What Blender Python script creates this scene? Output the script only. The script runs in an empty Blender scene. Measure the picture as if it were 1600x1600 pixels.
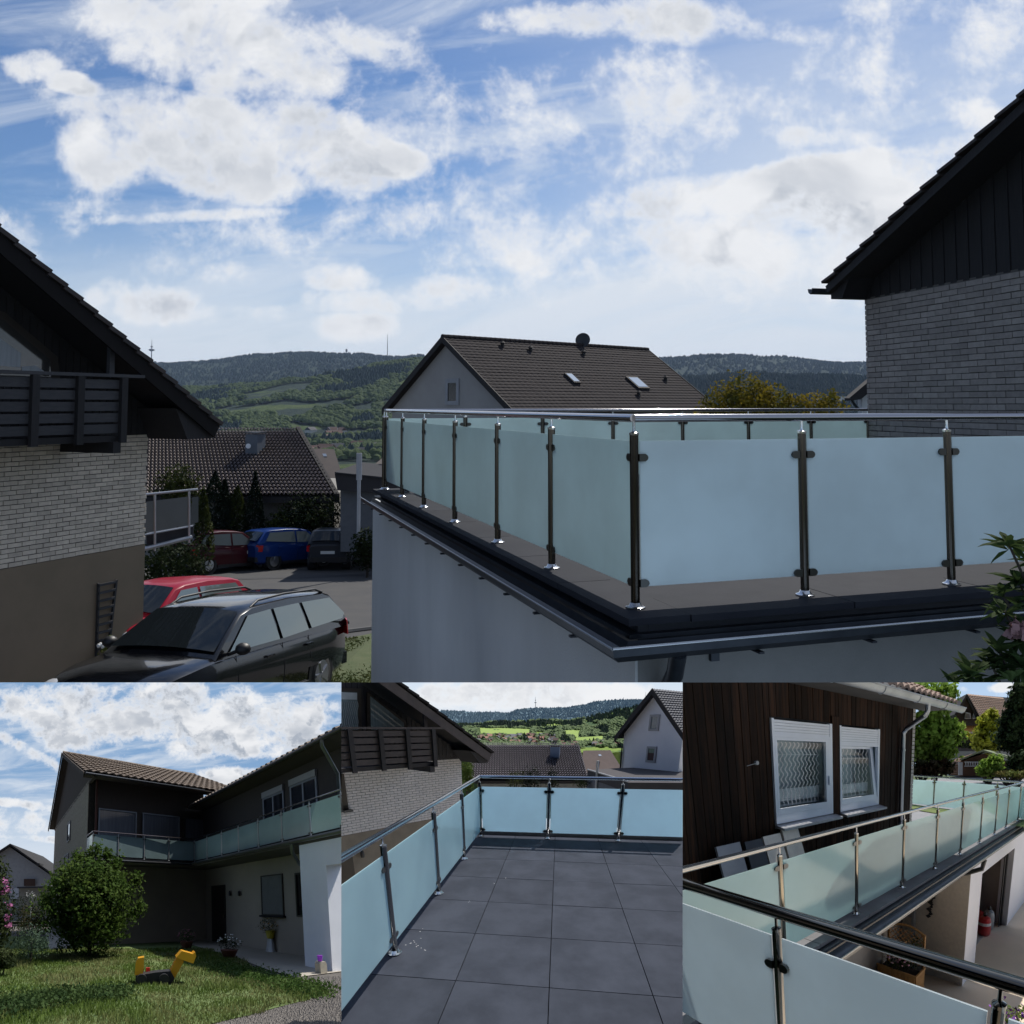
import bpy, bmesh, math, random
from math import sin, cos, tan, pi, radians, sqrt, atan, atan2
from mathutils import Vector as V, Matrix, noise as mn
SC = bpy.context.scene
COL = SC.collection
R = random.Random(7)
# ------------------------------------------------------------------ camera
F0, CX0, CY0, H0 = 1450.0, 800.0, 533.0, 633.0     # focal length (px of a 1600 px picture), optical axis, eye level
cam = bpy.data.objects.new('camera', bpy.data.cameras.new('camera'))
COL.objects.link(cam); SC.camera = cam
cam.data.sensor_width = 36; cam.data.lens = F0/1600*36
cam.data.shift_y = -(800-CY0)/1600
PITCH0 = atan((H0-CY0)/F0)
cam.rotation_euler = (pi/2+PITCH0, 0, 0)
cam.data.clip_start = 0.001; cam.data.clip_end = 20000
# ------------------------------------------------------------------ sun, exposure
SUN_AZ, SUN_EL = 24.0, 47.0
sun = bpy.data.objects.new('sun', bpy.data.lights.new('sun', 'SUN')); COL.objects.link(sun)
sun.data.energy = 4.6; sun.data.angle = radians(.53); sun.data.color = (1, .95, .87)
sd = V((sin(radians(SUN_AZ))*cos(radians(SUN_EL)), cos(radians(SUN_AZ))*cos(radians(SUN_EL)), sin(radians(SUN_EL))))
sun.rotation_euler = sd.to_track_quat('Z', 'Y').to_euler()
SC.view_settings.view_transform = 'Standard'; SC.view_settings.look = 'None'
SC.view_settings.exposure = 0; SC.view_settings.gamma = 1; SC.view_settings.use_curve_mapping = False
SC.render.engine = 'CYCLES'
SC.cycles.max_bounces = 5; SC.cycles.diffuse_bounces = 3; SC.cycles.glossy_bounces = 3; SC.cycles.transparent_max_bounces = 10
# ------------------------------------------------------------------ node helpers
class NT:
    def __init__(s, tree): s.t = tree; s.n = tree.nodes; s.l = tree.links
    def add(s, typ, **kw):
        n = s.n.new(typ)
        for k, v in kw.items(): setattr(n, k, v)
        return n
    def put(s, sock, v):
        if v is None: return
        if isinstance(v, bpy.types.NodeSocket): s.l.new(v, sock)
        elif isinstance(v, (tuple, list)) and len(v) == 3 and sock.type == 'RGBA': sock.default_value = (*v, 1)
        else: sock.default_value = v
    def m(s, op, a, b=None, c=None, clamp=False):
        n = s.add('ShaderNodeMath', operation=op, use_clamp=clamp)
        for i, v in enumerate((a, b, c)): s.put(n.inputs[i], v)
        return n.outputs[0]
    def mix(s, f, a, b, mode='MIX'):
        n = s.add('ShaderNodeMix', data_type='RGBA', blend_type=mode)
        s.put(n.inputs[0], f); s.put(n.inputs[6], a); s.put(n.inputs[7], b)
        return n.outputs[2]
    def noise(s, vec, scale, detail=4, rough=.55, dist=0):
        n = s.add('ShaderNodeTexNoise'); n.inputs['Scale'].default_value = scale
        n.inputs['Detail'].default_value = detail; n.inputs['Roughness'].default_value = rough
        n.inputs['Distortion'].default_value = dist
        s.put(n.inputs['Vector'], vec); return n.outputs[0]
    def sm(s, x, a, b, lo=0., hi=1.):
        n = s.add('ShaderNodeMapRange', interpolation_type='SMOOTHSTEP')
        s.put(n.inputs[0], x)
        for i, v in enumerate((a, b, lo, hi)): n.inputs[i+1].default_value = v
        return n.outputs[0]
    def vec(s, x, y, z):
        n = s.add('ShaderNodeCombineXYZ'); s.put(n.inputs[0], x); s.put(n.inputs[1], y); s.put(n.inputs[2], z); return n.outputs[0]
def clouds(nt, U, W, blobs, blue, cirrus, nscale, thr, seed=0., bottomshade=.55, hz=None):
    """cloud colour over a blue sky, laid out in the angular coordinates U (sideways) and W (upwards)"""
    p = nt.vec(U, W, seed)
    p2 = nt.vec(nt.m('ADD', nt.m('MULTIPLY', U, .42), nt.m('MULTIPLY', W, .25)), nt.m('SUBTRACT', nt.m('MULTIPLY', W, 2.3), nt.m('MULTIPLY', U, .35)), seed+3.3)
    fb = nt.noise(p, nscale, 9, .58, .35)
    fb2 = nt.noise(nt.vec(nt.m('ADD', U, .012), nt.m('ADD', W, .04), seed), nscale, 5, .5, .35)
    fi = nt.noise(nt.vec(U, W, seed+8.), nscale*3.2, 6, .6, .2)
    f3 = nt.noise(nt.vec(U, W, seed+4.), nscale*9, 4, .6, .2); nB = nt.noise(nt.vec(U, nt.m('MULTIPLY', W, 1.9), seed+21.), nscale*.8, 3, .5, .3)
    ci = nt.noise(p2, nscale*.6, 8, .62, .8)
    mask = None
    for (cx, cy, rx, ry, rot, w) in blobs:
        dx = nt.m('SUBTRACT', U, cx); dy = nt.m('SUBTRACT', W, cy)
        c, s_ = cos(rot), sin(rot)
        a = nt.m('ADD', nt.m('MULTIPLY', dx, c/rx), nt.m('MULTIPLY', dy, s_/rx))
        b = nt.m('ADD', nt.m('MULTIPLY', dx, -s_/ry), nt.m('MULTIPLY', dy, c/ry))
        d = nt.m('ADD', nt.m('MULTIPLY', a, a), nt.m('MULTIPLY', b, b))
        g = nt.m('MULTIPLY', nt.m('SUBTRACT', 1.3, d, clamp=False), w)
        g = nt.m('MAXIMUM', g, -.8)
        mask = g if mask is None else nt.m('MAXIMUM', mask, g)
    if mask is not None: mask = nt.m('MINIMUM', nt.m('MULTIPLY', mask, 1.0), .85)
    base = nt.m('ADD', nt.m('MULTIPLY', nt.m('SUBTRACT', fb, .5), 4.2), nt.m('ADD', mask, nt.m('MULTIPLY', nt.m('SUBTRACT', fi, .5), 1.6)))
    base = nt.m('ADD', base, nt.m('MULTIPLY', nt.m('SUBTRACT', f3, .5), .8)) if mask is not None else nt.m('MULTIPLY', nt.m('SUBTRACT', fb, thr), 4)
    den = nt.sm(base, -.45, .9)
    core = nt.sm(base, .15, 1.2)
    lit = nt.sm(nt.m('ADD', nt.m('SUBTRACT', fb, fb2), nt.m('MULTIPLY', nt.m('SUBTRACT', fi, .5), .12)), -.10, .07)
    sh = nt.m('MULTIPLY', core, nt.m('SUBTRACT', 1., nt.m('MULTIPLY', lit, .9)))
    sh = nt.m('MAXIMUM', sh, nt.m('MULTIPLY', core, nt.m('MULTIPLY', nt.sm(nB, .30, .74), .85)))
    cc = nt.mix(nt.m('MULTIPLY', sh, bottomshade*1.5, clamp=True), (.90, .91, .93), (.36, .41, .49))
    cid = nt.m('MULTIPLY', nt.sm(ci, .42, .75), cirrus)
    if hz is not None: cid = nt.m('MAXIMUM', cid, nt.m('MULTIPLY', hz, nt.sm(ci, .02, .60)))
    col = nt.mix(cid, blue, (.72, .78, .86))
    return nt.mix(den, col, cc)
# ------------------------------------------------------------------ world
world = bpy.data.worlds.new('World'); SC.world = world; world.use_nodes = True
w = NT(world.node_tree); w.n.clear()
sky = w.add('ShaderNodeTexSky', sky_type='NISHITA'); sky.sun_disc = False
sky.sun_elevation = radians(SUN_EL); sky.sun_rotation = radians(SUN_AZ)
sky.air_density = 1.0; sky.dust_density = .4; sky.ozone_density = 2.0
tc = w.add('ShaderNodeTexCoord'); sp = w.add('ShaderNodeSeparateXYZ'); w.l.new(tc.outputs['Generated'], sp.inputs[0])
yy = w.m('MAXIMUM', sp.outputs[1], .12)
U = w.m('DIVIDE', sp.outputs[0], yy); Wv = w.m('DIVIDE', sp.outputs[2], yy)
def uv(px, py, rx, ry, rot=0, wt=1.): return ((px-800)/F0, (H0-py)/F0, rx/F0, ry/F0, radians(rot), wt)
blobs = [uv(335, 55, 168, 82, -18), uv(270, -15, 150, 70), uv(300, 200, 180, 62, -8), uv(350, 262, 150, 45, -8), uv(480, 220, 140, 62, -20), uv(600, 248, 60, 30), uv(165, 225, 75, 60),
    uv(920, 15, 130, 28, 0, .7), uv(1080, 20, 170, 34, -5, .7), uv(1240, 42, 75, 18, 0, .4), uv(250, 478, 100, 24, -4, .55), uv(165, 462, 30, 24, 0, .4), uv(370, 432, 50, 18, 0, .5), uv(540, 436, 45, 20, 0, .5), uv(690, 456, 80, 24, 3, .5), uv(560, 470, 70, 17, 0, .4), uv(555, 508, 52, 20, 0, .5), uv(830, 408, 52, 24, -8, .5), uv(400, 488, 36, 12, 0, .4), uv(25, 90, 34, 18, 0, .45), uv(110, 125, 40, 14, -15, .5),
    uv(1330, 258, 260, 26, 8, .9), uv(1180, 300, 260, 35, 6, .7), uv(1450, 300, 330, 80, 8, .9), uv(1010, 330, 110, 20, 0, .45), uv(1150, 380, 400, 70, 0, .45), uv(620, 345, 110, 24, 4, .3), uv(290, 335, 150, 8, 3, .35), uv(1300, 205, 150, 12, -3, .2), uv(600, 60, 60, 18, -15, .15), uv(1220, 110, 300, 26, 12, .02), uv(1350, 170, 260, 16, -4, .05)]
hz = w.sm(Wv, .02, .24, 1., 0.)
hzr = w.m('ADD', hz, w.m('MULTIPLY', w.sm(U, -.15, .4), w.sm(Wv, .1, .5, .8, .3)), clamp=True)
skc = w.mix(1., sky.outputs[0], (.053, .067, .086), 'MULTIPLY')
col = clouds(w, U, Wv, blobs, skc, .75, 9., .5, 0., .45, w.m('MULTIPLY', hzr, 1.15, clamp=True))
# below the horizon and away from the view the plain sky carries on
bg = w.add('ShaderNodeBackground'); bg.inputs[1].default_value = 1.
low = w.sm(sp.outputs[2], -.06, -.005)
col = w.mix(low, (.10, .11, .11), col)
w.l.new(col, bg.inputs[0])
wo = w.add('ShaderNodeOutputWorld'); w.l.new(bg.outputs[0], wo.inputs[0])
# ------------------------------------------------------------------ places: a level local frame in metres, eye at its origin
def dirv(az): return V((sin(radians(az)), cos(radians(az)), 0))
UPM = V((0, -sin(PITCH0), cos(PITCH0))); FWM = V((0, cos(PITCH0), sin(PITCH0)))
class Place:
    def __init__(s, f, cx, cy, hor, scale=1.):
        s.f, s.cx, s.cy = f, cx, cy
        s.th = atan((hor-cy)/f); s.s = scale
        k = F0/f
        fw = V((0, cos(s.th), sin(s.th))); up = V((0, -sin(s.th), cos(s.th)))
        s.fw, s.up = fw, up
        cols = []
        for e in (V((1,0,0)), V((0,1,0)), V((0,0,1))):
            Xc, Yc, Zc = e.x, e.dot(up), e.dot(fw)
            x = scale*(Xc + k*(cx-CX0)/F0*Zc); y = scale*(Yc - k*(cy-CY0)/F0*Zc); z = scale*k*Zc
            cols.append(V((x, 0, 0)) + y*UPM + z*FWM)
        s.M = Matrix((cols[0], cols[1], cols[2])).transposed()
    def ray(s, px, py):
        return (V(((px-s.cx), 0, 0)) + s.up*(s.cy-py) + s.fw*s.f)
    def Z(s, px, py, z): r = s.ray(px, py); return r*(z/r.z)
    def Y(s, px, py, y): r = s.ray(px, py); return r*(y/r.y)
    def P(s, px, py, P, az):
        r = s.ray(px, py); n = dirv(az+90); return r*(P.dot(n)/r.dot(n))
    def on(s, px, py, P, n):
        r = s.ray(px, py); return r*(P.dot(n)/r.dot(n))
    def px(s, p):
        d = p.dot(s.fw); return (s.cx+s.f*p.x/d, s.cy-s.f*p.dot(s.up)/d)
class Fr:
    """a building's own frame: a along az, b to the right of it, z up"""
    def __init__(s, P, az): s.P = V(P); s.az = az; s.a = dirv(az); s.b = dirv(az+90)
    def __call__(s, a, b, z): return s.P + s.a*a + s.b*b + V((0, 0, z))
    def inv(s, p): d = p-s.P; return (d.dot(s.a), d.dot(s.b), d.z)
# ------------------------------------------------------------------ mesh building
class MB:
    def __init__(s): s.v = []; s.f = []; s.mi = []; s.cur = 0
    def face(s, pts):
        i = len(s.v); s.v += [V(p) for p in pts]; s.f.append(tuple(range(i, i+len(pts)))); s.mi.append(s.cur)
    def hexa(s, p):      # 8 points: bottom 4 in order, top 4
        i = len(s.v); s.v += [V(q) for q in p]
        for q in ((3,2,1,0), (4,5,6,7), (0,1,5,4), (1,2,6,5), (2,3,7,6), (3,0,4,7)):
            s.f.append(tuple(i+k for k in q)); s.mi.append(s.cur)
    def box(s, F, a0, a1, b0, b1, z0, z1):
        s.hexa([F(a0,b0,z0), F(a1,b0,z0), F(a1,b1,z0), F(a0,b1,z0), F(a0,b0,z1), F(a1,b0,z1), F(a1,b1,z1), F(a0,b1,z1)]); return s
    def prism(s, pts, vec):
        n = len(pts); i = len(s.v); vec = V(vec)
        s.v += [V(p) for p in pts] + [V(p)+vec for p in pts]
        s.f.append(tuple(range(i+n-1, i-1, -1))); s.f.append(tuple(range(i+n, i+2*n))); s.mi += [s.cur]*2
        for k in range(n):
            s.f.append((i+k, i+(k+1) % n, i+n+(k+1) % n, i+n+k)); s.mi.append(s.cur)
        return s
    def tube(s, path, r, n=10, cap=True):
        path = [V(p) for p in path]; rs = r if isinstance(r, (list, tuple)) else [r]*len(path)
        i0 = len(s.v); prev = None
        for k, p in enumerate(path):
            t = (path[min(k+1, len(path)-1)]-path[max(k-1, 0)]).normalized()
            ref = V((0,0,1)) if abs(t.z) < .9 else V((1,0,0))
            x = t.cross(ref).normalized() if prev is None else (prev-t*prev.dot(t)).normalized()
            prev = x; y = t.cross(x)
            for j in range(n):
                a = 2*pi*j/n; s.v.append(p + (x*cos(a)+y*sin(a))*rs[k])
        for k in range(len(path)-1):
            for j in range(n):
                a = i0+k*n+j; b = i0+k*n+(j+1) % n
                s.f.append((a, b, b+n, a+n)); s.mi.append(s.cur)
        if cap:
            s.f.append(tuple(range(i0+n-1, i0-1, -1))); e = i0+(len(path)-1)*n; s.f.append(tuple(range(e, e+n))); s.mi += [s.cur]*2
        return s
    def lathe(s, c, prof, n=14):     # prof: (radius, z)
        return s.tube([V(c)+V((0,0,z)) for r, z in prof], [max(r, .0005) for r, z in prof], n)
    def disc(s, c, nrm, r, h, n=12):
        c = V(c); nrm = V(nrm).normalized(); return s.tube([c-nrm*h/2, c+nrm*h/2], r, n)
    def grid(s, fn, nu, nv):
        i = len(s.v)
        for b in range(nv+1):
            for a in range(nu+1): s.v.append(V(fn(a/nu, b/nv)))
        for b in range(nv):
            for a in range(nu):
                q = i+b*(nu+1)+a; s.f.append((q, q+1, q+nu+2, q+nu+1)); s.mi.append(s.cur)
        return s
    def ball(s, c, r, n=8, m=5, jit=0):
        c = V(c); r = V(r) if hasattr(r, '__len__') else V((r, r, r))
        def fn(u, v):
            a = 2*pi*u; b = pi*(v-.5); k = 1+jit*(mn.noise(c*3+V((cos(a)*cos(b), sin(a)*cos(b), sin(b)))*1.7))
            return c+V((r.x*cos(a)*cos(b), r.y*sin(a)*cos(b), r.z*sin(b)))*k
        return s.grid(fn, n, m)
    def leaf(s, c, size, asp=.5, rng=R, nrm=None, fold=0):
        d = V((rng.gauss(0,1), rng.gauss(0,1), rng.gauss(0,.7))).normalized() if nrm is None else nrm
        u = d.orthogonal().normalized(); u.rotate(Matrix.Rotation(rng.random()*6.28, 3, d)); t = d.cross(u)
        a = size*(.7+.6*rng.random())
        i = len(s.v); s.v += [c-u*a*.5, c+t*a*asp*.5, c+u*a*.5, c-t*a*asp*.5]; s.f.append((i, i+1, i+2, i+3)); s.mi.append(s.cur)
ORG = {}
def obj(pl, name, mb, mat, parent=None, label=None, cat=None, group=None, kind=None, smooth=None, org=None):
    if not mb.v: mb.v = [V((0,0,0))]
    if parent is not None: org = ORG[parent.name]
    elif org is None:
        xs = [v.x for v in mb.v]; ys = [v.y for v in mb.v]
        org = V(((min(xs)+max(xs))/2, (min(ys)+max(ys))/2, min(v.z for v in mb.v)))
    me = bpy.data.meshes.new(name)
    M = pl.M
    me.from_pydata([M @ (v-org) for v in mb.v], [], mb.f)
    at = me.attributes.new('lp', 'FLOAT_VECTOR', 'POINT')
    at.data.foreach_set('vector', [c for v in mb.v for c in v])
    mats = mat if isinstance(mat, (list, tuple)) else [mat]
    for m in mats: me.materials.append(m)
    if len(mats) > 1: me.polygons.foreach_set('material_index', mb.mi)
    if smooth is not None:
        me.polygons.foreach_set('use_smooth', [True]*len(me.polygons)); me.set_sharp_from_angle(angle=radians(smooth))
    me.update()
    o = bpy.data.objects.new(name, me); COL.objects.link(o)
    if parent is not None: o.parent = parent
    else: o.location = M @ org
    ORG[o.name] = V(org); o['_pl'] = PLN[id(pl)]
    if label: o['label'] = label
    if cat: o['category'] = cat
    if group: o['group'] = group
    if kind: o['kind'] = kind
    return o
PLN = {}
def thing(pl, name, label, cat, loc, group=None, kind=None):
    o = bpy.data.objects.new(name, None); COL.objects.link(o); o.location = pl.M @ V(loc)
    o.empty_display_size = .2; ORG[o.name] = V(loc); o['_pl'] = PLN[id(pl)]
    if label: o['label'] = label
    if cat: o['category'] = cat
    if group: o['group'] = group
    if kind: o['kind'] = kind
    return o
def dup(pl, o, d, label=None, parent='same'):
    c = o.copy(); COL.objects.link(c)
    c.location = o.location + pl.M @ V(d)
    ORG[c.name] = ORG[o.name]+V(d)
    if label: c['label'] = label
    for ch in list(o.children):
        e = ch.copy(); COL.objects.link(e); e.parent = c; ORG[e.name] = ORG[ch.name]
    return c
# ------------------------------------------------------------------ materials
MC = {}
def mat(name, col, rough=.8, metal=0, col2=None, sc=4, var=.3, bump=0, bs=40, s=1., spec=.5, rnd=0, stretch=None, trans=0, coat=0, emit=None, thin=None, wave=None):
    key = name
    if key in MC: return MC[key]
    m = bpy.data.materials.new(name); m.use_nodes = True; nt = NT(m.node_tree)
    b = nt.n['Principled BSDF']
    a = nt.add('ShaderNodeAttribute', attribute_name='lp'); vec = a.outputs['Vector']
    if rnd:
        oi = nt.add('ShaderNodeObjectInfo')
        vm = nt.add('ShaderNodeVectorMath', operation='ADD'); nt.l.new(vec, vm.inputs[0])
        nt.l.new(nt.vec(nt.m('MULTIPLY', oi.outputs['Random'], 37.), nt.m('MULTIPLY', oi.outputs['Random'], 91.), 0.), vm.inputs[1]); vec = vm.outputs[0]
    if stretch:
        vm = nt.add('ShaderNodeVectorMath', operation='MULTIPLY'); nt.l.new(vec, vm.inputs[0]); vm.inputs[1].default_value = stretch; vec = vm.outputs[0]
    c2 = col2 or tuple(c*.6 for c in col)
    n1 = nt.noise(vec, sc, 6, .6)
    f = nt.sm(n1, .5-var, .5+var) if col2 else nt.sm(n1, .3, .75, 0., min(1, var*1.4))
    c = nt.mix(f, col, c2)
    if rnd:
        k = nt.m('ADD', nt.m('MULTIPLY', oi.outputs['Random'], rnd*2), 1-rnd)
        hs = nt.add('ShaderNodeHueSaturation'); nt.l.new(c, hs.inputs['Color']); nt.l.new(k, hs.inputs['Value']); c = hs.outputs[0]
    nt.l.new(c, b.inputs['Base Color'])
    b.inputs['Roughness'].default_value = rough; b.inputs['Metallic'].default_value = metal
    b.inputs['Specular IOR Level'].default_value = spec
    if coat: b.inputs['Coat Weight'].default_value = coat; b.inputs['Coat Roughness'].default_value = .04
    if bump:
        bn = nt.add('ShaderNodeBump'); bn.inputs['Distance'].default_value = bump*s; bn.inputs['Strength'].default_value = .8
        nt.l.new(nt.noise(vec, bs, 4, .6), bn.inputs['Height']); nt.l.new(bn.outputs[0], b.inputs['Normal'])
    if trans:
        out = nt.n['Material Output']; tr = nt.add('ShaderNodeBsdfTranslucent'); nt.l.new(c, tr.inputs[0])
        mx = nt.add('ShaderNodeMixShader'); mx.inputs[0].default_value = trans
        nt.l.new(b.outputs[0], mx.inputs[1]); nt.l.new(tr.outputs[0], mx.inputs[2]); nt.l.new(mx.outputs[0], out.inputs[0])
    MC[key] = m; return m
def frost(name, col, tcol, mixt=.35, clear=.0, rough=.25):
    """satin glass: scatters light to both sides, a little clear"""
    if name in MC: return MC[name]
    m = bpy.data.materials.new(name); m.use_nodes = True; nt = NT(m.node_tree); b = nt.n['Principled BSDF']; out = nt.n['Material Output']
    a = nt.add('ShaderNodeAttribute', attribute_name='lp')
    cv = nt.mix(nt.sm(nt.noise(a.outputs['Vector'], 1.3, 4, .6), .3, .7), tuple(c*.86 for c in col), tuple(min(1, c*1.08) for c in col))
    nt.l.new(cv, b.inputs['Base Color']); b.inputs['Roughness'].default_value = rough*.7; b.inputs['Specular IOR Level'].default_value = .75
    tr = nt.add('ShaderNodeBsdfTranslucent'); tr.inputs[0].default_value = (*tcol, 1)
    tp = nt.add('ShaderNodeBsdfTransparent'); tp.inputs[0].default_value = (.8, .93, .92, 1)
    m1 = nt.add('ShaderNodeMixShader'); m1.inputs[0].default_value = mixt
    nt.l.new(b.outputs[0], m1.inputs[1]); nt.l.new(tr.outputs[0], m1.inputs[2])
    m2 = nt.add('ShaderNodeMixShader'); m2.inputs[0].default_value = clear
    nt.l.new(m1.outputs[0], m2.inputs[1]); nt.l.new(tp.outputs[0], m2.inputs[2]); nt.l.new(m2.outputs[0], out.inputs[0])
    MC[name] = m; return m
def glass(name, col=(.02,.025,.03), rough=.03, spec=1.):
    return mat(name, col, rough, 0, var=0, spec=spec)
def leafm(name, col, col2, sc=2.5, trans=.3): return mat(name, col, .75, col2=col2, sc=sc, var=.12, trans=trans, spec=.08)
def skymat(name, pl, blobs, blue_hi, blue_lo, cirrus=.5, nscale=9., thr=.5, seed=5., shade=.5, haze=.5, v0=0., v1=.5, strength=1.):
    m = bpy.data.materials.new(name); m.use_nodes = True; nt = NT(m.node_tree); nt.n.clear()
    a = nt.add('ShaderNodeAttribute', attribute_name='lp'); sp = nt.add('ShaderNodeSeparateXYZ'); nt.l.new(a.outputs['Vector'], sp.inputs[0])
    U = nt.m('DIVIDE', sp.outputs[0], sp.outputs[1]); W_ = nt.m('DIVIDE', sp.outputs[2], sp.outputs[1])
    bl = nt.mix(nt.sm(W_, v0, v1), blue_lo, blue_hi)
    c = clouds(nt, U, W_, blobs, bl, cirrus, nscale, thr, seed, shade, nt.sm(W_, v0, v1, haze, 0.))
    e = nt.add('ShaderNodeEmission'); nt.l.new(c, e.inputs[0]); e.inputs[1].default_value = strength
    o = nt.add('ShaderNodeOutputMaterial'); nt.l.new(e.outputs[0], o.inputs[0]); return m
# ------------------------------------------------------------------ shared builders
def steel(s): return mat('steel', (.55,.55,.55), .16, 1, var=.1)
def dsteel(s): return mat('dark_steel', (.16,.15,.13), .28, 1, var=.1)
def railing(pl, label, posts, ztop, panes_z, mats, group=None, thick=.021, rail_r=.021, ends=(.0, .0), skip=(), clampz=None, panes=True, railz=None, closed_edges=None, par=None, dzs=None):
    """posts: list of runs, each a list of base points; one continuous railing"""
    pm, rm, gm, fm = mats
    base = posts[0][0]
    t = par or thing(pl, 'glass_railing', label, 'railing', base, group)
    done = []
    for run in posts:
        d = (run[-1]-run[0]); d.z = 0; d.normalize()
        nrm = V((d.y, -d.x, 0))
        a, b = run[0].copy(), run[-1].copy()
        mb = MB(); pth = [V((a.x, a.y, a.z+ztop))-d*ends[0], V((b.x, b.y, b.z+ztop))+d*ends[1]]
        mb.tube(pth, rail_r, 14); obj(pl, 'handrail', mb, rm, t, smooth=50)
        for i, p in enumerate(run):
            if any((p-q).length < .05 for q in done): continue
            done.append(p)
            mb = MB(); mb.tube([p+V((0,0,.005)), p+V((0,0,ztop-.09))], thick, 12)
            o = obj(pl, 'post', mb, pm, t, smooth=50)
            mb = MB(); mb.lathe(p, [(.0, .0), (thick*2.2, .001), (thick*2.2, .008), (thick*1.5, .014), (thick*1.1, .03)], 14); obj(pl, 'base_flange', mb, fm, o, smooth=40)
            mb = MB(); mb.lathe(p+V((0,0,ztop-.09)), [(thick*1.08, .0), (thick*1.1, .012), (thick*.4, .02), (thick*.33, .035), (thick*.33, .075)], 12); obj(pl, 'rail_bracket', mb, fm, o, smooth=40)
            for z in (clampz or (panes_z[0]+.03, panes_z[1]-.05)):
                for sgn in (-1, 1):
                    if (i == 0 and sgn < 0 and run is posts[0]) : continue
                    mb = MB()
                    c = p+V((0,0,z))+d*sgn*thick*1.0
                    mb.prism([c-nrm*.012+V((0,0,-.02)), c-nrm*.012+d*sgn*.035+V((0,0,-.02)), c-nrm*.012+d*sgn*.047+V((0,0,-.012)), c-nrm*.012+d*sgn*.052, c-nrm*.012+d*sgn*.047+V((0,0,.012)), c-nrm*.012+d*sgn*.035+V((0,0,.02)), c-nrm*.012+V((0,0,.02))], nrm*.03)
                    obj(pl, 'clamp', mb, dm_clamp(), o, smooth=35)
        if panes:
            for i in range(len(run)-1):
                if (id(run), i) in skip: continue
                p, q = run[i], run[i+1]; e = (q-p).normalized(); g = .032
                z0, z1 = panes_z
                mb = MB(); a_ = p+e*g+V((0,0,z0)); b_ = q-e*g+V((0,0,z0)); n_ = nrm*.004
                mb.hexa([a_-n_, b_-n_, b_+n_, a_+n_]+[x+V((0,0,z1-z0)) for x in (a_-n_, b_-n_, b_+n_, a_+n_)])
                obj(pl, 'glass_pane', mb, gm, t)
    return t
def dm_clamp(): return mat('clamp_metal', (.10,.10,.095), .3, 1, var=.1)
def tileroof(pl, parent, P0, eu, ev, nu, nv, m, wave=.03, step=.03, name='tile_courses', mats=None, seg=4):
    """P0 at the eaves, eu along the eaves, ev up the slope; every course overlaps the one below"""
    n = eu.cross(ev).normalized()
    if n.z < 0: n = -n
    mb = MB()
    for j in range(nv):
        lo = P0+ev*(j/nv); hi = P0+ev*((j+1.08)/nv)
        jo = R.uniform(-.003, .003)
        def fn(u, v, lo=lo, hi=hi):
            wv = wave*abs(sin(pi*u*nu))*1.0
            return lo+eu*u + (hi-lo)*v + n*(wv + step*(1-v)+.01+jo)
        mb.grid(fn, nu*seg, 1)
        def fr(u, v, lo=lo):
            return lo+eu*u + n*(wave*abs(sin(pi*u*nu))*1.0+step*v+.01+jo)
        mb.grid(fr, nu*seg, 1)
    return obj(pl, name, mb, m, parent, kind='stuff')
def slab(mb, P0, eu, ev, th):
    n = eu.cross(ev).normalized()
    if n.z < 0: n = -n
    mb.prism([P0, P0+eu, P0+eu+ev, P0+ev], -n*th)
def bricks(pl, parent, F, ranges, b, L, h, m, ms, vis, wallm=None, joint=.012, dep=.03, nmax=298, cutf=None):
    """real bricks in front of a mortar wall: ranges = (a0, a1, z0, z1); vis ranks them; cutf drops those off the wall"""
    a0, a1, z0, z1 = ranges; cand = []
    nr = int((z1-z0)/(h+joint))
    for r in range(nr):
        a = a0 - (L+joint)*(.5 if r % 2 else 0) - (R.random()*.03)
        while a < a1:
            s0, s1 = max(a, a0), min(a+L, a1)
            if s1-s0 > .03:
                z = z0+r*(h+joint)
                if cutf is None or cutf((s0+s1)/2, z+h/2): cand.append((s0, s1, z))
            a += L+joint
    def rank(c):
        p = F((c[0]+c[1])/2, b, c[2]); return vis(p)
    cand.sort(key=rank)
    full = None
    rest = MB()
    for i, (s0, s1, z) in enumerate(cand):
        jb = R.uniform(-.005, .006); jz = R.uniform(-.002, .002)
        if i < nmax and rank((s0, s1, z)) < 1e5:
            if abs(s1-s0-L) < 1e-4:
                if full is None:
                    mb = MB(); mb.box(F, s0, s1, b, b+dep, z+jz, z+h+jz); full = obj(pl, 'brick', mb, m, parent); f0 = (s0, z+jz)
                else:
                    c = full.copy(); COL.objects.link(c); c.location = pl.M @ (F.a*(s0-f0[0])+F.b*(jb if dep > 0 else -jb)+V((0,0,z+jz-f0[1]))); ORG[c.name] = ORG[full.name]
            else:
                mb = MB(); mb.box(F, s0, s1, b, b+dep+jb, z+jz, z+h+jz); obj(pl, 'brick', mb, m, parent)
        else: rest.box(F, s0, s1, b, b+dep+jb, z+jz, z+h+jz)
    if rest.f: obj(pl, 'brick_courses', rest, ms, parent, kind='stuff')
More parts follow.
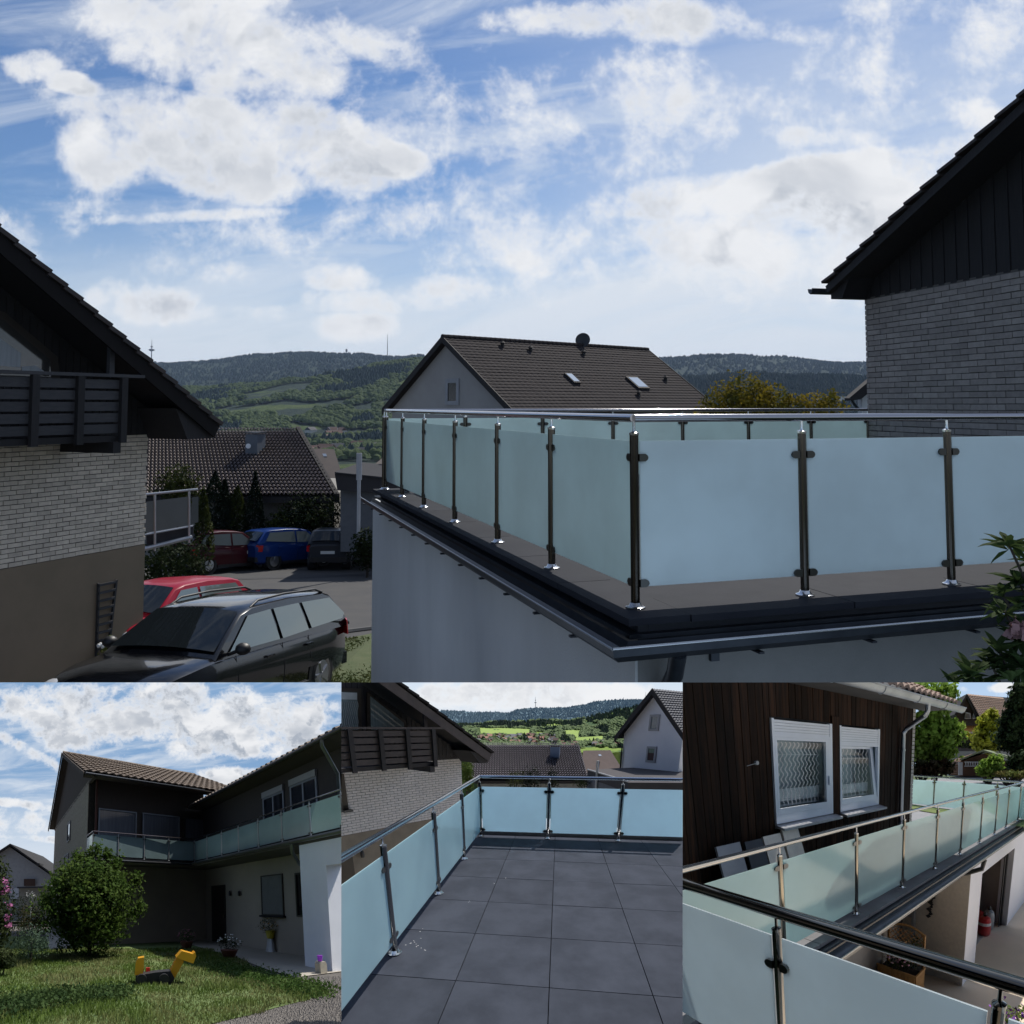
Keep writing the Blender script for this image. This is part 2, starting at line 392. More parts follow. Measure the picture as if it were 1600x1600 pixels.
def foliage(mb, c, r, n, size, rng=R, asp=.55, hollow=.45, flat=0):
    c = V(c); r = V(r) if hasattr(r, '__len__') else V((r, r, r))
    k = 0
    while k < n:
        d = V((rng.gauss(0,1), rng.gauss(0,1), rng.gauss(0,1))).normalized()
        q = hollow+(1-hollow)*rng.random()**.6
        w_ = 1+.5*mn.noise(d*2.3+c*.7)+.18*mn.noise(d*6+c)
        p = c+V((d.x*r.x, d.y*r.y, d.z*r.z))*q*w_
        k += 1
        if mn.noise(p*(2.2/max(r.x, .2))+V((3,1,2))) < -.28 and q < .97: continue
        nn = (d+V((rng.gauss(0,.6), rng.gauss(0,.6), rng.gauss(0,.6)))).normalized()
        mb.leaf(p, size, asp, rng, nn)
def tree(pl, name, label, base, h, crowns, n, size, lm, tm, group=None, cat='tree', tr=.12, limbs=6):
    t = thing(pl, name, label, cat, base, group)
    mb = MB(); b = V(base); top = V(crowns[0][0])
    mb.tube([b, b+(top-b)*.5+V((tr*.6, 0, 0)), top], [tr, tr*.65, tr*.3], 8)
    for i in range(limbs):
        c, r = crowns[i % len(crowns)]; c = V(c)
        d = V((R.gauss(0,1), R.gauss(0,1), R.random()*.8)).normalized()
        r_ = V(r) if hasattr(r, '__len__') else V((r, r, r))
        mb.tube([b+(top-b)*R.uniform(.35, .8), c+V((d.x*r_.x, d.y*r_.y, d.z*r_.z))*.8], [tr*.35, tr*.08], 5)
    obj(pl, 'trunk', mb, tm, t)
    mb = MB(); tot = sum((V(r) if hasattr(r, '__len__') else V((r, r, r))).length**2 for c, r in crowns)
    for c, r in crowns:
        w_ = (V(r) if hasattr(r, '__len__') else V((r, r, r))).length**2/tot
        foliage(mb, c, r, int(n*w_), size)
    obj(pl, 'crown', mb, lm, t); return t
def window(pl, parent, F, a0, a1, b, z0, z1, fm, gm, out=1, fw=.07, mull=(), name='window', depth=.05, pane_in=.02, label=None):
    """frame of four bars and a pane, on plane b of frame F facing +b*out"""
    mb = MB(); d = depth*out
    for q in ((a0, a0+fw, z0, z1), (a1-fw, a1, z0, z1), (a0+fw, a1-fw, z0, z0+fw), (a0+fw, a1-fw, z1-fw, z1)): mb.box(F, q[0], q[1], b, b+d, q[2], q[3])
    for mm in mull: mb.box(F, mm-fw/2, mm+fw/2, b, b+d*.96, z0+fw, z1-fw)
    o = obj(pl, name, mb, fm, parent, label=label)
    mb = MB(); mb.box(F, a0+fw, a1-fw, b, b+d*.4, z0+fw, z1-fw); obj(pl, 'pane', mb, gm, o)
    return o
def car(pl, label, F, kind, paint, group=None, plate=True, rail=False, zs=0):
    """F: origin on the ground under the car's middle, a towards its nose, b to its right"""
    S = {'estate': dict(L=4.75, W=.90, H=1.46, hood=.98, ws=1.12, rf=.42, rr=-1.95, rw=-2.28, wb=1.36, belt=.93, wr=.64),
         'hatch':  dict(L=3.95, W=.83, H=1.47, hood=.95, ws=1.12, rf=.50, rr=-1.45, rw=-1.86, wb=1.22, belt=.93, wr=.60),
         'mini':   dict(L=3.75, W=.82, H=1.48, hood=.95, ws=1.10, rf=.45, rr=-1.42, rw=-1.78, wb=1.18, belt=.92, wr=.62)}[kind]
    L, Wd, H = S['L'], S['W'], S['H']; h2 = L/2; belt = S['belt']; wr = S['wr']
    t = thing(pl, 'parked_car', label, 'car', F.P, group)
    black = mat('car_trim', (.012,.012,.013), .5, var=.1); gl = mat('car_glass', (.010,.013,.015), .03, var=0, spec=.45)
    # lower body
    def top(a):
        if a > S['ws']: u = (a-S['ws'])/(h2-S['ws']); return belt+.03 - .10*u - .16*u**5
        if a < S['rw']+.1: return belt+.06
        return belt+.02
    def hw(a):
        u = abs(a)/h2; return Wd*(1-.02*u-.16*max(0, u-.72)**1.4/.28**1.4)
    def zb(a):
        return .20+.10*max(0, (abs(a)/h2-.9)/.1)
    N = 40
    def sec(a):
        w_ = hw(a); zt = top(a); z0 = zb(a)
        e = max(0, (abs(a)/h2-.95)/.05); zt -= .10*e*e; 
        half = [(w_*.80, z0), (w_*.97, z0+.08), (w_*.995, .48), (w_*1.0, .62), (w_*.985, zt-.12), (w_*.95, zt-.04), (w_*.86, zt), (w_*.45, zt+.022), (0, zt+.028)]
        return half + [(-x, z) for x, z in half[-2::-1]]
    mb = MB(); secs = []
    for i in range(N+1):
        a = -h2+L*i/N
        secs.append([F(a, x, z) for x, z in sec(a)])
    i0 = len(mb.v)
    for s_ in secs: mb.v += s_
    m_ = len(secs[0])
    wheels = [(S['wb'], 1), (-S['wb']+.02, 1), (S['wb'], -1), (-S['wb']+.02, -1)]
    for i in range(N):
        a = -h2+L*(i+.5)/N
        for j in range(m_-1):
            if any(abs(a-wa) < .34 for wa, _ in wheels) and (j < 2 or j >= m_-3): continue
            mb.f.append((i0+i*m_+j, i0+i*m_+j+1, i0+(i+1)*m_+j+1, i0+(i+1)*m_+j)); mb.mi.append(0)
    mb.f.append(tuple(i0+j for j in range(m_))); mb.f.append(tuple(i0+N*m_+j for j in range(m_))); mb.mi += [0, 0]
    # greenhouse
    def prof(u):     # along the roof, front to rear
        return u
    rp = [(S['ws']+.12, belt-.01), (S['ws']-.15, belt+.17), (S['rf']+.05, H-.09), (S['rf']-.25, H-.03), ((S['rf']+S['rr'])/2, H), (S['rr']+.2, H-.035), (S['rr']-.02, H-.09), (S['rw']-.04, belt+.02)]
    def bw(z): u = max(0, min(1, (z-belt)/(H-belt))); return Wd*.93 + (wr-Wd*.93)*u**1.1
    rows = []
    for a, z in rp:
        w_ = bw(z); rows.append([F(a, w_, z-.0), F(a, w_*.93, z+.03), F(a, w_*.5, z+.05), F(a, 0, z+.055), F(a, -w_*.5, z+.05), F(a, -w_*.93, z+.03), F(a, -w_, z)])
    i1 = len(mb.v)
    for r_ in rows: mb.v += r_
    for i in range(len(rows)-1):
        for j in range(6): mb.f.append((i1+i*7+j, i1+i*7+j+1, i1+(i+1)*7+j+1, i1+(i+1)*7+j)); mb.mi.append(0)
    for sg in (1, -1):
        pts = [F(a, sg*bw(z), z) for a, z in rp]
        pts = [F(rp[0][0], sg*bw(belt), belt-.02)]+pts+[F(rp[-1][0], sg*bw(belt), belt-.02)]
        c = F((S['rf']+S['rr'])/2, sg*bw(belt+.25), belt+.25)
        for i in range(len(pts)): mb.face([pts[i], pts[(i+1) % len(pts)], c])
    obj(pl, 'body', mb, paint, t, smooth=38)
    # glazing
    def pane(nm, pts):
        mb = MB(); mb.face(pts); obj(pl, nm, mb, gl, t)
    e = .012
    def gpt(a, z, x, off): return F(a+off*.5, x, z+.05+off*.8)
    a0, z0 = S['ws']+.02, belt+.06; a1, z1 = S['rf']+.0, H-.075
    mb = MB(); mb.grid(lambda u, v: F(a0+(a1-a0)*v+.035, (2*u-1)*(bw(z0+(z1-z0)*v)-.05), z0+(z1-z0)*v+.035+.035*(1-(2*u-1)**2)), 8, 3); obj(pl, 'windscreen', mb, gl, t, smooth=60)
    a0, z0 = S['rw']-.02, belt+.14; a1, z1 = S['rr']-.01, H-.10
    mb = MB(); mb.grid(lambda u, v: F(a0+(a1-a0)*v-.05, (2*u-1)*(bw(z0+(z1-z0)*v)-.09), z0+(z1-z0)*v+.012+.03*(1-(2*u-1)**2)), 8, 3); obj(pl, 'rear_window', mb, gl, t, smooth=60)
    zl, zh = belt+.05, H-.10
    fr = S['ws']-.12; rf = S['rf']-.10; re = S['rr']+.05; rw = S['rw']+.18
    mid1 = (fr+re)/2*.62+.02; 
    segs = [[(fr-.05, zl), (rf+.02, zh), (mid1+.04, zh+.02), (mid1+.02, zl)]]
    if kind == 'estate':
        m2 = -1.02; segs += [[(mid1-.06, zl), (mid1-.04, zh+.02), (m2+.04, zh+.02), (m2-.02, zl+.02)], [(m2-.11, zl+.03), (m2-.05, zh+.02), (re+.0, zh), (rw-.1, zl+.12), (rw, zl+.05)]]
    else:
        segs += [[(mid1-.06, zl), (mid1-.04, zh+.02), (re+.1, zh), (rw+.12, zl+.08)]]
    for sg in (1, -1):
        for sgm in segs:
            n_ = len(sgm); mb = MB()
            mb.face([F(a, sg*(bw(z)+.022), z) for a, z in sgm]); obj(pl, 'side_window', mb, mat('car_side_glass', (.20,.235,.235), .03, .45, var=0), t)
    # wheels, arches
    tm = mat('tyre', (.01,.01,.01), .85, var=.1); rim = mat('rim', (.45,.46,.48), .3, 1, var=.1)
    for wa, sg in wheels:
        c = F(wa, sg*(Wd-.11), .31); ax = F.b*sg
        mb = MB(); mb.tube([c-ax*.1, c-ax*.08, c+ax*.07, c+ax*.1], [.26, .31, .31, .27], 20)
        o = obj(pl, 'wheel', mb, tm, t, smooth=40)
        mb = MB(); mb.tube([c+ax*.085, c+ax*.104, c+ax*.105], [.205, .205, .18], 18)
        for k in range(5):
            an = 2*pi*k/5; d = F.a*cos(an)+V((0,0,1))*sin(an); q = d.cross(ax)
            mb.prism([c+ax*.10+q*.028, c+ax*.10-q*.028, c+ax*.10+d*.19-q*.02, c+ax*.10+d*.19+q*.02], ax*.02)
        mb.disc(c+ax*.11, ax, .045, .03); obj(pl, 'rim', mb, rim, o)
        mb = MB(); mb.tube([F(wa, sg*(Wd-.03)-sg*.3, .33), F(wa, sg*(Wd-.02), .33)], .36, 20); obj(pl, 'wheel_arch', mb, black, t)
    for sg in (1, -1):
        for a_, z0_ in ((S['ws']-.30, .30), (mid1-.02, .28), (-1.0 if kind == 'estate' else S['rr']+.45, .55)):
            mb = MB(); mb.tube([F(a_, sg*(hw(a_)*.985), z0_), F(a_, sg*(hw(a_)*1.0+.002), .62), F(a_+.02, sg*(hw(a_)*.962), belt)], .006, 4); obj(pl, 'door_seam', mb, black, t)
        mb = MB(); mb.box(F, -S['wb']+.4, S['wb']-.4, sg*(Wd-.02)-.02, sg*(Wd-.02)+.02, .20, .30); obj(pl, 'sill_trim', mb, black, t)
    # lamps, bumpers, mirrors, plates, handles
    hl = mat('headlight', (.7,.72,.75), .08, .3, var=.1, spec=1); tl = mat('tail_light', (.45,.01,.012), .15, var=.1, spec=.8)
    for sg in (1, -1):
        mb = MB(); mb.ball(F(h2-.20, sg*(Wd-.24), .72), (.17, .17, .09), 10, 6); obj(pl, 'headlight', mb, hl, t, smooth=60)
        mb = MB(); zz = .80 if kind != 'estate' else .9
        mb.prism([F(-h2+.045, sg*(Wd-.22), zz-.12), F(-h2+.22, sg*(Wd-.012), zz-.12), F(-h2+.26, sg*(Wd-.012), zz+.10), F(-h2+.07, sg*(Wd-.15), zz+.13)], F.a*-.03); obj(pl, 'tail_light', mb, tl, t)
        c = F(S['ws']-.22, sg*(Wd+.10), belt+.10); mb = MB(); mb.ball(c, (.10, .10, .075), 10, 6); mb.tube([c, F(S['ws']-.2, sg*(Wd-.08), belt+.03)], .025, 6); obj(pl, 'wing_mirror', mb, paint if kind != 'estate' else black, t, smooth=60)
        for ah in ((.10, -.95) if kind != 'mini' else (-.1,)):
            mb = MB(); mb.box(F, ah-.09, ah+.09, sg*(Wd+.0)-.02, sg*(Wd+.0)+.02, .80, .83); obj(pl, 'door_handle', mb, paint, t)
        if rail:
            mb = MB(); mb.tube([F(S['rf']-.25, sg*(wr-.02), H-.02), F(S['rf']-.45, sg*(wr-.03), H+.055), F(-.7, sg*(wr-.03), H+.075), F(S['rr']+.35, sg*(wr-.03), H+.05), F(S['rr']+.15, sg*(wr-.02), H-.01)], .017, 8); obj(pl, 'roof_rail', mb, black, t, smooth=60)
    mb = MB(); mb.box(F, h2-.03, h2+.012, -.34, .34, .38, .58); obj(pl, 'grille', mb, black, t)
    mb = MB(); mb.box(F, -h2-.03, -h2+.12, -Wd*.84, Wd*.84, .30, .48); obj(pl, 'bumper', mb, black if kind != 'estate' else paint, t)
    if plate:
        pm = mat('number_plate', (.6,.62,.6), .5, var=.1)
        mb = MB(); mb.box(F, -h2-.035, -h2-.02, -.26, .26, .60, .71); obj(pl, 'number_plate', mb, pm, t)
    return t
# ================================================================== THE MAIN VIEW: terrace over the garages, street, valley
T = Place(F0, CX0, CY0, H0); PLN[id(T)] = 'a'
Zd = V((0,0,1))
def gz(x, y):      # the street falls away down the hill
    return -4.27-.095*(y-14) if y < 14 else -4.27-.15*(y-14) if y < 18.5 else max(-7.2, -4.945-.0746*(y-18.5))
asph = mat('asphalt', (.042,.042,.045), .9, col2=(.06,.058,.056), sc=1.2, bump=.01, bs=60)
seamm = mat('tar_seam', (.02,.02,.022), .7)
grassm = mat('grass', (.05,.075,.022), .95, col2=(.085,.10,.04), sc=3, bump=.03, bs=30)
white_r = mat('render_white', (.62,.63,.63), .9, col2=(.54,.55,.55), sc=1.0, bump=.006, bs=130, stretch=(1.6,1.6,.5))
blackw = mat('black_wood', (.012,.011,.012), .8, col2=(.022,.019,.019), sc=6, rnd=.25, stretch=(6,6,.5))
balw = mat('balcony_wood', (.030,.030,.034), .7, col2=(.05,.048,.05), sc=5, rnd=.2, stretch=(1,1,6))
tilem = mat('roof_tile_dark', (.034,.030,.031), .9, col2=(.046,.04,.04), sc=1.5, spec=.08)
tiler = mat('roof_tile_weathered', (.055,.038,.032), .75, col2=(.028,.024,.024), sc=3, bump=.006, bs=30, rnd=.15)
brickm = mat('brick_pale', (.74,.64,.52), .9, col2=(.57,.49,.40), sc=9, bump=.01, bs=35, rnd=.16)
brickg = mat('brick_grey', (.36,.32,.285), .9, col2=(.27,.24,.215), sc=9, bump=.012, bs=30, rnd=.16)
mortar = mat('mortar', (.11,.10,.09), .95, bump=.004)
brownp = mat('plinth_brown', (.27,.205,.14), .95, col2=(.22,.17,.115), sc=1.2, bump=.004, bs=90)
zinc = mat('zinc', (.06,.068,.08), .45, .7, col2=(.035,.04,.05), sc=5, var=.3)
slabm = mat('parapet_stone', (.019,.021,.028), .8, col2=(.028,.030,.037), sc=3, bump=.002, bs=60, rnd=.12, spec=.12)
fascm = mat('fascia_dark', (.03,.034,.045), .5, .3, col2=(.018,.02,.026), sc=4)
pvc = mat('white_plastic', (.7,.71,.72), .4, var=.1)
dglass = mat('window_glass', (.012,.014,.018), .04, var=0, spec=.4)
reflection_lace = mat('reflection_lace', (.45,.47,.48), .9, col2=(.3,.32,.33), sc=8, stretch=(4,4,.3))  # pale tone of painted window reflections, also used for lace cords
barkm = mat('bark', (.05,.038,.028), .95, col2=(.03,.024,.02), sc=8)
# ---------------- terrain
def rowz(row, y): return (H0-row)/F0*y
def lerp_tab(tab, x):
    if x <= tab[0][0]: return tab[0][1]
    for (a, p), (b, q) in zip(tab, tab[1:]):
        if x <= b:
            u = (x-a)/(b-a); u = u*u*(3-2*u); return p+(q-p)*u
    return tab[-1][1]
far_t = [(-400,566), (0,570), (250,570), (330,567), (400,560), (480,555), (560,557), (620,561), (700,562), (900,566), (1000,565), (1045,562), (1130,557), (1200,563), (1360,570), (1600,574), (2100,566)]
mid_t = [(-400,600), (0,612), (330,611), (400,607), (470,596), (540,584), (600,572), (660,566), (750,575), (1000,590), (1100,597), (1200,592), (1300,590), (1400,597), (2000,600)]
def th(x, y):
    px = 800+F0*x/y
    near = gz(x, min(y, 45))
    if y <= 45: return near
    mz = rowz(lerp_tab(mid_t, px), 2000); fz = rowz(lerp_tab(far_t, px), 4200)
    pts = [(45, -7.2), (120, -16), (350, -34), (800, -46), (1050, -46), (2000, mz), (2450, min(mz-45, 20)), (4200, fz), (5600, fz-60)]
    z = lerp_tab(pts, y)
    k = min(1, max(0, (y-300)/1500))
    z += k*(mn.noise(V((x/260, y/260, 3)))*14 + mn.noise(V((x/90, y/90, 1)))*5)
    return z
mb = MB()
ys = [-12, 0, 8, 14, 20, 30, 45]
yv = 45
while yv < 5600: yv *= 1.032; ys.append(yv)
NA = 260
for y in ys:
    for i in range(NA+1):
        u = -1.05+2.1*i/NA
        x = u*max(y, 12)*1.0 if y > 12 else u*14
        z = th(x, y) if y > 45 else gz(x, y)
        if y > 3000: z += 3.5*R.random()
        mb.v.append(V((x, y, z-.03)))
for j in range(len(ys)-1):
    for i in range(NA):
        q = j*(NA+1)+i; mb.f.append((q, q+1, q+NA+2, q+NA+1)); mb.mi.append(0)
# land cover
m = bpy.data.materials.new('land'); m.use_nodes = True; nt = NT(m.node_tree); b = nt.n['Principled BSDF']
a = nt.add('ShaderNodeAttribute', attribute_name='lp'); spx = nt.add('ShaderNodeSeparateXYZ'); nt.l.new(a.outputs['Vector'], spx.inputs[0])
n1 = nt.noise(a.outputs['Vector'], .006, 5, .55); n2 = nt.noise(a.outputs['Vector'], .05, 6, .7)
forest = nt.mix(nt.sm(n2, .35, .65), (.024,.040,.038), (.038,.058,.040))  # forest ground carries a painted tint of haze blue
mead = nt.mix(nt.sm(n2, .4, .6), (.065,.10,.035), (.095,.125,.045))
yc = spx.outputs[1]
fm_ = nt.m('MULTIPLY', nt.sm(n1, .53, .60), nt.sm(yc, 1900., 2300., 1., 0.))
c = nt.mix(fm_, forest, mead)
nt.l.new(c, b.inputs['Base Color']); b.inputs['Roughness'].default_value = .95; b.inputs['Specular IOR Level'].default_value = .1
bn = nt.add('ShaderNodeBump'); bn.inputs['Distance'].default_value = 8; bn.inputs['Strength'].default_value = 1
nt.l.new(nt.noise(a.outputs['Vector'], .06, 8, .75), bn.inputs['Height']); nt.l.new(bn.outputs[0], b.inputs['Normal'])
obj(T, 'hills', mb, m, kind='structure', smooth=60, org=V((0,0,-5)))
# woods on the hills: crowns one cannot count
treeA = mat('far_wood', (.024,.042,.046), .95, col2=(.032,.052,.046), sc=.02, spec=.1)  # distant conifers' colour tinted towards haze blue
treeB = mat('far_wood_light', (.042,.066,.026), .95, col2=(.07,.095,.034), sc=.05, spec=.1)
wA, wB = MB(), MB()
rr = random.Random(3)
def cone(mb, p, r, h, n=5):
    i = len(mb.v); mb.v.append(p+V((0,0,h)))
    a0 = rr.random()*6
    for k in range(n): mb.v.append(p+V((r*cos(a0+2*pi*k/n), r*sin(a0+2*pi*k/n), h*.12)))
    for k in range(n): mb.f.append((i, i+1+k, i+1+(k+1) % n)); mb.mi.append(0)
def blob(mb, p, r, h):
    i = len(mb.v); a0 = rr.random()*6
    mb.v.append(p+V((rr.uniform(-.2,.2)*r, 0, h)))
    for lz, lr in ((.78, .62), (.42, 1.)):
        for k in range(6): q = 1+rr.uniform(-.2,.2); mb.v.append(p+V((r*lr*q*cos(a0+k*pi/3), r*lr*q*sin(a0+k*pi/3), h*lz*rr.uniform(.9,1.1))))
    for k in range(6):
        k2 = (k+1) % 6
        mb.f += [(i, i+1+k, i+1+k2), (i+1+k, i+7+k, i+7+k2, i+1+k2)]; mb.mi += [0, 0]
for _ in range(42000):
    y = rr.uniform(750, 4250) if rr.random() < .55 else rr.uniform(900, 2100)
    px = rr.uniform(230, 700) if rr.random() < .62 else rr.uniform(1000, 1380)
    x = (px-800)/F0*y
    n_ = mn.noise(V((x/170, y/170, 9)))+.5*mn.noise(V((x/60, y/60, 2)))
    if y < 2100 and n_ < -.06 and not (px > 1000): continue
    if 1900 < y < 2100 and rr.random() < .2: pass
    p = V((x, y, th(x, y)-1)); s_ = rr.uniform(.7, 1.3)
    if y > 2300 or (px > 1000 and y > 1300) or n_ > .35: cone(wA, p, 4.6*s_*(1+y/6000), 12*s_)
    else: blob(wB, p, 5.5*s_, 9*s_)
obj(T, 'wood', wA, treeA, label='dark conifer forest covering the distant ridges', cat='forest', kind='stuff')
obj(T, 'wood', wB, treeB, label='light green broadleaf trees scattered over the valley slopes', cat='trees', kind='stuff')
# town in the valley
wallw = mat('house_wall_far', (.55,.54,.5), .9, var=.1); roofr = mat('house_roof_far', (.11,.06,.045), .9, var=.2); roofg = mat('house_roof_far_grey', (.07,.07,.075), .9, var=.2)
for i in range(34):
    px = rr.uniform(470, 595); row = rr.uniform(683, 708) if i < 24 else rr.uniform(650, 690); y = rr.uniform(850, 1020) if row > 680 else rr.uniform(1050, 1250)
    x = (px-800)/F0*y; z = th(x, y)-1; F = Fr(V((x, y, z)), rr.uniform(0, 180)); l, w_, h = rr.uniform(5, 8), rr.uniform(4, 5.5), rr.uniform(4, 6.5)
    mb = MB(); mb.box(F, -l, l, -w_, w_, 0, h); mb.cur = 1
    mb.prism([F(-l-.5, -w_-.6, h-.3), F(-l-.5, w_+.6, h-.3), F(-l-.5, 0, h+w_*.8)], F.a*(2*l+1))
    ri = rr.randrange(2); obj(T, 'house', mb, [wallw, (roofr, roofg)[ri]], label='tiny pale house with %s roof in the valley town below the green slope' % ('reddish', 'grey')[ri], cat='house', group='houses of the town in the valley')
mb = MB(); F = Fr(V(((1316-800)/F0*1500, 1500, th((1316-800)/F0*1500, 1500)+8)), 80); mb.box(F, -9, 9, -5, 5, -12, 5); obj(T, 'hall', mb, wallw, label='lone white building on the far slope right of the yellow tree', cat='building')
# masts
mastm = mat('mast', (.12,.12,.14), .7)
for px, r0, r1, lab, wd in ((236, 580, 530, 'lattice radio mast with round platform above the left roof edge', 2.2), (541, 560, 545, 'short antenna mast on the middle of the ridge', 1.6), (605, 562, 522, 'tall thin transmitter mast on the ridge left of the grey gable', 1.7)):
    y = 4150; x = (px-800)/F0*y; t = MB(); t.tube([V((x, y, rowz(r0, y))), V((x, y, rowz((r0+r1)/2, y))), V((x, y, rowz(r1, y)))], [wd*1.2, wd, wd*.35], 6)
    if px == 236: t.lathe(V((x, y, rowz(549, y))), [(2,0), (13,4), (14,8), (3,12)], 8); t.lathe(V((x, y, rowz(543, y))), [(1,0), (6,2), (6,4), (2,7)], 8)
    if px == 541: t.lathe(V((x, y, rowz(550, y))), [(3,0), (5,3), (4,12), (1,14)], 8)
    obj(T, 'radio_mast', t, mastm, label=lab, cat='mast')
# ---------------- street and yard
mb = MB()
def gp(px, py, dz=0):
    r = T.ray(px, py); t = -4.6/r.z
    for _ in range(30): t = .5*t+.5*gz(0, r.y*t)/r.z
    return r*t+V((0,0,dz))
mb.grid(lambda u, v: V(((-16+22*u)*(1+.8*v)-4*v, 7+36*v, gz(0, 7+36*v)+.004)), 12, 24)
obj(T, 'street', mb, asph, kind='structure')
mb = MB(); p = [gp(x, y, .012) for x, y in ((225, 906), (400, 903), (582, 897), (582, 899.5), (400, 905.5), (225, 908.5))]; mb.face(p); obj(T, 'road_joint', mb, seamm, kind='structure')
mb = MB(); p = [gp(x, y, .03) for x, y in ((528, 1002), (590, 990), (600, 1100), (470, 1110), (520, 1040))]; mb.face(p); obj(T, 'verge', mb, grassm, kind='structure')
mb = MB()
for _ in range(2600):
    q = gp(R.uniform(505, 590), R.uniform(1000, 1090), .03); mb.leaf(q+Zd*R.uniform(0, .06), .09, .25)
obj(T, 'grass', mb, leafm('grass_blades', (.045,.07,.02), (.08,.09,.03)), label='strip of rough grass beside the garage wall', cat='grass', kind='stuff')
mb = MB(); mb.tube([gp(515, 993, .03), gp(550, 988, .03), gp(590, 983, .03)], .06, 6); obj(T, 'kerb', mb, mat('kerb_stone', (.10,.10,.10), .9), kind='structure')
# ---------------- terrace over the garages
P0 = T.Z(993, 950, -1.07); TF = Fr(P0, -18.1)
def a_of(px, py): return TF.inv(T.Z(px, py, -1.07))[0]
left = [V(P0)]+[TF(a_of(x, y), 0, 0) for x, y in ((862, 888), (775, 848), (712, 816), (664, 793), (627, 777), (600, 765))]
AE = TF.inv(left[-1])[0]
right = [TF(0, i*1.02, 0) for i in range(7)]
right[1] = TF(0, TF.inv(T.P(1258, 932, P0, 71.9))[1], 0); right[2] = TF(0, TF.inv(T.P(1487, 915, P0, 71.9))[1], 0)
st = right[2]-right[1]
for i in range(3, 7): right[i] = right[2]+st*(i-2)
farx = [600, 727, 848, 958, 1067, 1170, 1268, 1357]
far = [T.P(x, 700, left[-1], 71.9) for x in farx]; far = [TF(AE, TF.inv(p)[1], 0) for p in far]
psteel = mat('post_steel', (.13,.115,.10), .2, 1, col2=(.07,.065,.06), sc=5, stretch=(1,1,.2)); rsteel = mat('rail_steel', (.45,.44,.46), .13, 1, var=.1); bsteel = mat('bright_steel', (.75,.75,.75), .18, 1, var=.1)
gfr = frost('satin_glass', (.72,.83,.88), (.52,.61,.65), .42, .02, .22); gfl = frost('satin_glass_side', (.68,.82,.83), (.52,.62,.63), .42, .05, .2); gff = frost('satin_glass_far', (.78,.90,.90), (.6,.72,.72), .45, .02, .2)
railing(T, 'glass railing along the near right edge of the terrace, above the gutter', [right], 1.0, (.11, .878), (psteel, rsteel, gfr, bsteel), thick=.024, rail_r=.022, clampz=(.128, .79))
railing(T, 'glass railing running away along the left edge of the terrace above the white garage wall', [left], 1.0, (.11, .878), (psteel, rsteel, gfl, bsteel), thick=.024, rail_r=.022, clampz=(.128, .79))
railing(T, 'far glass railing at the back of the terrace ending at the grey brick wall', [far], 1.0, (.11, .90), (psteel, rsteel, gff, bsteel), thick=.024, rail_r=.022, clampz=(.128, .82))
# parapet slabs, fascia, gutter, walls
mb = MB(); mb.box(TF, -.05, AE+.1, -.02, 8.2, -.16, -.05); obj(T, 'terrace_floor', mb, slabm, kind='structure')
par = thing(T, 'garage_block', 'white rendered garage block with dark parapet slabs and a gutter round its flat roof terrace', 'garage', TF(2, 2, -3.6))
aa = -.23; k = 0
while aa < AE+.1:
    mb = MB(); mb.box(TF, aa+.004, min(aa+1.0, AE+.15)-.004, -.145, .20, -.035, 0); obj(T, 'parapet_slab', mb, slabm, par); aa += 1.0
bb = .20
while bb < 8:
    mb = MB(); mb.box(TF, -.235, .20, bb+.004, bb+1.0-.004, -.036, -.001); obj(T, 'parapet_slab', mb, slabm, par); bb += 1.0
mb = MB(); mb.box(TF, -.15, AE+.05, -.06, .0, -.20, -.037); mb.box(TF, -.152, -.06, .0, 8.2, -.20, -.037); obj(T, 'fascia', mb, fascm, par)
mb = MB(); mb.box(TF, -.20, AE+.12, -.13, -.061, -.105, -.085); mb.box(TF, -.20, -.153, -.13, 8.2, -.107, -.087); obj(T, 'drip_edge', mb, zinc, par)
# gutter profile swept along two sides
def gut(F, along_a, mb):
    prof = [(.0, 0), (.02, -.055), (.065, -.078), (.115, -.065), (.14, -.015), (.14, .0)]
    return prof
mb = MB(); prof = [(.00, -.115), (.01, -.16), (.05, -.19), (.10, -.185), (.14, -.15), (.15, -.105)]
for (o_, z_), (o2, z2) in zip(prof, prof[1:]):
    mb.face([TF(-.20-o_, -.14-o_, z_), TF(AE+.2, -.14-o_, z_), TF(AE+.2, -.14-o2, z2), TF(-.20-o2, -.14-o2, z2)])
    mb.face([TF(-.20-o_, -.14-o_, z_), TF(-.20-o_, 8.2, z_), TF(-.20-o2, 8.2, z2), TF(-.20-o2, -.14-o2, z2)])
obj(T, 'gutter', mb, zinc, par, smooth=70)
mb = MB(); mb.tube([TF(-.352, -.292, -.105), TF(-.352, 8.2, -.105)], .008, 8); obj(T, 'gutter_bead', mb, mat('zinc_glint', (.5,.51,.53), .25, .9, var=.2), par, smooth=50); mb = MB(); mb.tube([TF(AE+.2, -.292, -.105), TF(-.352, -.292, -.105)], .006, 8); obj(T, 'gutter_bead', mb, mat('zinc_bright', (.30,.32,.35), .3, .9, var=.1), par, smooth=50)  # right bead paler than the left: its glint put into the colour
for i in range(13):
    mb = MB(); mb.box(TF, .3+i*.6, .33+i*.6, -.25, -.06, -.207, -.195); obj(T, 'gutter_hook', mb, fascm, par)
for i in range(9):
    mb = MB(); mb.box(TF, -.31, -.16, .55+i*.7, .58+i*.7, -.207, -.197); obj(T, 'gutter_hook', mb, fascm, par)
mb = MB(); mb.box(TF, -.02, TF.inv(T.P(582, 850, TF(0, -.015, 0), -18.1))[0], -.015, .2, -3.6, -.202); obj(T, 'wall', mb, white_r, par)
